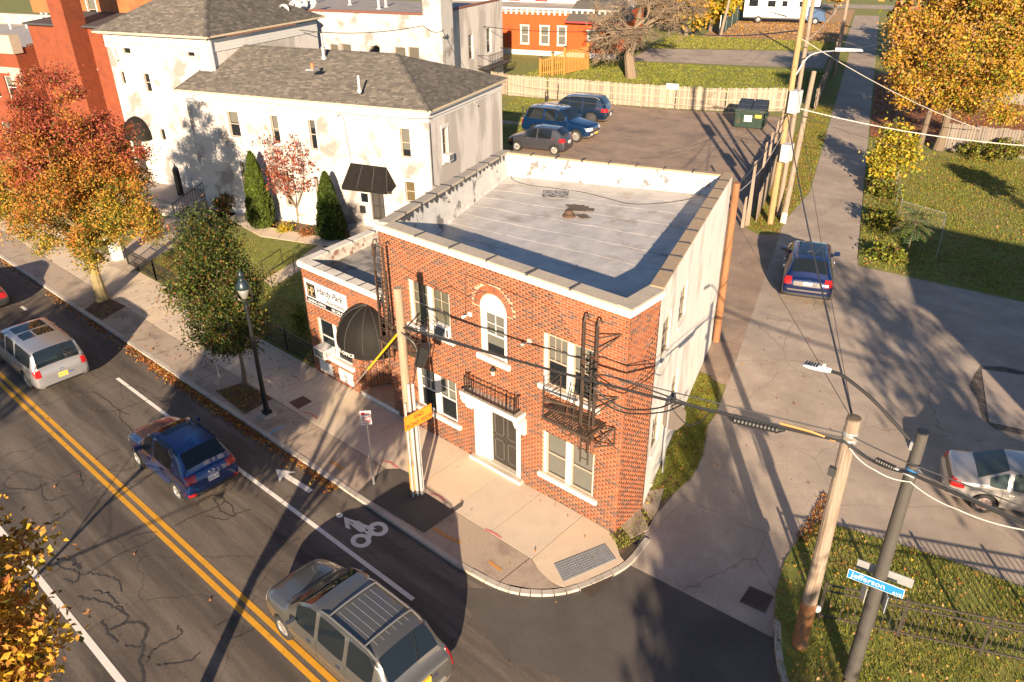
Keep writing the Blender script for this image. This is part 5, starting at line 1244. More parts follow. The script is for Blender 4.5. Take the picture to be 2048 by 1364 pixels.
zL = height(1600,118,q4); mb = MB(); mb.tube(smooth([(q4[0]+.1,q4[1],zL-.8),(q4[0]+.6,q4[1]+.3,zL+.2),(q4[0]+1.9,q4[1]+.7,zL+.5)],6), .035, 6); mb.build('lamp_arm', GALV, p4)
mb = MB(); mb.hexa(((q4[0]+1.7,q4[1]+.5,zL+.45),(q4[0]+2.9,q4[1]+.9,zL+.5),(q4[0]+2.8,q4[1]+1.2,zL+.5),(q4[0]+1.6,q4[1]+.8,zL+.45),(q4[0]+1.7,q4[1]+.5,zL+.6),(q4[0]+2.8,q4[1]+.95,zL+.58),(q4[0]+2.75,q4[1]+1.1,zL+.58),(q4[0]+1.65,q4[1]+.75,zL+.6))); mb.build('lamp_head', mat('lamp_silver', (.6,.61,.62), .4), p4)

# black post-top street lamp
lb = at(535,830); SL = thing('street_lamp', 'black ornamental post top street lamp on a square concrete foot by the kerb', 'street lamp', lb)
mb = MB(); mb.box(lb[0]-.24,lb[1]-.24,-.05,lb[0]+.24,lb[1]+.24,.09); mb.build('foot', CONC, SL)
LBK = mat('lamp_black', (.012,.014,.016), .35)
mb = MB(); mb.box(lb[0]-.13,lb[1]-.13,.09,lb[0]+.13,lb[1]+.13,.22); mb.lathe([(.10,.22),(.085,.5),(.06,4.1),(.085,4.12),(.085,4.2),(.05,4.25),(.05,4.36)], (lb[0],lb[1],0), 14); mb.build('post', LBK, SL)
mb = MB()
for s in (-1, 1): mb.tube(smooth([(lb[0],lb[1],4.34),(lb[0]+s*.20,lb[1]+s*.12,4.45),(lb[0]+s*.23,lb[1]+s*.14,4.75),(lb[0]+s*.19,lb[1]+s*.11,4.98)],5), .022, 6)
mb.build('yoke', LBK, SL)
mb = MB(); mb.lathe([(.04,4.45),(.10,4.52),(.16,4.68),(.18,4.82)], (lb[0],lb[1],0), 16); mb.build('globe', mat('lamp_globe', (.22,.22,.20), .2, spec=.5), SL, smooth=True)
mb = MB(); mb.lathe([(.19,4.82),(.21,4.86),(.20,4.92),(.17,5.02),(.10,5.12),(.08,5.14),(.08,5.24),(.10,5.26),(.09,5.34),(.04,5.40),(.02,5.46)], (lb[0],lb[1],0), 16); mb.build('hood', mat('lamp_teal', (.014,.028,.034), .35), SL, smooth=True)
mb = MB(); mb.lathe([(.0735,1.42),(.0735,1.55)], (lb[0],lb[1],0), 14); mb.build('tag_band', mat('tag_yellow', (.6,.40,.05), .6), SL)

# tall dark lamp post with cantilever arm
lp = at(1700,1355,.02); LP = thing('street_light', 'tall dark grey street light with curved arm and pale flat lamp head at right', 'street lamp', lp)
PG = mat('pole_charcoal', (.075,.068,.062), .5, .1, 3)
mb = MB(); mb.tube([(lp[0],lp[1],0),(lp[0],lp[1],6.72)], [.155,.105], 18); mb.build('post', PG, LP, smooth=False)
mb = MB(); mb.lathe([(.106,6.70),(.106,6.735),(.08,6.736)], (lp[0],lp[1],0), 18); mb.build('post_cap', BLACK, LP)
a0_ = Vector((lp[0],lp[1]+.02,6.38)); hd = Vector((4.80,-.17,7.16)); mb = MB(); mb.tube(smooth([a0_+Vector((-.08,0,0)), a0_.lerp(hd,.5)+Vector((0,0,.13)), a0_.lerp(hd,.85)+Vector((0,0,.11)), hd],7), .034, 8); mb.build('arm', mat('arm_dark', (.028,.026,.025), .5), LP)
mb = MB(); mb.box(lp[0]-.14,lp[1]-.06,6.28,lp[0]-.02,lp[1]+.06,6.46); mb.build('arm_clamp', GALV, LP)
hh_ = Vector((4.27,-.24,7.15)); d = (hh_-hd).normalized(); s_ = Vector((0,0,1)).cross(d).normalized(); mb = MB(); up = Vector((0,0,1))
sec = ((0,.05,.05),(.10,.09,.06),(.22,.115,.055),(.40,.12,.045),(.52,.085,.03),(.545,.04,.02)); rings = []
for x, w, h in sec:
    c = hd+d*x; rings.append([mb._a(c+s_*w*math.cos(t)*(1)+up*(h*math.sin(t) if math.sin(t) > 0 else h*.5*math.sin(t))) for t in [2*math.pi*k/14 for k in range(14)]])
for i in range(len(rings)-1):
    for k in range(14): mb.f.append([rings[i][k],rings[i][(k+1)%14],rings[i+1][(k+1)%14],rings[i+1][k]]); mb.m.append(0)
mb.f.append(rings[0][::-1]); mb.m.append(0); mb.f.append(rings[-1]); mb.m.append(0)
head = mb.build('lamp_head', mat('lamp_pale', (.62,.63,.64), .45), LP, smooth=True)
for k in range(5):
    c = hd+d*(.27+k*.055)+up*.053; mb = MB(); mb.bar(c-s_*.085, c+s_*.085, .026, .012); mb.build('fin_slot', BLACK, head)
mb = MB(); c = hd+d*.15; mb.tube([c+up*.05, c+up*.12], .035, 8); mb.build('photocell', mat('photocell', (.6,.55,.48), .5), head)
mb = MB(); mb.lathe([(.118,5.78),(.119,5.80),(.119,5.90),(.118,5.92)], (lp[0],lp[1],0), 18); mb.lathe([(.117,6.0),(.118,6.01),(.118,6.03),(.117,6.04)], (lp[0],lp[1],0), 18, 1); mb.build('clamp_band', [mat('band_blue', (.03,.16,.36), .5), BLACK], LP)
# name signs on it
def blade(name, label, c, ang, w, h, face, txts, back=None, t=.012, cat='sign', bevel=.0):
    """flat plate: centre c, facing angle ang (direction of its outward normal in plan)"""
    n = Vector((math.cos(ang), math.sin(ang), 0)); r = Vector((-n.y, n.x, 0))*1.0
    o = thing(name, label, cat, c)
    def T(p): q = Vector(c)+r*p[0]+n*p[1]+Vector((0,0,p[2])); return (q.x,q.y,q.z)
    T.d = r
    mb = MB(); wbox(mb, T, -w/2, w/2, -t/2, t/2, -h/2, h/2); mb.build('plate', back or GALV, o)
    mb = MB(); wbox(mb, T, -w/2+bevel, w/2-bevel, t/2+.001, t/2+.004, -h/2+bevel, h/2-bevel); mb.build('face', face, o)
    for (txt, s, z, size, m, kw) in txts: put_text(o, T, s, z, t/2+.006, txt, size, m, extr=.0015, **kw)
    return o, T
BLUE = mat('sign_blue', (.02,.20,.48), .4)
zs = 3.03; na = rad(-82)
blade('street_sign', 'blue street name sign reading Jefferson AVE clamped to the tall dark street light', (lp[0]-.02, lp[1]-.16, zs), na, 1.08, .235, BLUE, [('Jefferson', -.47, -.055, .19, WHITE, dict(sx=.98)), ('AVE', .33, -.085, .10, WHITE, {})], back=WHITE, bevel=.012)
blade('street_sign', 'grey back of a second name sign behind the blue Jefferson sign', (lp[0]+.04, lp[1]+.17, zs+.06), rad(98), 1.08, .235, GALV, [])
blade('small_sign', 'small pale sign seen from the side below the blue Jefferson sign', (lp[0]-.20, lp[1]-.06, 2.62), rad(208), .32, .42, mat('sign_beige', (.6,.55,.47), .6), [])
blade('small_sign', 'small blue edged sign hanging right below the blue Jefferson sign', (lp[0]+.20, lp[1]-.02, 2.60), rad(28), .32, .45, mat('sign_sky', (.25,.48,.65), .5), [])
# sign posts
nb = at(748,968); NS = thing('parking_sign', 'small white sign on a thin post reading ANY TIME in red beside the kerb', 'sign', nb)
na = rad(-40); n = Vector((math.cos(na), math.sin(na), 0)); r = Vector((-n.y, n.x, 0)); c = Vector((nb[0], nb[1], 2.44))
TN = lambda p: tuple(Vector((nb[0],nb[1],0))+r*p[0]+n*p[1]+Vector((0,0,p[2]))); TN.d = r
mb = MB(); mb.bar((nb[0],nb[1],-.1),(nb[0],nb[1],2.68),.05,.035,up=(1,0,0)); mb.build('post', GALV, NS)
mb = MB(); wbox(mb, TN, -.155, .155, .022, .03, 2.20, 2.68); mb.build('plate', WHITE, NS)
RED = mat('sign_red', (.50,.03,.05), .5)
put_text(NS, TN, -.10, 2.40, .032, 'ANY', .12, RED, bold=.002); put_text(NS, TN, -.125, 2.29, .032, 'TIME', .12, RED, bold=.002)
mb = MB(); wbox(mb, TN, -.12, .12, .031, .033, 2.245, 2.262); wbox(mb, TN, -.135, -.02, .031, .033, 2.54, 2.64); wbox(mb, TN, .0, .13, .031, .033, 2.55, 2.57); wbox(mb, TN, .0, .13, .031, .033, 2.60, 2.615); mb.build('symbol', RED, NS)
oc = (-5.10, -2.44, 2.86); OS, OT = blade('road_work_sign', 'orange sign reading END ROAD WORK strapped to the light wooden pole', oc, rad(-2), .98, .47, mat('sign_orange', (.80,.26,.02), .45), [('END', -.15, .03, .17, mat('sign_brown', (.16,.05,.01), .5), dict(bold=.003)), ('ROAD WORK', -.44, -.17, .165, mat('sign_brown', (.16,.05,.01), .5), dict(bold=.003))], back=mat('sign_orange', (0,0,0)))
mb = MB()
for q in ((-.47,.47,.215,.222),(-.47,.47,-.222,-.215),(-.47,-.463,-.22,.22),(.463,.47,-.22,.22)): wbox(mb, OT, q[0], q[1], .0102, .0125, q[2], q[3])
mb.build('border', MATS['sign_brown'], OS)
sb = at(1325,945,.01); ST = thing('stop_sign', 'octagonal stop sign seen from its dull metal back by the white side wall', 'sign', sb)
mb = MB(); mb.bar((sb[0],sb[1],-.1),(sb[0],sb[1],2.62),.06,.04,up=(1,0,0)); mb.build('post', GALV, ST)
na = rad(118); n = Vector((math.cos(na), math.sin(na), 0)); r = Vector((-n.y, n.x, 0)); mb = MB(); f = []; bk = []
for k in range(8):
    a = rad(22.5+45*k); q = Vector((sb[0]+.10,sb[1]+.09,1.95))+r*(.40*math.cos(a))+Vector((0,0,.40*math.sin(a)*1.3+.12)); f.append(q+n*.05); bk.append(q+n*.035)
mb.face(bk[::-1], 0); mb.face(f, 1)
for k in range(8): mb.face((bk[k], bk[(k+1)%8], f[(k+1)%8], f[k]), 0)
mb.build('plate', [mat('sign_back', (.14,.115,.10), .5, .1, 4, metal=.3), RED], ST)
# flower pot shard by the wall
fp = at(1301,972,.012); FP = thing('flower_pot', 'small pale plant pot lying against the white wall base', 'pot', fp)
mb = MB(); mb.lathe([(.05,.0),(.075,.13),(.085,.14),(.07,.14),(.055,.08)], (fp[0],fp[1],.012), 10); mb.build('pot', mat('pot_pale', (.55,.42,.34), .8, .1, 6), FP)

# ------------------------------------------------------------------ fences
def boards(parent, a, b, h, w, gap, m, thick=.022, jitter=.03, z0=.0, mdl=None, lean=.0, dog=True):
    """one object per board, five shared meshes"""
    a = Vector(a[:2]); b = Vector(b[:2]); d = (b-a); L_ = d.length; d.normalize(); n = int(L_/(w+gap)); ang = math.atan2(d.y, d.x)
    ms = m if isinstance(m, list) else [m]; lib = []
    for k in range(5):
        hh = h*(1+random.uniform(-jitter,jitter)); mb = MB(); q = w/2
        if dog: mb.hexa(((-q,-thick/2,0),(q,-thick/2,0),(q,thick/2,0),(-q,thick/2,0),(-q,-thick/2,hh-.04),(q,-thick/2,hh-.04),(q,thick/2,hh-.04),(-q,thick/2,hh-.04)), 0, skip=(1,)); mb.hexa(((-q,-thick/2,hh-.04),(q,-thick/2,hh-.04),(q,thick/2,hh-.04),(-q,thick/2,hh-.04),(-q*.55,-thick/2,hh),(q*.55,-thick/2,hh),(q*.55,thick/2,hh),(-q*.55,thick/2,hh)), 0, skip=(0,))
        else: mb.box(-q,-thick/2,0,q,thick/2,hh)
        o = mb.build('board', ms[k % len(ms)]); lib.append(o.data); bpy.data.objects.remove(o)
    off = OFF(parent) or (0,0,0)
    for i in range(n):
        p = a+d*((i+.5)*(w+gap)); o = bpy.data.objects.new('board', random.choice(lib)); COL.objects.link(o); o.parent = parent
        o.location = (p.x-off[0], p.y-off[1], z0-off[2]); o.rotation_euler = (random.uniform(-.02,.02)+lean, random.uniform(-.012,.012), ang)
FW = [mat('fence_board_%d' % i, c, .9, .2, 4, bump=.3, bscale=25, streak=(5,5,.5)) for i, c in enumerate(((.31,.26,.205),(.265,.22,.17),(.35,.295,.235),(.23,.19,.15)))]
FP_ = mat('fence_rail', (.40,.31,.21), .85, .15, 4)
def wood_fence(name, label, pts, h, post_every=2.4, grid=True, post_side=-1, m=FW, w=.135, gap=.008, posts=True, lo=.0, cat='fence'):
    t = thing(name, label, cat, (*pts[0],0), grid=grid)
    for a, b in zip(pts[:-1], pts[1:]):
        boards(t, a, b, h, w, gap, m)
        A_ = Vector(a); B_ = Vector(b); d = (B_-A_); L_ = d.length; d.normalize(); nn = Vector((d.y,-d.x))*post_side*-1
        if posts:
            for z in (.35, h*.5, h-.28): mb = MB(); mb.bar((*(A_+nn*.04),z),(*(B_+nn*.04),z),.04,.09); mb.build('rail', FP_, t)
            k = 0; x = .3
            while x < L_: mb = MB(); p = A_+d*x+nn*.10; mb.box(p.x-.05,p.y-.05,-.05,p.x+.05,p.y+.05,h-.03); mb.build('post', FP_, t); x += post_every
    return t
fpts = [(-29.6,56.6),(-27.24,55.33),(-22.97,55.11),(-16.49,54.82),(-10.69,54.91),(-6.34,55.43),(-1.1,57.26)]
BF = wood_fence('wooden_fence', 'long pale weathered board fence across the back of the parking lot', fpts, 1.95)
wc = onv(1345,173,54.8); mb = MB(); mb.box(wc[0]-.55,54.68,wc[1]-.25,wc[0]+.55,54.70,wc[1]+.25); o = mb.build('fence_sign', mat('sign_white', (0,0,0)), None); o.location = g2w(wc[0],54.69,wc[1]); 
bpy.data.objects.remove(o); fs = thing('fence_sign', 'small white notice fixed to the pale board fence', 'sign', (wc[0],54.76,wc[1]), grid=True)
mb = MB(); mb.box(wc[0]-.55,54.755,wc[1]-.25,wc[0]+.55,54.775,wc[1]+.25); mb.build('plate', mat('sign_white', (0,0,0)), fs); mb = MB(); mb.box(wc[0]-.45,54.745,wc[1]-.12,wc[0]+.45,54.754,wc[1]-.06); mb.build('stripe', mat('sign_sky', (0,0,0)), fs)
# orange picket fence
ofp = [w2g(*at(1081,152))[:2], w2g(*at(1105,151))[:2], w2g(*at(1129,149))[:2], w2g(*at(1175,139))[:2]]
OFc = mat('cedar_orange', (.42,.17,.035), .75, .15, 5); OF_ = thing('orange_fence', 'new orange cedar picket fence with capped posts behind the pale board fence', 'fence', (*ofp[0],0), grid=True)
hs = [1.9, 2.35, 2.85, 2.9]
for (a, b), (h0, h1) in zip(zip(ofp[:-1], ofp[1:]), zip(hs[:-1], hs[1:])):
    a = Vector(a); b = Vector(b); K = max(6, int((b-a).length/.26))
    for k in range(K): p = a.lerp(b,(k+.5)/K); hk = (h0+(h1-h0)*k/K)*.86; mb = MB(); mb.box(p.x-.06,p.y-.02,.1,p.x+.06,p.y+.02,hk); mb.build('picket', OFc, OF_)
    for f_ in (.18,.8): mb = MB(); mb.bar((a.x,a.y,h0*f_),(b.x,b.y,h1*f_),.05,.10); mb.build('rail', OFc, OF_)
for p, h in zip(ofp, hs): mb = MB(); mb.box(p[0]-.12,p[1]-.12,0,p[0]+.12,p[1]+.12,h); mb.box(p[0]-.16,p[1]-.16,h,p[0]+.16,p[1]+.16,h+.12,1); mb.build('post', [OFc, mat('cap_dark', (.06,.05,.04), .6)], OF_)
# leaning planks and guard posts along the alley
AF = thing('plank_fence', 'old grey plank fence with pointed tall boards seen end on beside the alley poles', 'fence', (.2,24.6,0), grid=True)
for px, py, py2, w in ((1487,455,395,.16),(1497,452,290,.2),(1512,405,330,.16),(1524,372,285,.18),(1536,345,265,.16),(1548,318,240,.16),(1558,295,215,.16),(1568,275,196,.16)):
    q = at(px,py); u, v, _ = w2g(*q); h = min(height(px,py2,q), 3.6); mb = MB(); mb.hexa(((u-w,v-.05,-.1),(u+w*.2,v-.05,-.1),(u+w*.2,v+.05,-.1),(u-w,v+.05,-.1),(u-w*.7,v-.05,h),(u-w*.1,v-.05,h+.1),(u-w*.1,v+.05,h+.1),(u-w*.7,v+.05,h))); mb.build('post', WD_OLD, AF)
boards(AF, (.15,27), (.15,43), 1.75, .17, .01, [WD_OLD, FW[3]], thick=.025)
wood_fence('alley_fence', 'grey board fence running along the left of the far alley', [(1.0,58),(1.0,99)], 1.9, m=[WD_OLD, FW[3], mat('fence_grey', (.20,.175,.15), .9, .2, 4)], w=.15, post_side=1)
# yard fences right of the alley
rf0, rf1 = w2g(*at(1880,299))[:2], w2g(*at(2048,318))[:2]; dd = Vector(rf1)-Vector(rf0)
wood_fence('yard_fence', 'grey weathered board fence behind the leaf covered lawn at right', [rf0, tuple(Vector(rf0)+dd*2.2)], 1.95, m=[mat('fence_grey', (0,0,0)), mat('fence_grey2', (.23,.195,.16), .9, .25, 4), mat('fence_grey3', (.17,.145,.12), .9, .25, 4)], w=.16, gap=.02, posts=False)
wood_fence('yard_fence', 'further grey board fence behind the brown leaf covered yard', [w2g(*at(1960,205))[:2], tuple(Vector(w2g(*at(2048,212))[:2])*1+Vector((6,0)))], 2.6, m=[MATS['fence_grey2'], MATS['fence_grey3']], w=.2, gap=.02, posts=False)
CL = thing('chain_link_fence', 'low galvanised chain link fence running beside the right edge of the alley', 'fence', at(1795,430))
clp = [Vector(at(*p)) for p in ((1786,262),(1790,412),(1795,440))]; clq = [Vector(at(*p)) for p in ((1795,440),(1882,466),(1872,515))]
def chain(par, pts, h, step):
    mb = MB(); V = []; F = []
    for a, b in zip(pts[:-1], pts[1:]):
        L_ = (b-a).length; d = (b-a).normalized(); K = int(L_/step); nn = Vector((d.y,-d.x,0))*.004; w = d*.0035
        for k in range(-int(h/step), K):
            for s in (0, 1):
                x0, x1 = (k*step, k*step+h) if s == 0 else (k*step+h, k*step); z0, z1 = 0, h
                for e in (0, 1):
                    pass
                xs, xe = x0, x1; c0, c1 = max(0, min(L_, xs)), max(0, min(L_, xe))
                if abs(c1-c0) < .02: continue
                zz0 = abs(c0-xs); zz1 = h-abs(c1-xe); i = len(V); p = a+d*c0; q = a+d*c1
                V += [p+w+Vector((0,0,zz0)), p-w+Vector((0,0,zz0)), q-w+Vector((0,0,zz1)), q+w+Vector((0,0,zz1))]; F.append((i,i+1,i+2,i+3))
        p = MB(); p.tube([a+Vector((0,0,h)), b+Vector((0,0,h))], .014, 6); p.build('top_rail', mat('rail_dull', (.28,.28,.28), .6), par)
        K2 = max(1, int(L_/3))
        for k in range(K2+1): q = a.lerp(b, k/K2); p = MB(); p.tube([q, q+Vector((0,0,h+.05))], .02, 6); p.build('post', MATS['rail_dull'], par)
    tag(npmesh('mesh_wire', [tuple(v) for v in V], F, mat('wire_grey', (.22,.22,.22), .6), None, par), kind='stuff')
chain(CL, clp, 1.2, .13); chain(CL, clq, 1.1, .13)
# iron fences
def iron_fence(label, pts, h, step, m=BLACK, every=2.4, name='iron_fence', z0=.0):
    t = thing(name, label, 'fence', (*pts[0],z0)); lib = None; off = OFF(t)
    for a, b in zip(pts[:-1], pts[1:]):
        A_ = Vector(a); B_ = Vector(b); d = (B_-A_); L_ = d.length; d.normalize(); K = int(L_/step)
        for z in (.14, h-.22, h-.03): mb = MB(); mb.bar((*A_,z0+z),(*B_,z0+z),.035,.03); mb.build('rail', m, t)
        mb = MB(); mb.box(-.009,-.009,0,.009,.009,h-.05); o = mb.build('picket', m); me = o.data; bpy.data.objects.remove(o)
        for k in range(1, K):
            p = A_+d*(k*L_/K); o = bpy.data.objects.new('picket', me); COL.objects.link(o); o.parent = t; o.location = (p.x-off[0], p.y-off[1], .02)
        n = max(1, round(L_/every))
        for k in range(n+1): p = A_+d*(L_*k/n); mb = MB(); mb.box(p.x-.03,p.y-.03,z0-.05,p.x+.03,p.y+.03,z0+h+.04); mb.build('post', m, t)
    return t
iron_fence('black iron picket fence between the leafless gap and the annex wall', [(-17.75,.12),(-13.95,.10)], .95, .115)
iron_fence('black iron picket fence along the garden near the big maple', [(-29.5,.05),(-26.6,.05),(-21.2,.12)], .95, .115)
RFm = mat('fence_charcoal', (.055,.045,.038), .5)
f0, f1 = Vector(at(1636,1238,.02)[:2]), Vector(at(1990,1315,.02)[:2]); d = (f1-f0)
iron_fence('dark metal railing fence crossing the corner lawn', [tuple(f0), tuple(f0+d*2.3)], 1.18, .15, RFm, 1.87, z0=.02)
# parking lot bollard posts
for k, (x, y, y2) in enumerate(((1046,262,214),(1064,243,212),(1090,214,184),(1094,208,190),(1115,199,170),(1051,258,218))):
    q = at(x, y); h = max(1.0, height(x, y2, q)); t = thing('lot_post', ('nearest thin black post on the grass beside the grey hatchback', 'thin black post behind the rear of the blue boxy car', 'taller black post before the grey fence, left of the dark blue car', 'short black post next to the taller one by the dark blue car', 'rightmost thin black post in front of the pale fence', 'leaning thin black post second from the white wall')[k], 'post', q, group='thin black posts beside the parking lot')
    mb = MB(); mb.tube([q, (q[0]+.02*k, q[1], h)], .05, 6); mb.lathe([(.055,h-.04),(.055,h+.03),(.02,h+.06)], (q[0]+.02*k,q[1],0), 6); mb.build('stake', BLACK, t)
sheet('lot_grass', gpoly((-23.6,37.5),(-19.6,38.5),(-18.6,46),(-17.2,54.6),(-27,55), z=.012), TURF)
sheet('lot_kerb_path', gpoly((-24,44.2),(-19.3,44.0),(-19.2,44.9),(-24,45.2), z=.016), CONC)

# ------------------------------------------------------------------ garden of the white house
sheet('garden_lawn', [(-29.4,.16,.03),(-13.9,.16,.03),(-14.6,7.3,.03),(-15.5,9.5,.03),g2w(-15.6,16.2,.03),g2w(-30,16.2,.03),(-33.2,7.5,.03)], TURF)
sheet('grass_strip', [(-29.4,.02,.012),(-13.86,.02,.012),(-13.86,.15,.012),(-29.4,.15,.012)], TURF)
gp_ = tag(MB().build('garden_path', CONC), kind='structure')
pth = [at(455,436,.05), at(520,472,.05), at(665,494,.05), (-15.2,11.2,.05)]; pth2 = [at(478,424,.05), at(530,452,.05), at(690,482,.05), (-15.4,12.3,.05)]
def panels(L_, R_, n, name='paving_slab'):
    pts = []
    for i in range(len(L_)-1):
        for k in range(n): pts.append((Vector(L_[i]).lerp(Vector(L_[i+1]),k/n), Vector(R_[i]).lerp(Vector(R_[i+1]),k/n)))
    pts.append((Vector(L_[-1]), Vector(R_[-1])))
    for (a,b),(c,d) in zip(pts[:-1], pts[1:]):
        e = .01; q = [a.lerp(c,e), a.lerp(c,1-e), b.lerp(d,1-e), b.lerp(d,e)]; mb = MB(); mb.prism([(p.x,p.y) for p in q], .0, .05+random.uniform(-.004,.004)); mb.build(name, random.choice(slab_mats), gp_)
panels(pth, pth2, 4)
panels([at(545,575,.05), at(600,540,.05), at(655,500,.05)], [at(528,560,.05), at(585,525,.05), at(640,488,.05)], 3)
sheet('mulch_bed', [at(440,420,.045), at(540,450,.045), at(690,480,.045), g2w(-19.7,17.4,.045), g2w(-30.2,17.4,.045)], SOIL)
sheet('bare_path', [at(305,440,.04), at(420,425,.04), at(372,480,.04), at(260,545,.04), at(215,530,.04)], mat('pale_path', (.42,.34,.26), .9, .15, 3))
for k, (a, b) in enumerate((((545,576),(590,545)),((528,556),(566,530)))):
    A_, B_ = at(*a,.05), at(*b,.05); t = thing('hand_rail', ('black handrail at the near side of the garden path', 'black handrail at the far side of the garden path behind the small tree')[k], 'railing', A_)
    for p in (A_, B_): mb = MB(); mb.tube([p, (p[0],p[1],p[2]+.85)], .022, 6); mb.build('post', BLACK, t)
    mb = MB(); mb.tube([(A_[0],A_[1],.9),(B_[0],B_[1],.9)], .022, 6); mb.build('rail', BLACK, t)
wp = at(236,520); GP = thing('gate_pier', 'white rendered gate pier at the pavement beside the maple', 'pier', wp)
mb = MB(); mb.box(wp[0]-.22,wp[1]-.22,-.05,wp[0]+.22,wp[1]+.22,1.05); mb.build('shaft', TRIM, GP); mb = MB(); mb.box(wp[0]-.3,wp[1]-.3,1.05,wp[0]+.3,wp[1]+.3,1.18); mb.build('cap', TRIM, GP)
db = at(440,778); dl = thing('delineator', 'pale grey short pole leaning by the kerb in front of the small street tree', 'post', at(444,775))
mb = MB(); q = at(444,775); mb.tube([q,(q[0]-.28,q[1]+.1,1.6)], .035, 8); mb.build('tube', mat('dull_grey', (.26,.25,.24), .7), dl)

# ------------------------------------------------------------------ dumpster
DG = mat('dumpster_green', (.013,.036,.024), .6, .2, 3, col2=(.10,.06,.035), mix=(1.6,.6,.72)); DL = mat('lid_black', (.035,.04,.05), .45, .1, 3)
dm_ = thing('dumpster', 'dark green steel dumpster with black ribbed lids before the pale fence', 'dumpster', (-3.5,50.2,0), grid=True)
U_0, U_1, V_0, V_1 = -4.62, -2.30, 49.3, 51.4
mb = MB(); mb.hexa(((U_0,V_0,.12),(U_1,V_0,.12),(U_1,V_1,.12),(U_0,V_1,.12),(U_0,V_0-.12,1.45),(U_1,V_0-.12,1.45),(U_1,V_1,1.85),(U_0,V_1,1.85))); mb.build('bin', DG, dm_)
for k in range(6): mb = MB(); u = U_0+.1+k*(U_1-U_0-.2)/5; mb.bar((u,V_0-.02,.2),(u,V_0-.13,1.35),.07,.05,up=(1,0,0)); mb.build('rib', DG, dm_)
mb = MB(); mb.box(U_0-.06,V_0-.2,1.40,U_1+.06,V_0-.10,1.50); mb.box(U_0-.12,V_0+.3,.9,U_0-.0,V_1-.3,1.1); mb.box(U_1,V_0+.3,.9,U_1+.12,V_1-.3,1.1); mb.build('rim', DG, dm_)
for k in (0,1):
    a = U_0+.03+k*(U_1-U_0)/2; b = a+(U_1-U_0)/2-.06; t_ = .5
    for (va, vb, za, zb) in ((V_0-.15,V_0+.9,1.50,1.70),(V_0+.95,V_1+.05,1.72,1.93)):
        mb = MB(); mb.hexa(((a,va,za),(b,va,za),(b,vb,zb),(a,vb,zb),(a,va,za+.04),(b,va,za+.04),(b,vb,zb+.04),(a,vb,zb+.04)))
        ld = mb.build('lid', DL, dm_); mb = MB()
        for j in range(5): u = a+.08+j*(b-a-.16)/4; mb.bar((u,va+.05,za+.05),(u,vb-.05,zb+.05),.05,.03,up=(0,0,1))
        tag(mb.build('lid_ribs', DL, ld), kind='stuff')
mb = MB(); mb.box(U_0+.75,V_0-.19,.62,U_0+1.35,V_0-.165,1.12); mb.build('placard', mat('placard', (.55,.58,.52), .6), dm_); mb = MB(); mb.box(U_1-.75,V_0-.20,.95,U_1-.25,V_0-.17,1.2); mb.build('placard', mat('tag_yellow', (0,0,0)), dm_)
mb = MB()
for u in (U_0+.2, U_1-.2):
    for v in (V_0+.2, V_1-.2): mb.lathe([(.10,-.04),(.10,.04)], (u,v,.10), 8, 0, 'x')
mb.build('casters', BLACK, dm_)

# ------------------------------------------------------------------ cables
def cable(label, pts, r, m=BLACK, sag=.0, name='overhead_cable', n=10, group=None):
    mb = MB(); P = []
    for a, b in zip(pts[:-1], pts[1:]):
        a = Vector(a); b = Vector(b)
        for k in range(n): t = k/n; p = a.lerp(b,t); p.z -= 4*sag*t*(1-t); P.append(p)
    P.append(Vector(pts[-1])); mb.tube(P, r, 5); o = mb.build(name, m); tag(o, label, 'cable', group); settle(o, P[0]); return o
WG = mat('wire_white', (.55,.52,.47), .6); WGR = mat('wire_dark', (.05,.05,.055), .6)
PA, PB_, PC = Vector((pB[0]+.1,pB[1],5.6)), Vector((pR[0]-.02,pR[1]-.15,5.93)), Vector((lp[0],lp[1]-.14,5.86)); PD = Vector((16.5,-1.1,6.0))
cable('thick black cable bundle crossing in front of the brick facade to the corner pole', [PA, PB_, PC, PD], .034, BLACK, .12)
cable('twisted second strand of the bundle along the facade', [PA+Vector((0,.06,.05)), PB_+Vector((0,.05,.05)), PC+Vector((0,.05,.06)), PD], .02, WGR, .20)
cable('thin upper messenger wire above the black bundle at the corner pole', [PA.lerp(PB_,.55)+Vector((0,.05,.10)), PB_+Vector((0,.05,.16)), PC+Vector((0,.0,.20)), PD+Vector((0,0,.5))], .014, WGR, .02)
cable('white slack cable hanging under the bundle from corner pole to the right', [PB_+Vector((.1,0,-.1)), (6.1,-.6,5.65), PC+Vector((.05,0,-.18)), (7.6,-.75,5.62), (8.7,-.8,5.80), PD], .014, WG, .06)
def along(a, b, t, dz=0): p = a.lerp(b, t); p.z += dz - 4*.12*t*(1-t); return p
sc = thing('splice_closure', 'ribbed black splice closure hanging in the cable bundle over the alley', 'splice closure', along(PA,PB_,.80))
a, b = along(PA,PB_,.80,-.08), along(PA,PB_,.885,-.07); mb = MB(); P = [a.lerp(b,k/24) for k in range(25)]; mb.tube(P, [.095 if k % 2 else .075 for k in range(25)], 10); mb.build('ribbed_sleeve', BLACK, sc)
mb = MB(); mb.tube([a+Vector((-.12,0,.04)), a], [.03,.07], 8); mb.tube([b, b+Vector((.12,0,.04))], [.07,.03], 8); mb.build('end_cap', BLACK, sc)
sc2 = thing('splice_closure', 'small ribbed splice closure between the corner pole and the tall street light', 'splice closure', PB_.lerp(PC,.6))
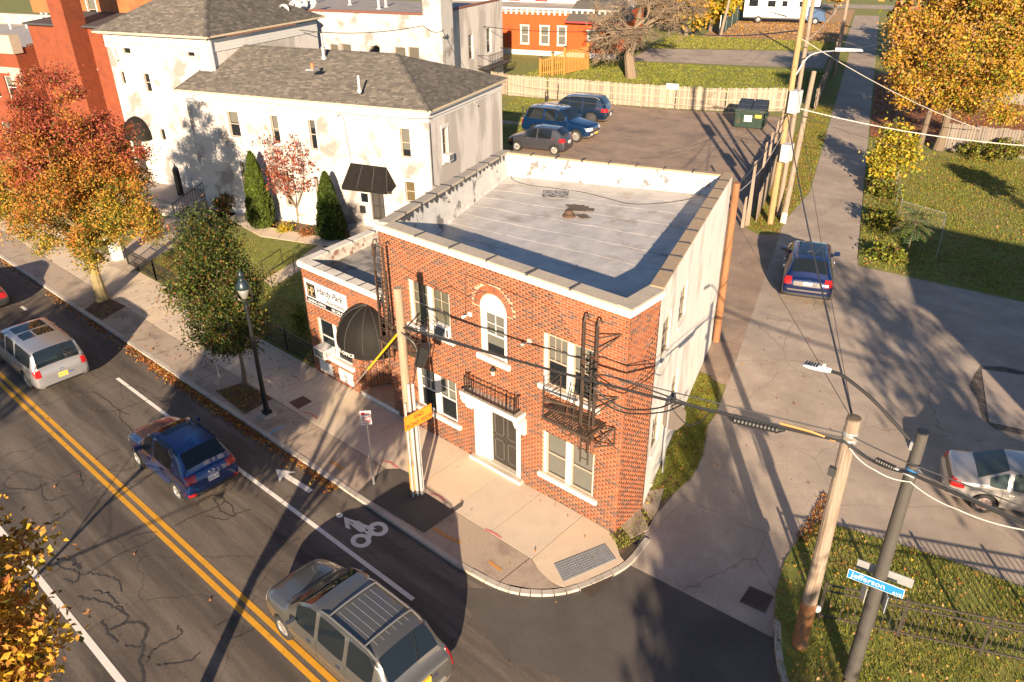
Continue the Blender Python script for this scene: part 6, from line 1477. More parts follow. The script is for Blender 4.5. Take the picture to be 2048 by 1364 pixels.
a, b = PB_.lerp(PC,.5)+Vector((0,0,-.06)), PB_.lerp(PC,.80)+Vector((0,0,-.05)); mb = MB(); mb.tube([a.lerp(b,k/16) for k in range(17)], [.065 if k % 2 else .05 for k in range(17)], 8); mb.build('ribbed_sleeve', BLACK, sc2); mb = MB(); mb.tube([b,b+Vector((.35,-.01,-.03))],.03,6); mb.build('clamp', GALV, sc2)
o = cable('orange wrapped cable section next to the corner pole', [along(PA,PB_,.885,.09), along(PA,PB_,.94,.06), along(PA,PB_,.985,-.03)], .028, mat('orange_wrap', (.55,.24,.07), .6), .0)
def loop_pts(t0, t1, drop, back=0): 
    a = along(PA,PB_,t0); b = along(PA,PB_,t1); return smooth([a, a+Vector((-.15,0,-drop*.35)), a.lerp(b,.12)+Vector((0,0,-drop*.8)), a.lerp(b,.42)+Vector((0,0,-drop)), a.lerp(b,.8)+Vector((0,0,-drop*.55)), b], 7)
for k, (t0,t1,dr,lb_) in enumerate(((.50,.70,.62,'larger slack storage loop of black cable in front of the brick corner'),(.52,.68,.50,'inner slack storage loop of black cable in front of the brick corner'),(.69,.755,.50,'small drooping cable loop over the grass strip'))):
    mb = MB(); P = loop_pts(t0,t1,dr); mb.tube(P, .02 if k < 2 else .014, 6); o = mb.build('cable_loop', BLACK); tag(o, lb_, 'cable'); settle(o, P[0])
for k, (t0,t1,up_) in enumerate(((.49,.735,.20),)):
    a = along(PA,PB_,t0); b = along(PA,PB_,t1); mb = MB(); P = smooth([a, a.lerp(b,.1)+Vector((0,0,up_)), a.lerp(b,.3)+Vector((0,0,up_*1.1)), b],7); mb.tube(P,.018,6); o = mb.build('cable_loop', BLACK); tag(o, 'upper bow of the slack cable storage above the bundle', 'cable'); settle(o, P[0])
GY = (pB[0]-.1, pB[1]+.02, 5.4); GE = (-11.35,-.55,.0); gv_ = Vector(GE)-Vector(GY)
cable('pale guy wire slanting from the light wooden pole to the pavement', [GY, GE], .010, WG)
o = cable('yellow guy guard tube on the slanted wire of the light wooden pole', [tuple(Vector(GY)+gv_*.03), tuple(Vector(GY)+gv_*.50)], .032, mat('guard_yellow', (.75,.50,.02), .45), name='guy_guard')
zt_ = lambda px, py, q: (q[0], q[1], height(px,py,q))
P4a, P6t, P3t = zt_(1605,230,q4), zt_(1612,230,q4), (-3.31,11.93,6.4)
rp_ = (pR[0], pR[1]+.05, 6.3)
cable('black service cable running up the alley from the corner pole', [rp_, P6t], .026, WGR, .35)
cable('thin guy wire from the corner pole top up the alley', [rp_, (-3.2,12.1,5.0)], .008, WGR)
cable('second thin wire from the corner pole to the alley pole', [rp_, zt_(1590,130,q4)], .008, WGR, .3)
cable('cable from the brown pole to the tall alley poles', [P3t, P4a], .024, WGR, .35); cable('lower cable from the brown pole to the alley poles', [(P3t[0],P3t[1],6.1), zt_(1600,260,q4)], .014, WG, .5)
er = g2w(14,40); 
cable('thick white cable from the alley poles to the right across the yard', [zt_(1622,214,q4), at(2060,292,4.6)], .024, WG, .3)
cable('upper white cable from the alley poles descending to the yard fence', [zt_(1600,75,q4), at(1960,258,1.9)], .02, WG, .35)
cable('thin wire across the alley to the right tree', [zt_(1620,222,q4), at(1900,320,3.2)], .012, WGR, .2)
cable('short wire from the far pole across the alley', [(q7[0],q7[1],height(1690,95,q7)), at(1790,78,7.5)], .02, WG, .3)
for k, (ya, pe, ze) in enumerate(((215,(1340,300),4.5),(232,(1405,305),4.0),(222,(1015,168),6.4),(228,(1015,185),6.0),(236,(1280,318),5.0))):
    e = at(pe[0], pe[1], ze); cable(('first','second','third','fourth','fifth')[k]+' thin service wire fanning from the alley poles over the back parking lot', [zt_(1603,ya,q4), e], .011, WGR, .3)
cable('black cable sagging from the white flat roofed building past the bare tree', [g2w(-31.9,60,onu(1005,42,-32)[1]), g2w(-14,62,6.0), zt_(1592,60,q4)], .035, BLACK, .5)
cable('service cable from the white building chimney to the hipped roof', [g2w(-30.4,48.5,6.6), g2w(-22,30,9.2), g2w(-29.3,27,9.0)], .03, BLACK, .3)
cable('wire running up the alley between the tall poles', [zt_(1610,40,q4), (q7[0],q7[1],9.5)], .02, WGR, .4); cable('lower wire running up the alley between the tall poles', [zt_(1610,100,q4), (q7[0],q7[1],8.2)], .02, WG, .4)
# ------------------------------------------------------------------ vehicles
TIRE = mat('tyre_rubber', (.025,.024,.023), .85); RIMM = mat('rim_alloy', (.55,.53,.50), .3, metal=.7); RIMD = mat('rim_dark', (.08,.08,.08), .4, metal=.5)
CGL = glass('car_glass', (.010,.014,.018), .0, .02); CGL2 = glass('car_glass_clear', (.05,.07,.065), .12, .03)
TAIL = mat('tail_red', (.33,.012,.012), .15, spec=.7); HEADL = mat('head_light', (.55,.56,.55), .1, spec=.8); AMBER = mat('amber', (.75,.25,.02), .2); CHROME = mat('chrome', (.7,.7,.7), .12, metal=1.0); PLASTIC = mat('trim_plastic', (.035,.035,.036), .6)
def paint(name, c, metal=.35, rough=.32): return mat(name, c, rough, metal=metal, coat=1.0, spec=.5)
def cap_evaluated(me, mods):
    o = bpy.data.objects.new('tmp', me); COL.objects.link(o)
    for kind, kw in mods:
        m = o.modifiers.new(kind, kind)
        for k, v in kw.items(): setattr(m, k, v)
    dg = bpy.context.evaluated_depsgraph_get(); dg.update(); r = bpy.data.meshes.new_from_object(o.evaluated_get(dg)); bpy.data.objects.remove(o); return r
def make_car(name, label, cat, loc, heading, c, scale=1.0, group=None):
    """c: dict with L, W, stations [(x, wf, zl, zb, zt, yt)], x from front bumper backwards; sections of glass by x ranges"""
    L, W_ = c['L'], c['W']/2
    t = thing(name, label, cat, loc, heading, group, local=True); t.scale = (scale,)*3
    PM = c['paint']; clad = c.get('clad', PM); slots = [PM, PLASTIC, c.get('ws', CGL), c.get('rg', CGL), c.get('sg', CGL), clad]
    st = c['st']; V = []; F = []; MI = []; NP = 10
    def section(s):
        x, wf, zl, zb, zt, yt = s; w = W_*wf; X_ = L/2-x; b = zb-zl
        half = [(0,zl),(.80*w,zl),(.965*w,zl+.09),(w,zl+.40*b),(.992*w,zl+.74*b),(.955*w,zb),(yt*W_,zt-.055),(yt*W_*.90,zt-.012),(.45*yt*W_,zt+.012),(0,zt+.02)]
        return [(X_, y, z) for y, z in half]
    for s in st: V += section(s)
    n = len(st); gl = c['glass']; xs = [s[0] for s in st]
    for i in range(n-1):
        xm = (xs[i]+xs[i+1])/2
        for k in range(NP-1):
            a, b = i*NP+k, (i+1)*NP+k; m = 0
            if k in (0,): m = 1
            if k in (1,) : m = 5
            if k == 2 and c.get('clad_hi'): m = 5
            if k == 5 and any(g0 < xm < g1 for g0, g1 in gl['side']): m = 4
            if k in (7,8) and gl['ws'][0] < xm < gl['ws'][1]: m = 2
            if k in (7,8) and gl['rear'][0] < xm < gl['rear'][1]: m = 3
            F.append((a, a+1, b+1, b)); MI.append(m)
    # end caps as strips between ring halves
    for i, flip in ((0, False), (n-1, True)):
        for k in range(NP-1):
            pass
    me = bpy.data.meshes.new('b'); 
    NV = len(V); V2 = V + [(x,-y,z) for x,y,z in V]
    F2 = list(F); M2 = list(MI)
    for f, m in zip(F, MI): F2.append(tuple(v+NV for v in f[::-1])); M2.append(m)
    for i, flip in ((0,False),(n-1,True)):
        for k in range(NP-1):
            a, b = i*NP+k, i*NP+k+1; q = (a, b, b+NV, a+NV)
            F2.append(q[::-1] if not flip else q); M2.append(5 if k < 2 else 0)
    me.from_pydata(V2, [], F2)
    for m in slots: me.materials.append(m)
    me.polygons.foreach_set('material_index', M2)
    bm = bmesh.new(); bm.from_mesh(me); bmesh.ops.remove_doubles(bm, verts=bm.verts, dist=1e-4)
    bmesh.ops.dissolve_degenerate(bm, edges=bm.edges, dist=1e-5)
    bmesh.ops.recalc_face_normals(bm, faces=bm.faces)
    cl = bm.edges.layers.float.get('crease_edge') or bm.edges.layers.float.new('crease_edge')
    for e in bm.edges:
        ms = {f.material_index for f in e.link_faces}
        if len(ms) > 1 and ms & {2,3,4}: e[cl] = 1.0
        elif len(ms) > 1 and 5 in ms: e[cl] = .5
    cv = bm.verts.layers.float.get('crease_vert') or bm.verts.layers.float.new('crease_vert')
    for v in bm.verts:
        if any(f.material_index in (2,3,4) for f in v.link_faces) and any(f.material_index in (0,5) for f in v.link_faces): v[cv] = .8
    bm.to_mesh(me); bm.free()
    sub = cap_evaluated(me, [('SUBSURF', dict(levels=2, render_levels=2))])
    # wheel arches
    R = c['R']; cut = MB()
    for x in c['axles']:
        for s in (1,-1):
            rr = R*1.13; cut.lathe([(rr, s*(W_*1.2)), (rr, s*(W_*.62))], (L/2-x,0,R*1.03), 28, 0, 'y')
    co = cut.build('cut', [PLASTIC]); bmc = bmesh.new(); bmc.from_mesh(co.data); bmesh.ops.recalc_face_normals(bmc, faces=bmc.faces); bmc.to_mesh(co.data); bmc.free()
    co.data.materials.clear()
    for m in slots: co.data.materials.append(m)
    co.data.polygons.foreach_set('material_index', [1]*len(co.data.polygons))
    body = cap_evaluated(sub, [('BOOLEAN', dict(operation='DIFFERENCE', object=co, solver='EXACT'))])
    bpy.data.objects.remove(co)
    tree = BVHTree.FromPolygons([v.co.copy() for v in body.vertices], [tuple(p.vertices) for p in body.polygons])
    # split by material
    co_ = np.empty(len(body.vertices)*3); body.vertices.foreach_get('co', co_); co_ = co_.reshape(-1,3)
    groups = {}
    polys = [(tuple(p.vertices), p.material_index) for p in body.polygons]
    def part(nm, fs, m, smooth=True):
        idx = sorted({v for f in fs for v in f}); mp = {v: i for i, v in enumerate(idx)}
        me2 = bpy.data.meshes.new(nm); me2.from_pydata([tuple(co_[v]) for v in idx], [], [[mp[v] for v in f] for f in fs]); me2.materials.append(m)
        if smooth: me2.polygons.foreach_set('use_smooth', [True]*len(fs))
        o = bpy.data.objects.new(nm, me2); COL.objects.link(o); o.parent = t; return o
    def comps(fs):
        par = {}
        def fd(a):
            while par.setdefault(a, a) != a: par[a] = par[par[a]]; a = par[a]
            return a
        for f in fs:
            for v in f[1:]: par[fd(v)] = fd(f[0])
        out = {}
        for f in fs: out.setdefault(fd(f[0]), []).append(f)
        return list(out.values())
    body_o = part('body', [f for f, m in polys if m == 0], PM)
    if clad is not PM or True:
        fs = [f for f, m in polys if m == 5]
        if fs: part('lower_body', fs, clad)
    fs = [f for f, m in polys if m == 1]
    if fs: part('underbody', fs, PLASTIC, False)
    for mi, nm in ((2,'windshield'),(3,'rear_window'),(4,'side_window')):
        fs = [f for f, m in polys if m == mi]
        for cc in comps(fs): part(nm, cc, slots[mi])
    # conforming patches: thin plates lying on the body
    def hit(o, d):
        r = tree.ray_cast(Vector(o), Vector(d), 6); return r[0], r[1]
    def patch(nm, side, a0, a1, b0, b1, m, off=.008, n=8, mm=6, parent=None, shape=None, smooth=True):
        """side: 'L','R','rear','front','top'; a,b: coordinates on that view (x or y, z or x)"""
        V = []; ok = {}; 
        for i in range(n+1):
            for j in range(mm+1):
                a = a0+(a1-a0)*i/n; b = b0+(b1-b0)*j/mm
                if shape: a, b = shape(i/n, j/mm)
                if side == 'L': o_, d_ = (a, 4, b), (0,-1,0)
                elif side == 'R': o_, d_ = (a, -4, b), (0,1,0)
                elif side == 'rear': o_, d_ = (-6, a, b), (1,0,0)
                elif side == 'front': o_, d_ = (6, a, b), (-1,0,0)
                else: o_, d_ = (a, b, 4), (0,0,-1)
                p, nn = hit(o_, d_)
                if p is None: ok[i,j] = None; continue
                ok[i,j] = (p - Vector(d_)*off, p + Vector(d_)*.02)
        mb = MB(); idx = {}
        for k, v in ok.items():
            if v: idx[k] = (mb._a(v[0]), mb._a(v[1]))
        def q(*ks): return all(k in idx for k in ks)
        for i in range(n):
            for j in range(mm):
                ks = ((i,j),(i+1,j),(i+1,j+1),(i,j+1))
                if q(*ks): mb.f.append([idx[k][0] for k in ks]); mb.m.append(0)
        for i in range(n):
            for j, r_ in ((0,1),(mm,0)):
                ks = ((i,j),(i+1,j))
                if q(*ks): mb.f.append([idx[ks[0]][0], idx[ks[1]][0], idx[ks[1]][1], idx[ks[0]][1]]); mb.m.append(0)
        for j in range(mm):
            for i in (0, n):
                ks = ((i,j),(i,j+1))
                if q(*ks): mb.f.append([idx[ks[0]][0], idx[ks[1]][0], idx[ks[1]][1], idx[ks[0]][1]]); mb.m.append(0)
        if not mb.f: return None
        return mb.build(nm, m, parent or t, smooth=False, off=(0,0,0))
    # wheels
    for x in c['axles']:
        for s in (1,-1):
            cxw, yw, zw = L/2-x, s*(W_*.985-.11), R; mb = MB(); tw = .115
            mb.lathe([(R*.60,-tw),(R*.93,-tw),(R,-tw*.7),(R,tw*.7),(R*.93,tw),(R*.68,tw*1.02),(R*.64,tw*.8),(R*.60,tw*.5)], (cxw,yw,zw), 26, 0, 'y') if s > 0 else mb.lathe([(R*.60,tw),(R*.93,tw),(R,tw*.7),(R,-tw*.7),(R*.93,-tw),(R*.68,-tw*1.02),(R*.64,-tw*.8),(R*.60,-tw*.5)], (cxw,yw,zw), 26, 0, 'y')
            w_o = mb.build('wheel', TIRE, t, off=(0,0,0)); mb = MB(); yo = yw+s*tw*.55
            mb.lathe([(.01,yo-s*.03),(R*.63,yo-s*.03)], (cxw,0,zw), 20, 1, 'y')
            ns = c.get('spokes', 5)
            mb.lathe([(R*.60,yo-s*.02),(R*.66,yo+s*.03),(R*.60,yo+s*.035),(R*.56,yo+s*.0)], (cxw,0,zw), 26, 0, 'y')
            mb.lathe([(R*.18,yo-s*.02),(R*.17,yo+s*.035),(.01,yo+s*.04)], (cxw,0,zw), 12, 0, 'y')
            for k in range(ns):
                a = 2*math.pi*(k+.3)/ns; u = Vector((math.cos(a),0,math.sin(a))); v = Vector((-math.sin(a),0,math.cos(a))); o_ = Vector((cxw,yo,zw)); w0, w1 = R*.11, R*(.15 if ns < 8 else .07); e = Vector((0,s*.028,0)); f_ = Vector((0,-s*.02,0))
                mb.hexa((o_+u*R*.12-v*w0+f_, o_+u*R*.12+v*w0+f_, o_+u*R*.60+v*w1+f_, o_+u*R*.60-v*w1+f_, o_+u*R*.12-v*w0+e, o_+u*R*.12+v*w0+e, o_+u*R*.60+v*w1+e, o_+u*R*.60-v*w1+e), 0)
            mb.build('rim', [c.get('rim', RIMM), RIMD], w_o, off=(0,0,0))
    # doors
    for (x0, x1, z0, z1) in c['doors']:
        for sd in ('L','R'):
            for e0, e1, f0, f1 in ((x0-.012,x0,z0,z1),(x1,x1+.012,z0,z1),(x0,x1,z0-.012,z0)): patch('door_seam', sd, L/2-e0, L/2-e1, f0, f1, PLASTIC, .003, 1 if e1-e0 < .1 else 8, 8 if e1-e0 < .1 else 1)
            d_ = patch('door', sd, L/2-x0, L/2-x1, z0, z1, PM, .004, 10, 8)
            if d_ is not None:
                hxx = L/2-(x1-.16 if not c.get('handle_front') else x0+.1); hz = z1-.12
                patch('handle', sd, hxx-.02, hxx+.13, hz-.02, hz+.022, c.get('handle_m', PM), .035, 3, 2, parent=d_)
    # lamps, plate, bumper details
    for nm, side, a0, a1, b0, b1, m, off in c['patches']:
        patch(nm, side, a0, a1, b0, b1, m, off)
    for s in (1,-1):
        x, z = c['mirror']; w = W_*.93; mb = MB(); X_ = L/2-x
        mb.hexa([(X_-.09, s*(w+.02), z-.06),(X_+.05, s*(w+.02), z-.05),(X_+.07, s*(w+.24), z-.04),(X_-.07, s*(w+.25), z-.05),(X_-.09, s*(w+.02), z+.08),(X_+.03, s*(w+.02), z+.08),(X_+.05, s*(w+.23), z+.10),(X_-.07, s*(w+.25), z+.10)][::1], 0)
        mb.build('mirror', c.get('mirror_m', PM), t, off=(0,0,0))
    if c.get('rails'):
        x0, x1, yf, m = c['rails']
        for s in (1,-1):
            P = []
            for k in range(9):
                xx = L/2-(x0+(x1-x0)*k/8); h, _ = hit((xx, s*yf*W_, 4), (0,0,-1)); P.append((xx, s*yf*W_, h.z+(.05 if 0 < k < 8 else .0)))
            mb = MB(); mb.tube(P, .024, 6); mb.build('roof_rail', m, t, off=(0,0,0))
    if c.get('bars'):
        for x in c['bars']:
            P = []
            for k in range(7):
                yy = c['rails'][2]*W_*(-1+2*k/6); h, _ = hit((L/2-x, yy, 4), (0,0,-1)); P.append((L/2-x, yy, h.z+.06))
            mb = MB(); mb.tube(P, .022, 6); mb.build('cross_bar', c['rails'][3], t, off=(0,0,0))
    if c.get('ribs'):
        x0, x1, ys = c['ribs']; mb = MB()
        for y in ys:
            P = []
            for k in range(7): xx = L/2-(x0+(x1-x0)*k/6); h, _ = hit((xx, y*W_, 4), (0,0,-1)); P.append((xx, y*W_, h.z-.002))
            mb.tube(P, .007, 4)
        tag(mb.build('roof_ribs', c.get('rib_m', PM), t, off=(0,0,0)), kind='stuff')
    if c.get('plate'):
        z, m, txt, mt = c['plate']; h, _ = hit((-6,0,z), (1,0,0)); X_ = h.x-.012
        mb = MB(); mb.box(X_-.006,-.165,z-.085,X_+.05,.165,z+.085); p_ = mb.build('number_plate', m, t, off=(0,0,0))
        me = letters(txt, .115, mt, extr=.001)
        for v in me.vertices: v.co = (X_-.008+v.co.y, .15-v.co.x, z-.04+v.co.z)
        o = bpy.data.objects.new('lettering', me); COL.objects.link(o); o.parent = p_
    if c.get('badge'):
        z = c['badge']; h, _ = hit((-6,0,z), (1,0,0)); mb = MB(); mb.tube([(h.x-.012, .085*math.cos(k*math.pi/8), z+.035*math.sin(k*math.pi/8)) for k in range(17)], .009, 4); mb.build('badge', CHROME, t, off=(0,0,0))
    return t
PLW = mat('plate_white', (.72,.72,.70), .5); PLY = mat('plate_gold', (.75,.48,.05), .5); PLB = mat('plate_ink', (.03,.04,.12), .5); PLB2 = mat('plate_band', (.10,.14,.40), .5)

def suv_st(L, H, zl=.24, zb=1.02, hood=1.0, cowl=1.25, roof0=1.95, roof1=4.3, tail=4.85, yt=.74, nose=.80, tailz=None, wfront=.90, side_cuts=()):
    """stations for a two-box body"""
    tz = tailz or zb+.06
    st = [(0.0,.70,zl+.16,nose-.10,nose-.02,.60),(.06,.82,zl+.08,nose-.02,nose+.05,.68),(.22,.91,zl+.02,hood-.16,hood-.07,.76),(.55,.965,zl,hood-.07,hood+.0,.80),(cowl-.05,.99,zl,zb-.03,hood+.09,.83),(cowl+.08,.995,zl,zb,hood+.13,.82)]
    m = (cowl+roof0)/2+.02; st.append((m,1.0,zl,zb,hood+.13+(H-hood-.13)*.60,yt+.045)); st.append((roof0,1.0,zl,zb+.01,H-.035,yt+.01)); st.append((roof0+.25,1.0,zl,zb+.01,H-.0,yt))
    for x in side_cuts: st.append((x,1.0,zl,zb+.02,H,yt))
    st.append((roof1-.25,.995,zl,zb+.03,H-.02,yt-.01)); st.append((roof1,.99,zl,zb+.035,H-.05,yt-.02))
    st.append((tail-.10,.965,zl,zb+.04,tz+.16,yt+.04)); st.append((tail-.02,.955,zl+.01,zb+.03,tz+.03,yt+.10)); st.append((L-.16,.945,zl+.05,zb-.06,tz-.04,.83)); st.append((L-.07,.92,zl+.08,zb-.16,zb-.05,.82)); st.append((L-.0,.86,zl+.16,zb-.36,zb-.26,.78))
    st.sort(key=lambda s: s[0]); return st

# silver long wagon with glass roof (nearest the left edge)
L_, H_ = 5.05, 1.72; SV = paint('paint_silver', (.36,.36,.38), .55, .33)
cuts = (2.30,2.44,3.22,3.36,4.05)
c = dict(L=L_, W=1.95, R=.36, axles=(.92,3.92), paint=SV, st=suv_st(L_, H_, .25, 1.06, 1.03, 1.35, 1.95, 4.72, 4.98, .80, .86, 1.10, side_cuts=cuts),
    glass=dict(ws=(1.40,1.97), rear=(4.70,4.95), side=((1.70,2.30),(2.44,3.22),(3.36,4.05),(4.05,4.70))), doors=[(1.42,2.36,.38,1.0),(2.39,3.28,.38,1.0)], mirror=(1.62,1.08), spokes=10, rim=RIMM, badge=.86,
    patches=[('tail_light','rear',.70,.92,.78,1.05,TAIL,.012),('tail_light','rear',-.92,-.70,.78,1.05,TAIL,.012),('tail_trim','rear',-.66,.66,.74,.98,mat('satin_silver', (.42,.42,.43), .3, metal=.6),.006),('bumper_strip','rear',-.8,.8,.42,.54,SV,.02),
        ('head_light','front',.55,.85,.68,.84,HEADL,.01),('head_light','front',-.85,-.55,.68,.84,HEADL,.01),('grille','front',-.5,.5,.5,.74,PLASTIC,.01),
        ('sun_roof','top',.42,-.30,-.55,.55,CGL,.006),('sun_roof','top',-.42,-1.05,-.55,.05,CGL,.006),('sun_roof','top',-.42,-1.05,.12,.55,CGL,.006)], plate=(.66,PLY,'FLW 2043',PLB2))
make_car('parked_wagon', 'silver boxy wagon with glass roof panels heading left past the big maple', 'car', (-19.75-L_/2, -6.78, RZ), math.pi, c)
# blue compact SUV
L_, H_ = 4.05, 1.66; BLU = paint('paint_blue', (.004,.034,.150), .40, .28)
cuts = (2.02,2.14,2.86)
c = dict(L=L_, W=1.77, R=.34, axles=(.82,3.30), paint=BLU, clad=PLASTIC, st=suv_st(L_, H_, .26, 1.04, 1.02, 1.12, 1.80, 3.45, 3.92, .74, .84, 1.10, side_cuts=cuts),
    glass=dict(ws=(1.18,1.82), rear=(3.46,3.84), side=((1.46,2.02),(2.14,2.86),(2.86,3.22))), doors=[(1.26,2.08,.40,1.0),(2.10,2.84,.40,1.0)], mirror=(1.38,1.08), spokes=5, rails=(1.75,3.4,.70,BLACK), badge=1.0,
    patches=[('tail_light','rear',.48,.86,.88,1.08,TAIL,.012),('tail_light','rear',-.86,-.48,.88,1.08,TAIL,.012),('reflector','rear',.60,.84,.44,.54,TAIL,.014),('reflector','rear',-.84,-.60,.44,.54,TAIL,.014),('bumper','rear',-.80,.80,.30,.50,PLASTIC,.008),
        ('head_light','front',.50,.80,.72,.88,HEADL,.01),('head_light','front',-.80,-.50,.72,.88,HEADL,.01),('sun_roof','top',.20,-.28,-.42,.42,CGL,.006)], plate=(.80,PLW,'KBL 4971',PLB))
make_car('compact_suv', 'bright blue compact SUV driving left beside the white bike arrow', 'car', (-9.86-L_/2, -6.40, RZ), math.pi, c)
# grey minivan, nearest
L_, H_ = 4.95, 1.74; GV = paint('paint_grey_van', (.15,.145,.135), .55, .30); GOLD = paint('paint_gold_low', (.40,.33,.25), .5, .4)
cuts = (2.28,2.40,3.30,3.42)
st = suv_st(L_, H_, .24, 1.03, 1.0, 1.05, 2.02, 4.25, 4.72, .76, .80, 1.06, side_cuts=cuts)
c = dict(L=L_, W=1.93, R=.345, axles=(.92,3.86), paint=GV, clad=GOLD, st=st, ws=glass('car_glass_green', (.018,.035,.028), .0, .03), sg=CGL,
    glass=dict(ws=(1.12,2.04), rear=(4.26,4.66), side=((1.62,2.28),(2.40,3.30),(3.42,4.22))), doors=[(1.42,2.34,.42,.99),(2.37,3.40,.42,.99)], mirror=(1.55,1.06), spokes=6, rails=(2.35,4.2,.68,mat('rail_grey', (.24,.235,.23), .4, metal=.6)), bars=(2.65,3.85), handle_m=CHROME,
    ribs=(2.7,4.0,(-.45,-.27,-.09,.09,.27,.45)), rib_m=mat('rib_silver', (.42,.42,.42), .35, metal=.6),
    patches=[('tail_light','rear',.80,.95,.70,1.06,TAIL,.012),('tail_light','rear',-.95,-.80,.70,1.06,TAIL,.012),('bumper_step','rear',-.55,.55,.545,.60,mat('step_grey', (.22,.22,.22), .6),.03),
        ('head_light','front',.45,.82,.62,.78,HEADL,.01),('head_light','front',-.82,-.45,.62,.78,HEADL,.01),('grille','front',-.4,.4,.5,.66,PLASTIC,.01),('hood_gap','top',1.52,1.47,-.72,.72,PLASTIC,.004)], plate=(.86,PLY,'GVN 7186',PLB))
make_car('minivan', 'grey minivan with roof rack and gold lower body driving left in the foreground', 'car', (-4.86+L_/2, -7.16, RZ), math.pi, c)
# blue crossover in the alley, seen from behind
L_, H_ = 4.66, 1.70; NVY = paint('paint_navy', (.005,.015,.075), .45, .28)
cuts = (2.20,2.34,3.16)
c = dict(L=L_, W=1.93, R=.37, axles=(.92,3.74), paint=NVY, clad=PLASTIC, st=suv_st(L_, H_, .26, 1.05, 1.02, 1.25, 2.0, 3.95, 4.48, .72, .86, 1.12, side_cuts=cuts),
    glass=dict(ws=(1.30,2.02), rear=(3.96,4.40), side=((1.62,2.20),(2.34,3.16),(3.16,3.72))), doors=[(1.40,2.26,.42,1.0),(2.29,3.12,.42,1.0)], mirror=(1.55,1.08), spokes=5, badge=1.03, handle_m=CHROME,
    patches=[('tail_light','rear',.60,.93,.84,1.10,TAIL,.012),('tail_light','rear',-.93,-.60,.84,1.10,TAIL,.012),('tail_trim','rear',-.52,.52,.80,.97,mat('applique', (.11,.095,.085), .5),.008),('bumper_trim','rear',-.72,.72,.60,.665,mat('applique', (0,0,0)),.012),('bumper','rear',-.85,.85,.30,.50,PLASTIC,.01),
        ('chrome_strip','rear',-.5,.5,.985,1.01,CHROME,.01),('sun_roof','top',.55,-1.25,-.50,.50,CGL,.006)], plate=(.885,PLW,'HBT 6052',PLB))
hd_ = rad(111.5); rc = Vector((-1.92,17.25)); ctr = rc + Vector((math.cos(hd_), math.sin(hd_)))*L_/2*1.12
make_car('crossover_car', 'dark blue crossover seen from behind driving up the alley', 'car', (ctr.x, ctr.y, .006), hd_, c, 1.13)
# silver sedan at the right edge
L_, H_ = 4.55, 1.42; SLV = paint('paint_champagne', (.40,.375,.35), .5, .32)
st = [(0,.70,.36,.55,.60,.6),(.06,.85,.28,.60,.66,.68),(.3,.94,.24,.70,.76,.76),(.7,.98,.22,.78,.84,.80),(1.15,1,.22,.86,.92,.83),(1.30,1,.22,.88,.96,.82),(1.75,1,.22,.89,1.24,.76),(2.10,1,.22,.90,H_-.03,.70),(2.35,1,.22,.91,H_,.69),(2.46,1,.22,.91,H_,.69),(3.0,1,.22,.92,H_-.02,.69),(3.12,1,.22,.92,H_-.04,.69),(3.55,.995,.22,.93,1.16,.74),(3.82,.985,.22,.93,1.02,.80),(3.95,.98,.23,.92,1.0,.82),(4.35,.95,.27,.88,.98,.82),(4.42,.93,.30,.78,.90,.82),(4.50,.90,.33,.62,.66,.80),(4.55,.84,.38,.56,.60,.76)]
c = dict(L=L_, W=1.74, R=.32, axles=(.88,3.55), paint=SLV, st=st, rg=CGL2, sg=CGL2, glass=dict(ws=(1.32,2.12), rear=(3.10,3.80), side=((1.72,2.35),(2.46,3.0),(3.12,3.45))), doors=[(1.42,2.38,.36,.86),(2.41,3.20,.36,.86)], mirror=(1.6,.95), spokes=8, handle_m=SLV,
    rim=mat('rim_red', (.55,.42,.40), .3, metal=.6), patches=[('tail_light','rear',.56,.86,.70,.90,TAIL,.012),('tail_light','rear',-.86,-.56,.70,.90,TAIL,.012),('tail_light','R',-2.18,-1.86,.70,.86,TAIL,.010),('tail_light','L',-2.18,-1.86,.70,.86,TAIL,.010),('tail_trim','rear',-.54,.54,.74,.86,mat('smoke', (.10,.08,.07), .3),.008)])
hd_ = rad(21); wc_ = Vector(at(1962,1024)[:2]); fw = Vector((math.cos(hd_), math.sin(hd_))); lf = Vector((-fw.y, fw.x)); ctr = wc_ + lf*.80 + fw*(3.55-L_/2)
make_car('silver_sedan', 'champagne silver sedan parked at the right edge with its red tail lamps', 'car', (ctr.x, ctr.y, .002), hd_, c, 1.02)
# three cars in the back lot
L_, H_ = 3.80, 1.50; GR = paint('paint_graphite', (.065,.065,.078), .5, .35); cuts = (1.95,2.05)
c = dict(L=L_, W=1.67, R=.30, axles=(.68,3.12), paint=GR, st=suv_st(L_, H_, .22, .92, .92, .95, 1.65, 3.15, 3.66, .72, .72, .98, side_cuts=cuts),
    glass=dict(ws=(1.0,1.67), rear=(3.16,3.56), side=((1.30,1.95),(2.05,2.75))), doors=[(1.12,2.0,.34,.88),(2.03,2.75,.34,.88)], mirror=(1.25,.96), spokes=9,
    patches=[('tail_light','rear',.55,.80,.78,1.0,TAIL,.012),('tail_light','rear',-.80,-.55,.78,1.0,TAIL,.012),('tail_light','L',-1.82,-1.52,.78,.98,TAIL,.010),('head_light','front',.4,.75,.62,.74,HEADL,.01),('head_light','front',-.75,-.4,.62,.74,HEADL,.01),('side_lamp','L',1.60,1.82,.56,.70,AMBER,.012)], plate=(.72,PLW,'JDA 1180',PLB))
ue = g2w(-16.75, 37.2); make_car('hatchback', 'dark grey hatchback parked nearest in the back lot, its nose by the white house', 'car', (ue[0], ue[1], .004), GA+math.pi-rad(2), c, 1.22, 'cars parked in the back lot')
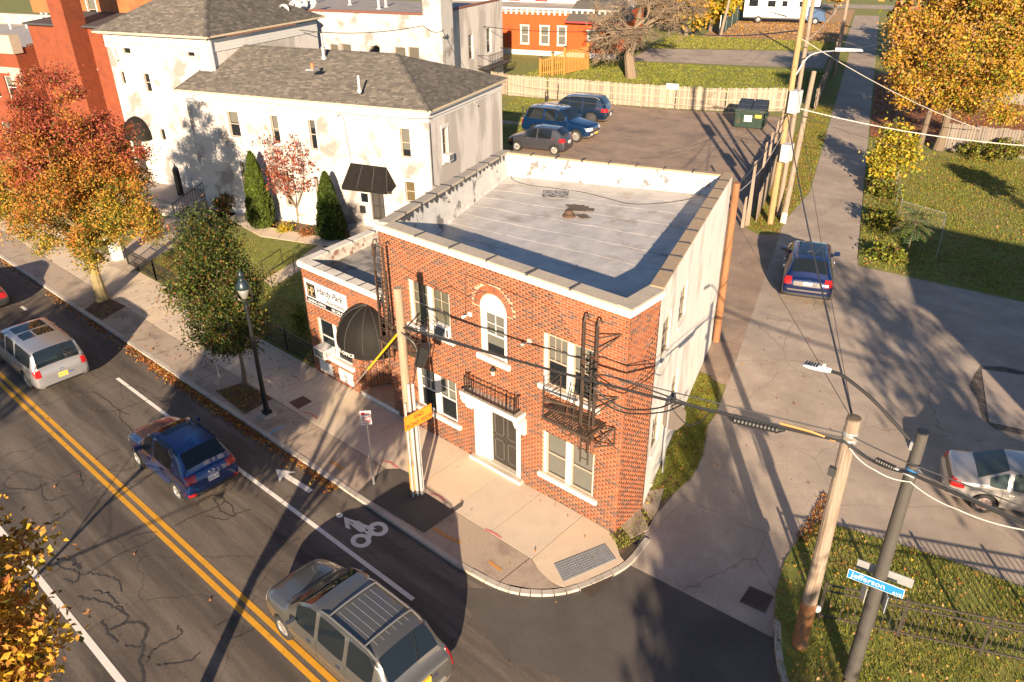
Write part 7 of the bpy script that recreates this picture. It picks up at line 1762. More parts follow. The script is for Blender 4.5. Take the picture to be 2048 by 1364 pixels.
L_, H_ = 4.87, 1.83; TB = paint('paint_mid_blue', (.006,.030,.095), .45, .3); CLADG = paint('clad_silver', (.36,.33,.29), .4, .4); cuts = (2.30,2.42,3.12,3.28)
c = dict(L=L_, W=1.90, R=.385, axles=(.92,3.79), paint=TB, clad=CLADG, clad_hi=False, st=suv_st(L_, H_, .30, 1.14, 1.10, 1.42, 2.02, 4.40, 4.76, .74, .86, 1.16, side_cuts=cuts),
    glass=dict(ws=(1.46,2.04), rear=(4.42,4.70), side=((1.72,2.30),(2.42,3.12),(3.28,4.32))), doors=[(1.5,2.36,.46,1.08),(2.39,3.16,.46,1.08)], mirror=(1.62,1.16), spokes=6, rails=(2.2,4.35,.70,mat('rail_grey', (0,0,0))), bars=(2.7,4.0),
    patches=[('tail_light','rear',.72,.92,.85,1.2,TAIL,.012),('tail_light','R',-2.42,-2.28,.8,1.15,TAIL,.01),('head_light','front',.42,.85,.74,.92,HEADL,.012),('head_light','front',-.85,-.42,.74,.92,HEADL,.012),('grille','front',-.38,.38,.70,.92,CHROME,.012),('bumper','front',-.9,.9,.40,.62,CLADG,.015),('fog_lamp','front',-.6,-.45,.48,.56,HEADL,.02),('front_plate','front',-.1,.25,.46,.60,PLY,.022)])
ue = g2w(-16.75, 41.6); make_car('boxy_suv', 'mid blue boxy SUV with silver cladding parked facing right between two darker cars', 'car', (ue[0], ue[1], .004), GA-rad(8), c, 1.24, 'cars parked in the back lot')
L_, H_ = 5.15, 1.77; DN = paint('paint_dark_teal', (.006,.020,.050), .4, .28); cuts = (2.40,2.52,3.34,3.46)
c = dict(L=L_, W=1.98, R=.40, axles=(1.0,4.0), paint=DN, clad=GOLD, st=suv_st(L_, H_, .26, 1.06, 1.06, 1.42, 2.15, 4.55, 4.98, .72, .88, 1.14, side_cuts=cuts),
    glass=dict(ws=(1.46,2.17), rear=(4.56,4.92), side=((1.78,2.40),(2.52,3.34),(3.46,4.30))), doors=[(1.5,2.46,.42,1.0),(2.49,3.36,.42,1.0)], mirror=(1.66,1.12), spokes=5, rim=RIMD, handle_m=CHROME, rails=(2.2,4.5,.70,mat('rail_grey', (0,0,0))),
    patches=[('tail_light','rear',.62,.93,.86,1.10,TAIL,.012),('tail_light','rear',-.93,-.62,.86,1.10,TAIL,.012),('tail_light','L',-2.45,-2.1,.86,1.08,TAIL,.010),('bumper','rear',-.85,.85,.34,.56,GOLD,.012)], plate=(.62,PLW,'LKR 3327',PLB))
ue = g2w(-17.6, 47.35); make_car('dark_suv', 'very dark blue SUV parked furthest in the back lot by the pale fence', 'car', (ue[0], ue[1], .004), GA+math.pi+rad(3), c, 1.22, 'cars parked in the back lot')
# car leaving the picture at the left: only its tail shows
L_, H_ = 4.5, 1.45
c2 = dict(L=4.55, W=1.78, R=.32, axles=(.88,3.55), paint=paint('paint_dark_grey', (.05,.05,.052), .4), st=st, glass=dict(ws=(1.32,2.12), rear=(3.10,3.80), side=((1.72,2.35),(2.46,3.0),(3.12,3.45))), doors=[(1.42,2.38,.36,.86),(2.41,3.20,.36,.86)], mirror=(1.6,.95), patches=[('tail_light','rear',.5,.86,.66,.90,TAIL,.012),('tail_light','rear',-.86,-.5,.66,.90,TAIL,.012)])
make_car('leading_car', 'dark car just leaving the picture at the far left edge, tail lamp showing', 'car', (at(0,612,RZ+.7)[0]-4.5/2-.85, -6.45, RZ), math.pi, c2)

# motorhome far up the alley
ru, rv = -10.6, 124.5; RV = thing('motorhome', 'white motorhome with brown swoosh stripes parked beyond the far driveway', 'motorhome', (ru,rv,0), grid=True)
WH_ = mat('rv_white', (.74,.74,.73), .5, .04, 2); k_ = 1.25
mb = MB(); mb.box(-15.0,rv-1.4,.75,-5.2,rv+1.6,4.1); mb.box(-5.2,rv-1.3,2.7,-3.6,rv+1.5,4.0); mb.build('coach', WH_, RV)
mb = MB(); mb.hexa(((-5.2,rv-1.2,.6),(-2.4,rv-1.2,.6),(-2.4,rv+1.4,.6),(-5.2,rv+1.4,.6),(-5.2,rv-1.2,2.69),(-2.9,rv-1.2,1.9),(-2.9,rv+1.4,1.9),(-5.2,rv+1.4,2.69))); mb.build('cab', mat('rv_blue', (.05,.10,.20), .4), RV)
for x in (-12.6,-3.9):
    mb = MB(); mb.lathe([(.35,-.15),(.55,-.15),(.55,.15),(.2,.16)], (x,rv-1.35,.55), 16, 0, 'y'); w_ = mb.build('wheel', TIRE, RV); mb = MB(); mb.lathe([(.3,-.17),(.02,-.2)], (x,rv-1.35,.55), 12, 0, 'y'); mb.build('rim', RIMM, w_)
for a, b, z0, z1 in ((-14.3,-12.9,2.5,3.5),(-11.4,-10.2,2.5,3.4),(-9.2,-8.4,2.6,3.4),(-6.6,-5.9,2.6,3.4)): mb = MB(); mb.box(a,rv-1.43,z0,b,rv-1.40,z1); mb.build('window', CGL, RV)
mb = MB(); mb.box(-7.9,rv-1.44,.95,-6.9,rv-1.40,3.3); mb.build('door', mat('rv_door', (.66,.66,.65), .5), RV)
mb = MB()
for k in range(4): mb.hexa(((-12.0+k*.5,rv-1.42,1.9-.1*k),(-8.2,rv-1.42,1.0+.05*k),(-8.2,rv-1.41,1.0+.05*k),(-12.0+k*.5,rv-1.41,1.9-.1*k),(-12.0+k*.5,rv-1.42,2.0-.1*k),(-8.2,rv-1.42,1.12+.05*k),(-8.2,rv-1.41,1.12+.05*k),(-12.0+k*.5,rv-1.41,2.0-.1*k)))
mb.box(-15,rv-1.42,.75,-5.2,rv-1.405,.95)
tag(mb.build('stripes', mat('rv_stripe', (.10,.09,.09), .5), RV), kind='stuff')
# ------------------------------------------------------------------ trees, shrubs, grass, fallen leaves
def leaf_quads(C, size, up=.35, aspect=.62, rng=RNG, normal=None):
    """folded leaf faces: returns verts (4n,3) and triangles (2n,3)"""
    n = len(C); a = rng.normal(size=(n,3)); a /= np.linalg.norm(a,axis=1,keepdims=True)
    nn = rng.normal(size=(n,3)) + np.array([0,0,up*2.5]); 
    if normal is not None: nn += normal*1.2
    b = np.cross(nn, a); b /= np.linalg.norm(b,axis=1,keepdims=True)+1e-9; m = np.cross(a, b)
    s = (size*rng.uniform(.6,1.3,n))[:,None]
    V = np.stack([C-a*s, C+b*s*aspect+m*s*.22, C+a*s*1.1, C-b*s*aspect+m*s*.22],1).reshape(-1,3)
    i = np.arange(n)*4; F = np.concatenate([np.stack([i,i+1,i+2],1), np.stack([i,i+2,i+3],1)],1).reshape(-1,3)
    return V, F
BARK = mat('bark', (.16,.12,.085), .95, .3, 9, bump=.8, bscale=30, streak=(3,3,.7)); BARK_L = mat('bark_light', (.25,.195,.095), .95, .3, 7, bump=.8, bscale=24, streak=(3,3,.7)); BARK_G = mat('bark_grey', (.21,.155,.105), .95, .25, 9, bump=.8, bscale=30, streak=(3,3,.7))
def limbs(mb, base, top, targets, r, wob=.12, twig=True, n=7):
    base = Vector(base); top = Vector(top); K = 7; P = []
    for k in range(K+1):
        t = k/K; p = base.lerp(top, t)+Vector((random.uniform(-wob,wob),random.uniform(-wob,wob),0))*(.0 if k == 0 else 1)*.6; P.append(p)
    mb.tube(P, [r*(1.35 if k == 0 else 1-.75*k/K) for k in range(K+1)], n+3)
    for q in targets:
        q = Vector(q); f = min(max((q.z-base.z)/(top.z-base.z)*.55+random.uniform(-.08,.05), .28), .92); i = min(int(f*K), K-1); s = P[i].lerp(P[i+1], f*K-i)
        m = s.lerp(q,.5)+Vector((random.uniform(-.2,.2),random.uniform(-.2,.2),random.uniform(.0,.35))); rr = r*(1-.75*f)*.5
        pts = smooth([tuple(s), tuple(m), tuple(q)], 4); mb.tube(pts, [max(.006, rr*(1-.9*k/(len(pts)-1))) for k in range(len(pts))], n-2)
        if twig:
            for _ in range(3):
                j = random.randint(2, len(pts)-2); a = Vector(pts[j]); e = a+Vector((random.gauss(0,1),random.gauss(0,1),random.uniform(.1,.9))).normalized()*random.uniform(.4,1.0)*(q-s).length*.35
                mb.tube([a, a.lerp(e,.5)+Vector((0,0,.05)), e], [rr*.35, rr*.25, .004], 4)
def crown_points(ell, n, clump=.42, spread=.30, shell=.45, rng=RNG, nclump=None):
    tot = np.array([e[3] if len(e) > 3 else e[1][0]*e[1][1]*e[1][2] for e in ell], float); tot /= tot.sum(); out = []; cl = []
    for e, w in zip(ell, tot):
        m = max(6, int((nclump or 140)*w)); d = rng.normal(size=(m,3)); d /= np.linalg.norm(d,axis=1,keepdims=True); rr = rng.uniform(shell**3,1,m)**(1/3)
        cc = np.array(e[0])+d*rr[:,None]*np.array(e[1]); cl.append(cc); k = max(1, int(n*w/m)); sz = rng.uniform(.5,1.25,m)
        p = cc[:,None,:]+rng.normal(size=(m,k,3))*(clump*sz)[:,None,None]*np.array([1,1,.75]); out.append(p.reshape(-1,3))
    return np.concatenate(out), np.concatenate(cl)
def tree(name, label, cat, base, top, ell, r, n, size, cols, bark=BARK, clump=.42, nclump=140, shell=.45, aspect=.62, weight=None, group=None, ntarget=26, zmin=None, up=.08):
    t = thing(name, label, cat, base, group=group)
    P, cl = crown_points(ell, n, clump, shell=shell, nclump=nclump)
    if zmin is not None: P = P[P[:,2] > zmin]
    V, F = leaf_quads(P, size, aspect=aspect, up=up)
    nm = len(cols); w = np.ones((len(P), nm))/nm if weight is None else weight(P)
    w = np.clip(w, 1e-4, None); w /= w.sum(1,keepdims=True); u = RNG.random(len(P)); mi = (np.cumsum(w,1) < u[:,None]).sum(1); mi = np.minimum(mi, nm-1)
    npmesh('crown', V, F, cols, np.repeat(mi,2), t)
    mb = MB(); idx = RNG.choice(len(cl), min(ntarget, len(cl)), replace=False); limbs(mb, base, top, cl[idx], r); mb.build('trunk', bark, t, smooth=False)
    return t
LM = {k: leafmat('leaf_'+k, c) for k, c in dict(red=(.30,.065,.028), crimson=(.33,.085,.055), orange=(.43,.155,.034), amber=(.46,.235,.045), gold=(.50,.30,.028), lemon=(.50,.38,.03), olive=(.17,.17,.025), green=(.085,.12,.02), dark=(.038,.060,.014), bronze=(.12,.065,.02), brown=(.20,.095,.03), lime=(.26,.28,.03), rust=(.34,.12,.035), tan=(.42,.26,.12), maroon=(.20,.03,.03), conifer=(.10,.135,.015), conifer_d=(.045,.075,.012), fern=(.07,.12,.045)).items()}
def L(*k): return [LM[x] for x in k]
# big maple on the kerb
b = at(205,600); cz = 5.7
def w_maple(P):
    h = (P[:,2]-2.2)/7.5; n1 = np.array([mnoise.noise(Vector((p[0]*.7,p[1]*.7,p[2]*.7))) for p in P]); s = h+n1*.45
    return np.stack([np.clip((s-.45)*2,0,1), np.clip((s-.62)*3,0,1)*.7, np.exp(-((s-.50)/.25)**2)*1.0, np.exp(-((s-.33)/.22)**2)*.9, np.clip(.60-s,0,1)*2.0, np.clip(.45-s,0,1)*2.2, np.clip(.55-s,0,1)*.9+.10], 1)
tree('maple_tree', 'large autumn maple turning from green to red on the pavement at left', 'tree', b, (b[0]-.5,b[1]+.4,8.6),
    [((b[0]-.35,b[1]+.3,4.7),(3.35,3.2,2.0)), ((b[0]-.6,b[1]+.4,6.4),(3.1,3.0,2.0)), ((b[0]-.5,b[1]+.4,8.1),(1.7,1.7,1.9)), ((b[0]+2.6,b[1]+1.2,4.3),(1.6,1.5,1.0)), ((b[0]-2.6,b[1]-1.0,4.4),(1.8,1.7,1.2)), ((b[0]+.7,b[1]-.6,2.9),(1.5,1.4,.8)), ((b[0]+1.9,b[1]+1.6,6.4),(1.2,1.2,1.2))],
    .24, 98000, .052, L('crimson','red','orange','amber','olive','gold','green'), BARK_L, .25, 300, .25, weight=w_maple, ntarget=44, zmin=1.9)
# street pear
b = at(490,770); 
tree('pear_tree', 'slender dark green street tree in the leaf filled pit beside the black lamp', 'tree', b, (b[0]-.1,b[1]+.1,6.2),
    [((b[0]-.2,b[1]-.1,2.5),(1.30,1.25,1.0)), ((b[0]-.4,b[1]-.15,3.9),(1.5,1.45,1.3)), ((b[0]-.35,b[1]-.1,5.3),(1.0,1.0,1.35))], .075, 38000, .050, L('dark','green','bronze','olive','brown'), BARK, .24, 170, .35,
    weight=lambda P: np.tile([.52,.22,.16,.06,.04],(len(P),1)), zmin=1.35)
# japanese maple against the white house
b = at(598,445,.04); t = thing('japanese_maple', 'sparse red leaved small tree in front of the white house wall', 'tree', b); mb = MB(); tips = []
for k in range(7):
    a = 2*math.pi*k/7; e = Vector((b[0]+1.45*math.cos(a)*random.uniform(.6,1.1), b[1]+1.3*math.sin(a)*random.uniform(.5,1), random.uniform(3.4,5.0))); s = Vector((b[0],b[1],.9)); m = s.lerp(e,.45)+Vector((math.cos(a)*.35,math.sin(a)*.3,-.15)); pts = smooth([tuple(s),tuple(m),tuple(e)],4); mb.tube(pts,[.05*(1-.85*j/8) for j in range(9)],5)
    for j in (4,5,6,7,8):
        for _ in range(3): q = Vector(pts[j]); f = q+Vector((random.gauss(0,.5),random.gauss(0,.5),random.uniform(-.1,.5))); mb.tube([q,f],[.014,.004],4); tips.append(tuple(f)); tips.append(tuple(q.lerp(f,.6)))
mb.tube([b,(b[0],b[1],.5),(b[0],b[1],.95)],[.085,.07,.065],8); mb.build('trunk', BARK_G, t)
tips = np.array(tips); P = np.repeat(tips,11,0)+RNG.normal(size=(len(tips)*11,3))*.15; V, F = leaf_quads(P,.075); npmesh('crown', V, F, L('crimson','maroon','rust'), np.repeat(RNG.choice(3,len(P),p=[.4,.35,.25]),2), t)
# arborvitae
for k, (px, py, h, rw, lab) in enumerate(((525,452,4.15,.80,'bright green conical evergreen shrub left of the red leaved small tree'),(665,475,3.55,.80,'dark green conical evergreen shrub right of the red leaved small tree'))):
    b = at(px,py,.045); t = thing('conical_evergreen', lab, 'shrub', b); n = 15000; z = RNG.random(n)**.85; rr = rw*np.minimum(1,(1-z)**.62*1.06)*np.minimum(1,.72+z*2.2); th = RNG.uniform(0,2*np.pi,n); lump = 1+.10*np.sin(th*5+z*9)+.07*np.sin(th*9-z*23)
    q = RNG.uniform(.80,1.03,n)*lump; P = np.stack([b[0]+rr*q*np.cos(th), b[1]+rr*q*np.sin(th), b[2]+.04+z*h],1); nv = np.stack([np.cos(th),np.sin(th),np.full(n,.5)],1)
    a = np.stack([np.cos(th)*.35,np.sin(th)*.35,np.ones(n)],1)+RNG.normal(size=(n,3))*.35; a /= np.linalg.norm(a,axis=1,keepdims=True); bb = np.cross(a,nv+RNG.normal(size=(n,3))*.5); bb /= np.linalg.norm(bb,axis=1,keepdims=True); s = RNG.uniform(.05,.10,n)[:,None]
    V = np.stack([P-a*s*.5-bb*s*.3, P-a*s*.5+bb*s*.3, P+a*s+bb*s*.12, P+a*s-bb*s*.12],1).reshape(-1,3); i = np.arange(n)*4; F = np.stack([i,i+1,i+2,i+3],1)
    npmesh('foliage', V, F, L('conifer','conifer_d','green') if k == 0 else L('conifer_d','dark','conifer'), RNG.choice(3,n,p=[.55,.25,.2] if k == 0 else [.55,.25,.2]), t)
    mb = MB(); mb.lathe([(rw*.55,b[2]-.05),(rw*.72,b[2]+h*.25),(rw*.5,b[2]+h*.6),(.04,b[2]+h*.94)], (b[0],b[1],0), 12); mb.build('dark_core', mat('dark_core', (.02,.03,.01), .95), t)  # solid dark core cone filling the inside of the foliage
def bush(label, b, rx, ry, rz, n, size, cols, cat='shrub', name='bush', clump=.16):
    return tree(name, label, cat, b, (b[0],b[1],b[2]+rz*1.2), [((b[0],b[1],b[2]+rz*.95),(rx,ry,rz))], .03, n, size, cols, BARK, clump, 40, .3, ntarget=14)
bush('green brown shrub at the left corner of the white house', at(456,424,.04), .6,.6,.6, 2400, .06, L('green','olive','bronze','rust'))
bush('low green shrub beside the black door under the canopy', g2w(-20.7,16.6,.04), .55,.5,.5, 1800, .05, L('green','dark','olive'))
bush('small yellowing plant in the mulch bed by the path', at(570,462,.05), .35,.35,.22, 600, .06, L('lime','gold'))
bush('low red brown plant in the mulch bed', at(612,470,.05), .3,.3,.2, 500, .05, L('rust','brown'))
bush('tall yellow green weed between iron fence and annex wall', at(603,668,.03), .25,.25,.75, 900, .05, L('lime','olive','green'))
# near tree at lower left, only its crown edge is seen
def w_near(P):
    n1 = np.array([mnoise.noise(Vector((p[0]*1.1,p[1]*1.1,p[2]*1.1))) for p in P]); return np.stack([.8+n1*.8, .7+n1*.2, .22-n1*.5, .15-n1*.5, .08-n1*.2],1)
tree('street_maple', 'golden orange maple crown reaching in at the lower left corner', 'tree', (-7.6,-16.2,0), (-5.6,-14.6,6.2), [((-4.15,-13.65,4.9),(1.75,1.75,1.9)),((-5.0,-14.1,6.1),(1.4,1.5,1.3)),((-3.1,-13.8,4.0),(1.0,1.1,.9)),((-6.3,-15.2,5.4),(1.6,1.6,1.6))], .07, 36000, .07, L('gold','amber','rust','olive','brown'), BARK, .28, 150, .4, weight=w_near, zmin=3.3, ntarget=8)
# trees across the avenue and to the right, outside the frame: they cast the long shadows
tree('street_tree', 'street tree across the avenue beyond the lower left edge', 'tree', (-.95,-14.25,0), (-.5,-14.5,6.0), [((1.2,-13.9,5.4),(.8,.8,1.0))], .19, 2600, .12, L('gold','amber','olive'), BARK, .35, 40, .3, zmin=3.7, ntarget=14)
for bx_, by_, h_, r_, n_, lab in ((17.9,-18.6,9.0,1.6,2300,'half bare tree across the avenue'),(16.6,-17.9,7.5,1.2,1300,'smaller tree across the avenue'),(15.4,-14.8,9.0,.9,900,'slim tree across the avenue'),(19.5,-5.2,11,2.3,1500,'nearly bare tree beyond the parking lot at right'),(-6.2,-30.5,11,2.6,6000,'broad tree across the avenue'),(20.5,17.5,9,2.6,4200,'tree at the far right edge of the lawn')):
    tree('shade_tree', lab+' outside the photo', 'tree', (bx_,by_,0), (bx_,by_,h_*.9), [((bx_,by_,h_*.70),(r_,r_,h_*.28))], .2, n_, .16, L('gold','rust','olive'), BARK, .5, 60, .3, ntarget=30)
# yellow trees right of the alley
b = at(1875,300); b2 = at(1838,298)
def w_gold(P):
    n1 = np.array([mnoise.noise(Vector((p[0]*.5,p[1]*.5,p[2]*.6))) for p in P]); h = (P[:,0]-b[0])/7; return np.stack([.6+n1*.5, .5-n1*.2, .22+n1*.3-h*.25, .25-n1*.4+h*.2, .18+h*.25-n1*.3, .08-h*.1],1)
tree('golden_tree', 'big golden leaved tree overhanging the right side of the alley', 'tree', b, (b[0]+.3,b[1]+.6,10.5),
    [((b[0]+.6,b[1]+.5,5.7),(4.6,3.6,2.6)), ((b[0]+2.2,b[1]+3,9.0),(5.0,4.2,2.8)), ((b[0]-2.4,b[1]+.5,7.0),(3.2,2.8,2.6)), ((b[0]+5.5,b[1]+3.5,7.8),(4.0,3.5,2.6)), ((b[0]-.2,b[1]+3,11),(4.2,4.0,2.4)), ((b[0]-2.0,b[1]-.3,4.2),(2.6,2.4,1.6)), ((b[0]+2.6,b[1]+.2,4.0),(2.6,2.2,1.5))], .30, 115000, .105, L('gold','amber','tan','lime','olive','rust'), BARK, .55, 260, .35, weight=w_gold, ntarget=40, zmin=2.4)
mb = MB(); mb.tube([b2,(b2[0]+.1,b2[1],2.5),(b2[0]-.2,b2[1]+.2,6)],[.22,.18,.1],9); t = thing('tree_stem', 'second slimmer stem left of the golden tree trunk', 'tree', b2); mb.build('trunk', BARK, t)
b = at(2095,440); tree('golden_sapling', 'yellow leaved branch end reaching in at the right edge over the lawn', 'tree', b, (b[0],b[1],2.6), [((b[0]-.5,b[1]+.1,2.2),(1.2,1.0,.9))], .06, 1800, .12, L('lemon','gold','lime'), BARK, .25, 40, .3, ntarget=10)
b = at(1782,372); tree('yellow_shrub', 'bright yellow upright shrub growing on the chain link fence', 'shrub', b, (b[0],b[1],3.0), [((b[0],b[1],2.2),(1.25,1.0,1.6)),((b[0]-.5,b[1]-.5,1.2),(1.1,.9,.9))], .06, 3600, .11, L('lemon','gold','lime','olive'), BARK, .3, 70, .3, ntarget=16)
for k, (px,py,rx_,rz_,lab) in enumerate(((1765,455,1.0,.5,'green weeds at the alley edge below the chain link fence'),(1768,395,1.0,.55,'green brown weeds between alley and chain link fence'),(1775,520,.8,.35,'low leafy weeds at the corner of the lawn'),(1960,318,1.6,.6,'yellow green vines at the foot of the grey yard fence'),(2010,322,1.3,.8,'trailing vine on the grey yard fence'))):
    bush(lab, at(px,py,.01), rx_, rx_*.8, rz_, 1500, .09, L('green','olive','lime','bronze'), name='weeds')
# tree of heaven with feather leaves
b = at(1815,505); t = thing('feather_leaf_shrub', 'green shrub with long feather shaped leaves at the corner of the fence', 'shrub', b); mb = MB(); sm2 = MB(); sm2.tube([b,(b[0],b[1],1.0),(b[0]+.1,b[1],1.9)],[.04,.03,.02],6)
for k in range(24):
    a = 2.4*k; z0 = .8+1.2*k/24; Ln = random.uniform(.75,1.15); d = Vector((math.cos(a),math.sin(a),.0)); el = .75-.5*k/24+random.uniform(-.1,.15) if k < 18 else 1.0; s = Vector((b[0],b[1],z0)); pts = [s+d*(Ln*j/10)+Vector((0,0,Ln*(el*(j/10)-.75*(j/10)**2))) for j in range(11)]
    sm2.tube(pts,[.012]*11,3); side = d.cross(Vector((0,0,1)))
    for j in range(2,11):
        for sg_ in (1,-1):
            l_ = .24*math.sin(math.pi*(j+1)/13)+.05; p = pts[j]; e = p+side*sg_*l_+d*.06-Vector((0,0,.06)); w = (pts[j]-pts[j-1])*.42; mb.face((p, p+(e-p)*.45+w, e, p+(e-p)*.45-w), k % 2)
mb.build('foliage', L('fern','green'), t); sm2.build('stem', BARK, t)
# bare tree beyond the fence
def bare(label, b, h, r, seed, lean=(0,0), spread=.62, lv=5):
    rnd = random.Random(seed); t = thing('bare_tree', label, 'tree', b); mb = MB()
    def grow(p, d, l, r, lev):
        q = p+d*l; m = p.lerp(q,.5)+Vector((rnd.gauss(0,1),rnd.gauss(0,1),rnd.gauss(0,1)))*l*.06; mb.tube([p,m,q],[r,r*.85,r*.68],8 if lev == 0 else (5 if lev < 3 else 3),caps=False)
        if lev >= lv: return
        n = 3 if lev < 2 else (4 if lev < lv-1 else 3)
        for k in range(n):
            f = rnd.uniform(.35,1) if k else 1; s = p.lerp(q,f); dd = (d+Vector((rnd.gauss(0,1),rnd.gauss(0,1),rnd.gauss(0,.55)-.06*lev))*spread).normalized(); grow(s, dd, l*rnd.uniform(.60,.84), max(r*.55*(1 if k else 1.15),.014), lev+1)
    grow(Vector(b), Vector((lean[0],lean[1],1)).normalized(), h, r, 0); mb.build('trunk', BARK_G, t, smooth=False); return t
b = at(1263,156); bare('large leafless tree with dense grey twigs behind the pale board fence', b, 4.2, .62, 5, lv=7, spread=.72)
# yellow trees far behind
for k, (px, py, h, r_, n_, cols, lab) in enumerate(((1372,72,9,3.4,5200,('gold','olive','amber'),'yellow tree left of the green screen far behind'),(1420,62,10,3.6,5200,('gold','lemon','olive'),'bright yellow tree before the green screen far behind'),(1330,60,9,3.2,3600,('olive','gold','brown'),'olive yellow tree right of the bare tree'),(1470,40,10,3.4,4200,('gold','amber','lemon'),'golden tree left of the motorhome'),(1668,30,11,3.2,3600,('amber','rust','gold'),'orange leaved tree right of the motorhome'),(1290,30,11,4,3500,('olive','brown','gold'),'dull olive tree behind the bare tree'),(1640,10,13,4,3000,('rust','amber','olive'),'rust coloured tree at the top beside the far alley'))):
    b = at(px,py); tree('autumn_tree', lab, 'tree', b, (b[0],b[1],h*.8), [((b[0],b[1],h*.55),(r_,r_,h*.40))], .25, n_, .30, L(*cols), BARK, .6, 60, .3, ntarget=16, group='yellow trees in the background')
b = g2w(-74,52); tree('autumn_tree', 'yellow tree behind the red flat roofed building at the top left', 'tree', (*b[:2],0), (*b[:2],9), [((b[0],b[1],7.5),(5,5,4.2))], .3, 6000, .30, L('gold','lemon','olive'), BARK, .6, 80, .3, group='yellow trees in the background')
for k in range(14):
    u, v = (3+k*4.2)+7, 84+(k*7 % 23); b = g2w(u,v); tree('autumn_tree', ('rust','amber','tan','brown','golden','dull orange','faded yellow','copper','russet','ochre','honey coloured','pale brown','sandy','dark orange')[k]+' tree in the far yards right of the alley', 'tree', b, (b[0],b[1],7), [((b[0],b[1],6.0),(3.6,3.6,3.6))], .25, 1800, .42, L('amber','rust','tan','olive'), BARK, .7, 40, .3, ntarget=10, group='far autumn trees right of the alley')
# green privacy screen beside the drive
GSc = thing('green_screen', 'dark green woven privacy fence beside the motorhome drive', 'fence', at(1440,66)); a_, b_ = Vector(at(1438,72)), Vector(at(1492,30)); mb = MB()
d_ = (b_-a_).normalized(); n_ = Vector((d_.y,-d_.x,0))*.04; mb.hexa((a_-n_,a_+n_,b_+n_,b_-n_,a_-n_+Vector((0,0,2.6)),a_+n_+Vector((0,0,2.6)),b_+n_+Vector((0,0,2.6)),b_-n_+Vector((0,0,2.6)))); mb.build('panel', mat('screen_green', (.02,.06,.05), .8, .2, 2), GSc)
for k in range(6): p = a_.lerp(b_,k/5); m_ = MB(); m_.tube([p,p+Vector((0,0,2.8))],.07,6); m_.build('post', GALV, GSc)

def scatter(poly, n, rng=RNG):
    P = np.array([(p[0],p[1]) for p in poly]); lo, hi = P.min(0), P.max(0); out = np.zeros((0,2))
    while len(out) < n:
        q = rng.uniform(lo, hi, (n*2,2)); c = np.zeros(len(q), bool); j = len(P)-1
        for i in range(len(P)):
            xi, yi = P[i]; xj, yj = P[j]
            if abs(yj-yi) > 1e-9: c ^= ((yi > q[:,1]) != (yj > q[:,1])) & (q[:,0] < (xj-xi)*(q[:,1]-yi)/(yj-yi)+xi)
            j = i
        out = np.concatenate([out, q[c]])
    return out[:n]
GRS = [leafmat('grass_%d' % i, c, .3) for i, c in enumerate(((.20,.225,.03),(.26,.265,.036),(.14,.175,.024),(.33,.275,.065)))]
def grass(name, poly, n, h, w, z, p=(.35,.3,.2,.15), noise_s=.8):
    q = scatter(poly, n); nz = np.array([mnoise.noise(Vector((a*noise_s,b_*noise_s,2.2))) for a, b_ in q]); keep = RNG.random(n) < np.clip(.75+nz*.9,.12,1); q = q[keep]; n = len(q)
    th = RNG.uniform(0,np.pi,n); hh = h*RNG.uniform(.5,1.3,n); lean = RNG.normal(size=(n,2))*h*.55; dx = np.stack([np.cos(th),np.sin(th)],1)*w
    V = np.zeros((n,3,3)); V[:,0,:2] = q-dx; V[:,1,:2] = q+dx; V[:,2,:2] = q+lean; V[:,:2,2] = z; V[:,2,2] = z+hh
    o = npmesh(name, V.reshape(-1,3), np.arange(n*3).reshape(-1,3), GRS, RNG.choice(4,n,p=p)); o['kind'] = 'stuff'; o['label'] = 'green grass'; return o
LIT = L('rust','brown','tan','amber','gold','red')
def litter(name, poly, n, size, z, p=(.3,.25,.2,.12,.08,.05), pts=None, lab='fallen autumn leaves'):
    q = scatter(poly, n) if pts is None else pts; n = len(q); C = np.column_stack([q, z+RNG.uniform(.0,.02,n)+size*.15]); V, F = leaf_quads(C, size, up=1.6)
    o = npmesh(name, V, F, LIT, np.repeat(RNG.choice(6,n,p=p),2)); o['kind'] = 'stuff'; o['label'] = lab; return o
grass('lawn_grass', C_LAWN, 42000, .07, .011, .02)
grass('lawn_grass', gpoly((.48,1.3),(1.05,2.0),(1.5,3.2),(1.6,4.6),(1.4,6.2),(1.5,7.6),(1.25,8.9),(.85,9.5),(.48,9.5)), 16000, .04, .013, .01, p=(.35,.4,.1,.15))
grass('lawn_grass', [(-29.2,.18),(-14,.18),(-14.7,7.2),(-15.5,9.3),(-24,6.5),(-31,5.5)], 26000, .06, .013, .03)
grass('lawn_grass', gpoly((-.2,26.2),(.5,25.4),(1.45,25.8),(1.6,28),(2.4,34),(2.3,60),(.5,60)), 22000, .08, .018, .01)
grass('lawn_grass', gpoly((5.62,22.8),(14,20.8),(22,21),(20,46),(5.6,46)), 62000, .09, .022, .012, p=(.36,.26,.28,.10), noise_s=.35)
grass('lawn_grass', gpoly((-30,57),(-1,58),(1,79),(-30,79)), 34000, .12, .05, -.015)
grass('lawn_grass', gpoly((-22,91),(1,95.5),(1,104),(-22,104)), 9000, .14, .06, -.015, p=(.2,.3,.1,.4))
grass('lawn_grass', gpoly((-23.4,37.6),(-19.6,38.6),(-18.6,46),(-17.3,54.4),(-26,54.6)), 9000, .09, .03, .012)
litter('fallen_leaves', C_LAWN, 2400, .04, .06, p=(.2,.15,.25,.25,.13,.02))
litter('fallen_leaves', [(-29.2,.05),(-14,.05),(-14.3,3.0),(-29,2.4)], 2600, .042, .05, p=(.35,.3,.15,.1,.05,.05))
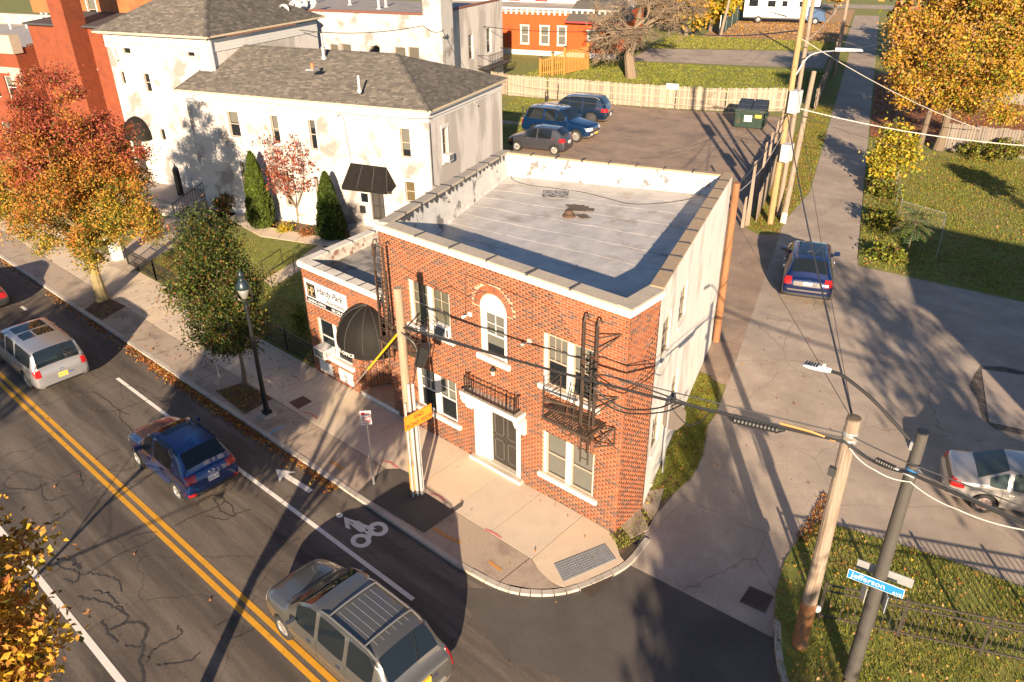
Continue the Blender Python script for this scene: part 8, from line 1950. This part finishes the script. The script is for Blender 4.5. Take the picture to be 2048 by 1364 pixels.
litter('fallen_leaves', gpoly((.48,1.3),(1.5,3.0),(1.6,7.2),(1.2,9.2),(.48,9.4)), 240, .04, .04)
litter('fallen_leaves', gpoly((-.2,26.2),(1.5,25.8),(1.6,28),(2.4,34),(2.3,60),(.5,60)), 3200, .05, .03)
litter('fallen_leaves', gpoly((5.62,22.8),(14,20.8),(22,21),(20,46),(5.6,46)), 6500, .055, .04, p=(.2,.2,.35,.13,.10,.02))
litter('fallen_leaves', gpoly((5.7,50),(24,50),(30,78),(5.7,78)), 7000, .11, .02, p=(.4,.35,.15,.05,.03,.02))
litter('fallen_leaves', gpoly((-16,104),(1,104),(1,128),(-16,128)), 3000, .14, .02, p=(.1,.15,.5,.15,.1,0))
litter('fallen_leaves', [at(432,782),at(487,765),at(545,797),at(490,828)], 420, .04, .01, p=(.35,.35,.1,.1,.05,.05))
litter('fallen_leaves', [at(165,622),at(205,592),at(252,612),at(205,640)], 160, .04, .01, p=(.2,.5,.2,.1,0,0))
n_ = 9000; xx = RNG.uniform(-50,-7.5,n_); dens = np.array([max(.10, .5+mnoise.noise(Vector((x_*.28,4.4,0)))*1.3) for x_ in xx]); xx = xx[RNG.random(n_) < dens]; yy = -3.80-np.abs(RNG.normal(size=len(xx)))*.16
litter('kerb_leaves', None, 0, .05, RZ+.005, p=(.42,.16,.08,.22,.06,.06), pts=np.column_stack([xx,yy]), lab='orange leaves heaped along the kerb')
litter('fallen_leaves', [(-27,-3.5),(-13.5,-3.5),(-13.5,-.1),(-27,-.1)], 420, .04, .012, p=(.35,.4,.1,.1,.02,.03))
litter('fallen_leaves', [(-13,-3.5),(.4,-3.3),(.2,-.1),(-13,-.1)], 26, .035, .012)
litter('fallen_leaves', [(-26,-12),(8,-12),(8,-4),(-26,-4)], 60, .04, RZ+.005)
litter('fallen_leaves', gpoly((1.6,3),(5.4,3),(5.4,22),(1.6,22)), 70, .04, .012)
litter('fallen_leaves', [at(1590,1075),at(1620,1035),at(1645,985),at(1655,990),at(1650,1045),at(1612,1090)], 420, .04, .02, p=(.35,.4,.15,.1,0,0))
grass('weeds_by_corner', [(.0,-.2),(.5,-.5),(.7,.2),(.45,1.4),(.1,1.2)], 700, .08, .014, .01)
grass('pit_grass', [at(432,782),at(487,765),at(545,797),at(490,828)], 900, .05, .01, .01)

# house just outside the right edge: its shadow lies over the lot and the lawn
hs_ = thing('neighbour_house', 'pale two storey house beyond the right edge of the parking lot', 'building', (14.3,5,0))
mb = MB(); 
for T in (wallT((14.3,14),(14.3,5)), wallT((14.3,5),(27,5)), wallT((27,5),(27,14)), wallT((27,14),(14.3,14))):
    hl = [(1.5,2.5,1,2.5),(1.5,2.5,3.8,5.3),(5.5,6.5,1,2.5),(5.5,6.5,3.8,5.3)]; wall(mb, T, T.L, -.1, 6.0, hl)
    for h in hl: window(hs_, T, *h, blind=.5)
mb.build('wall', STUC, hs_)
mb = MB(); mb.hexa(((14.0,4.7,6),(27.3,4.7,6),(27.3,14.3,6),(14.0,14.3,6),(14.3,8.5,8.0),(27,8.5,8.0),(27,10.5,8.0),(14.3,10.5,8.0))); mb.build('roof', SH[1], hs_)
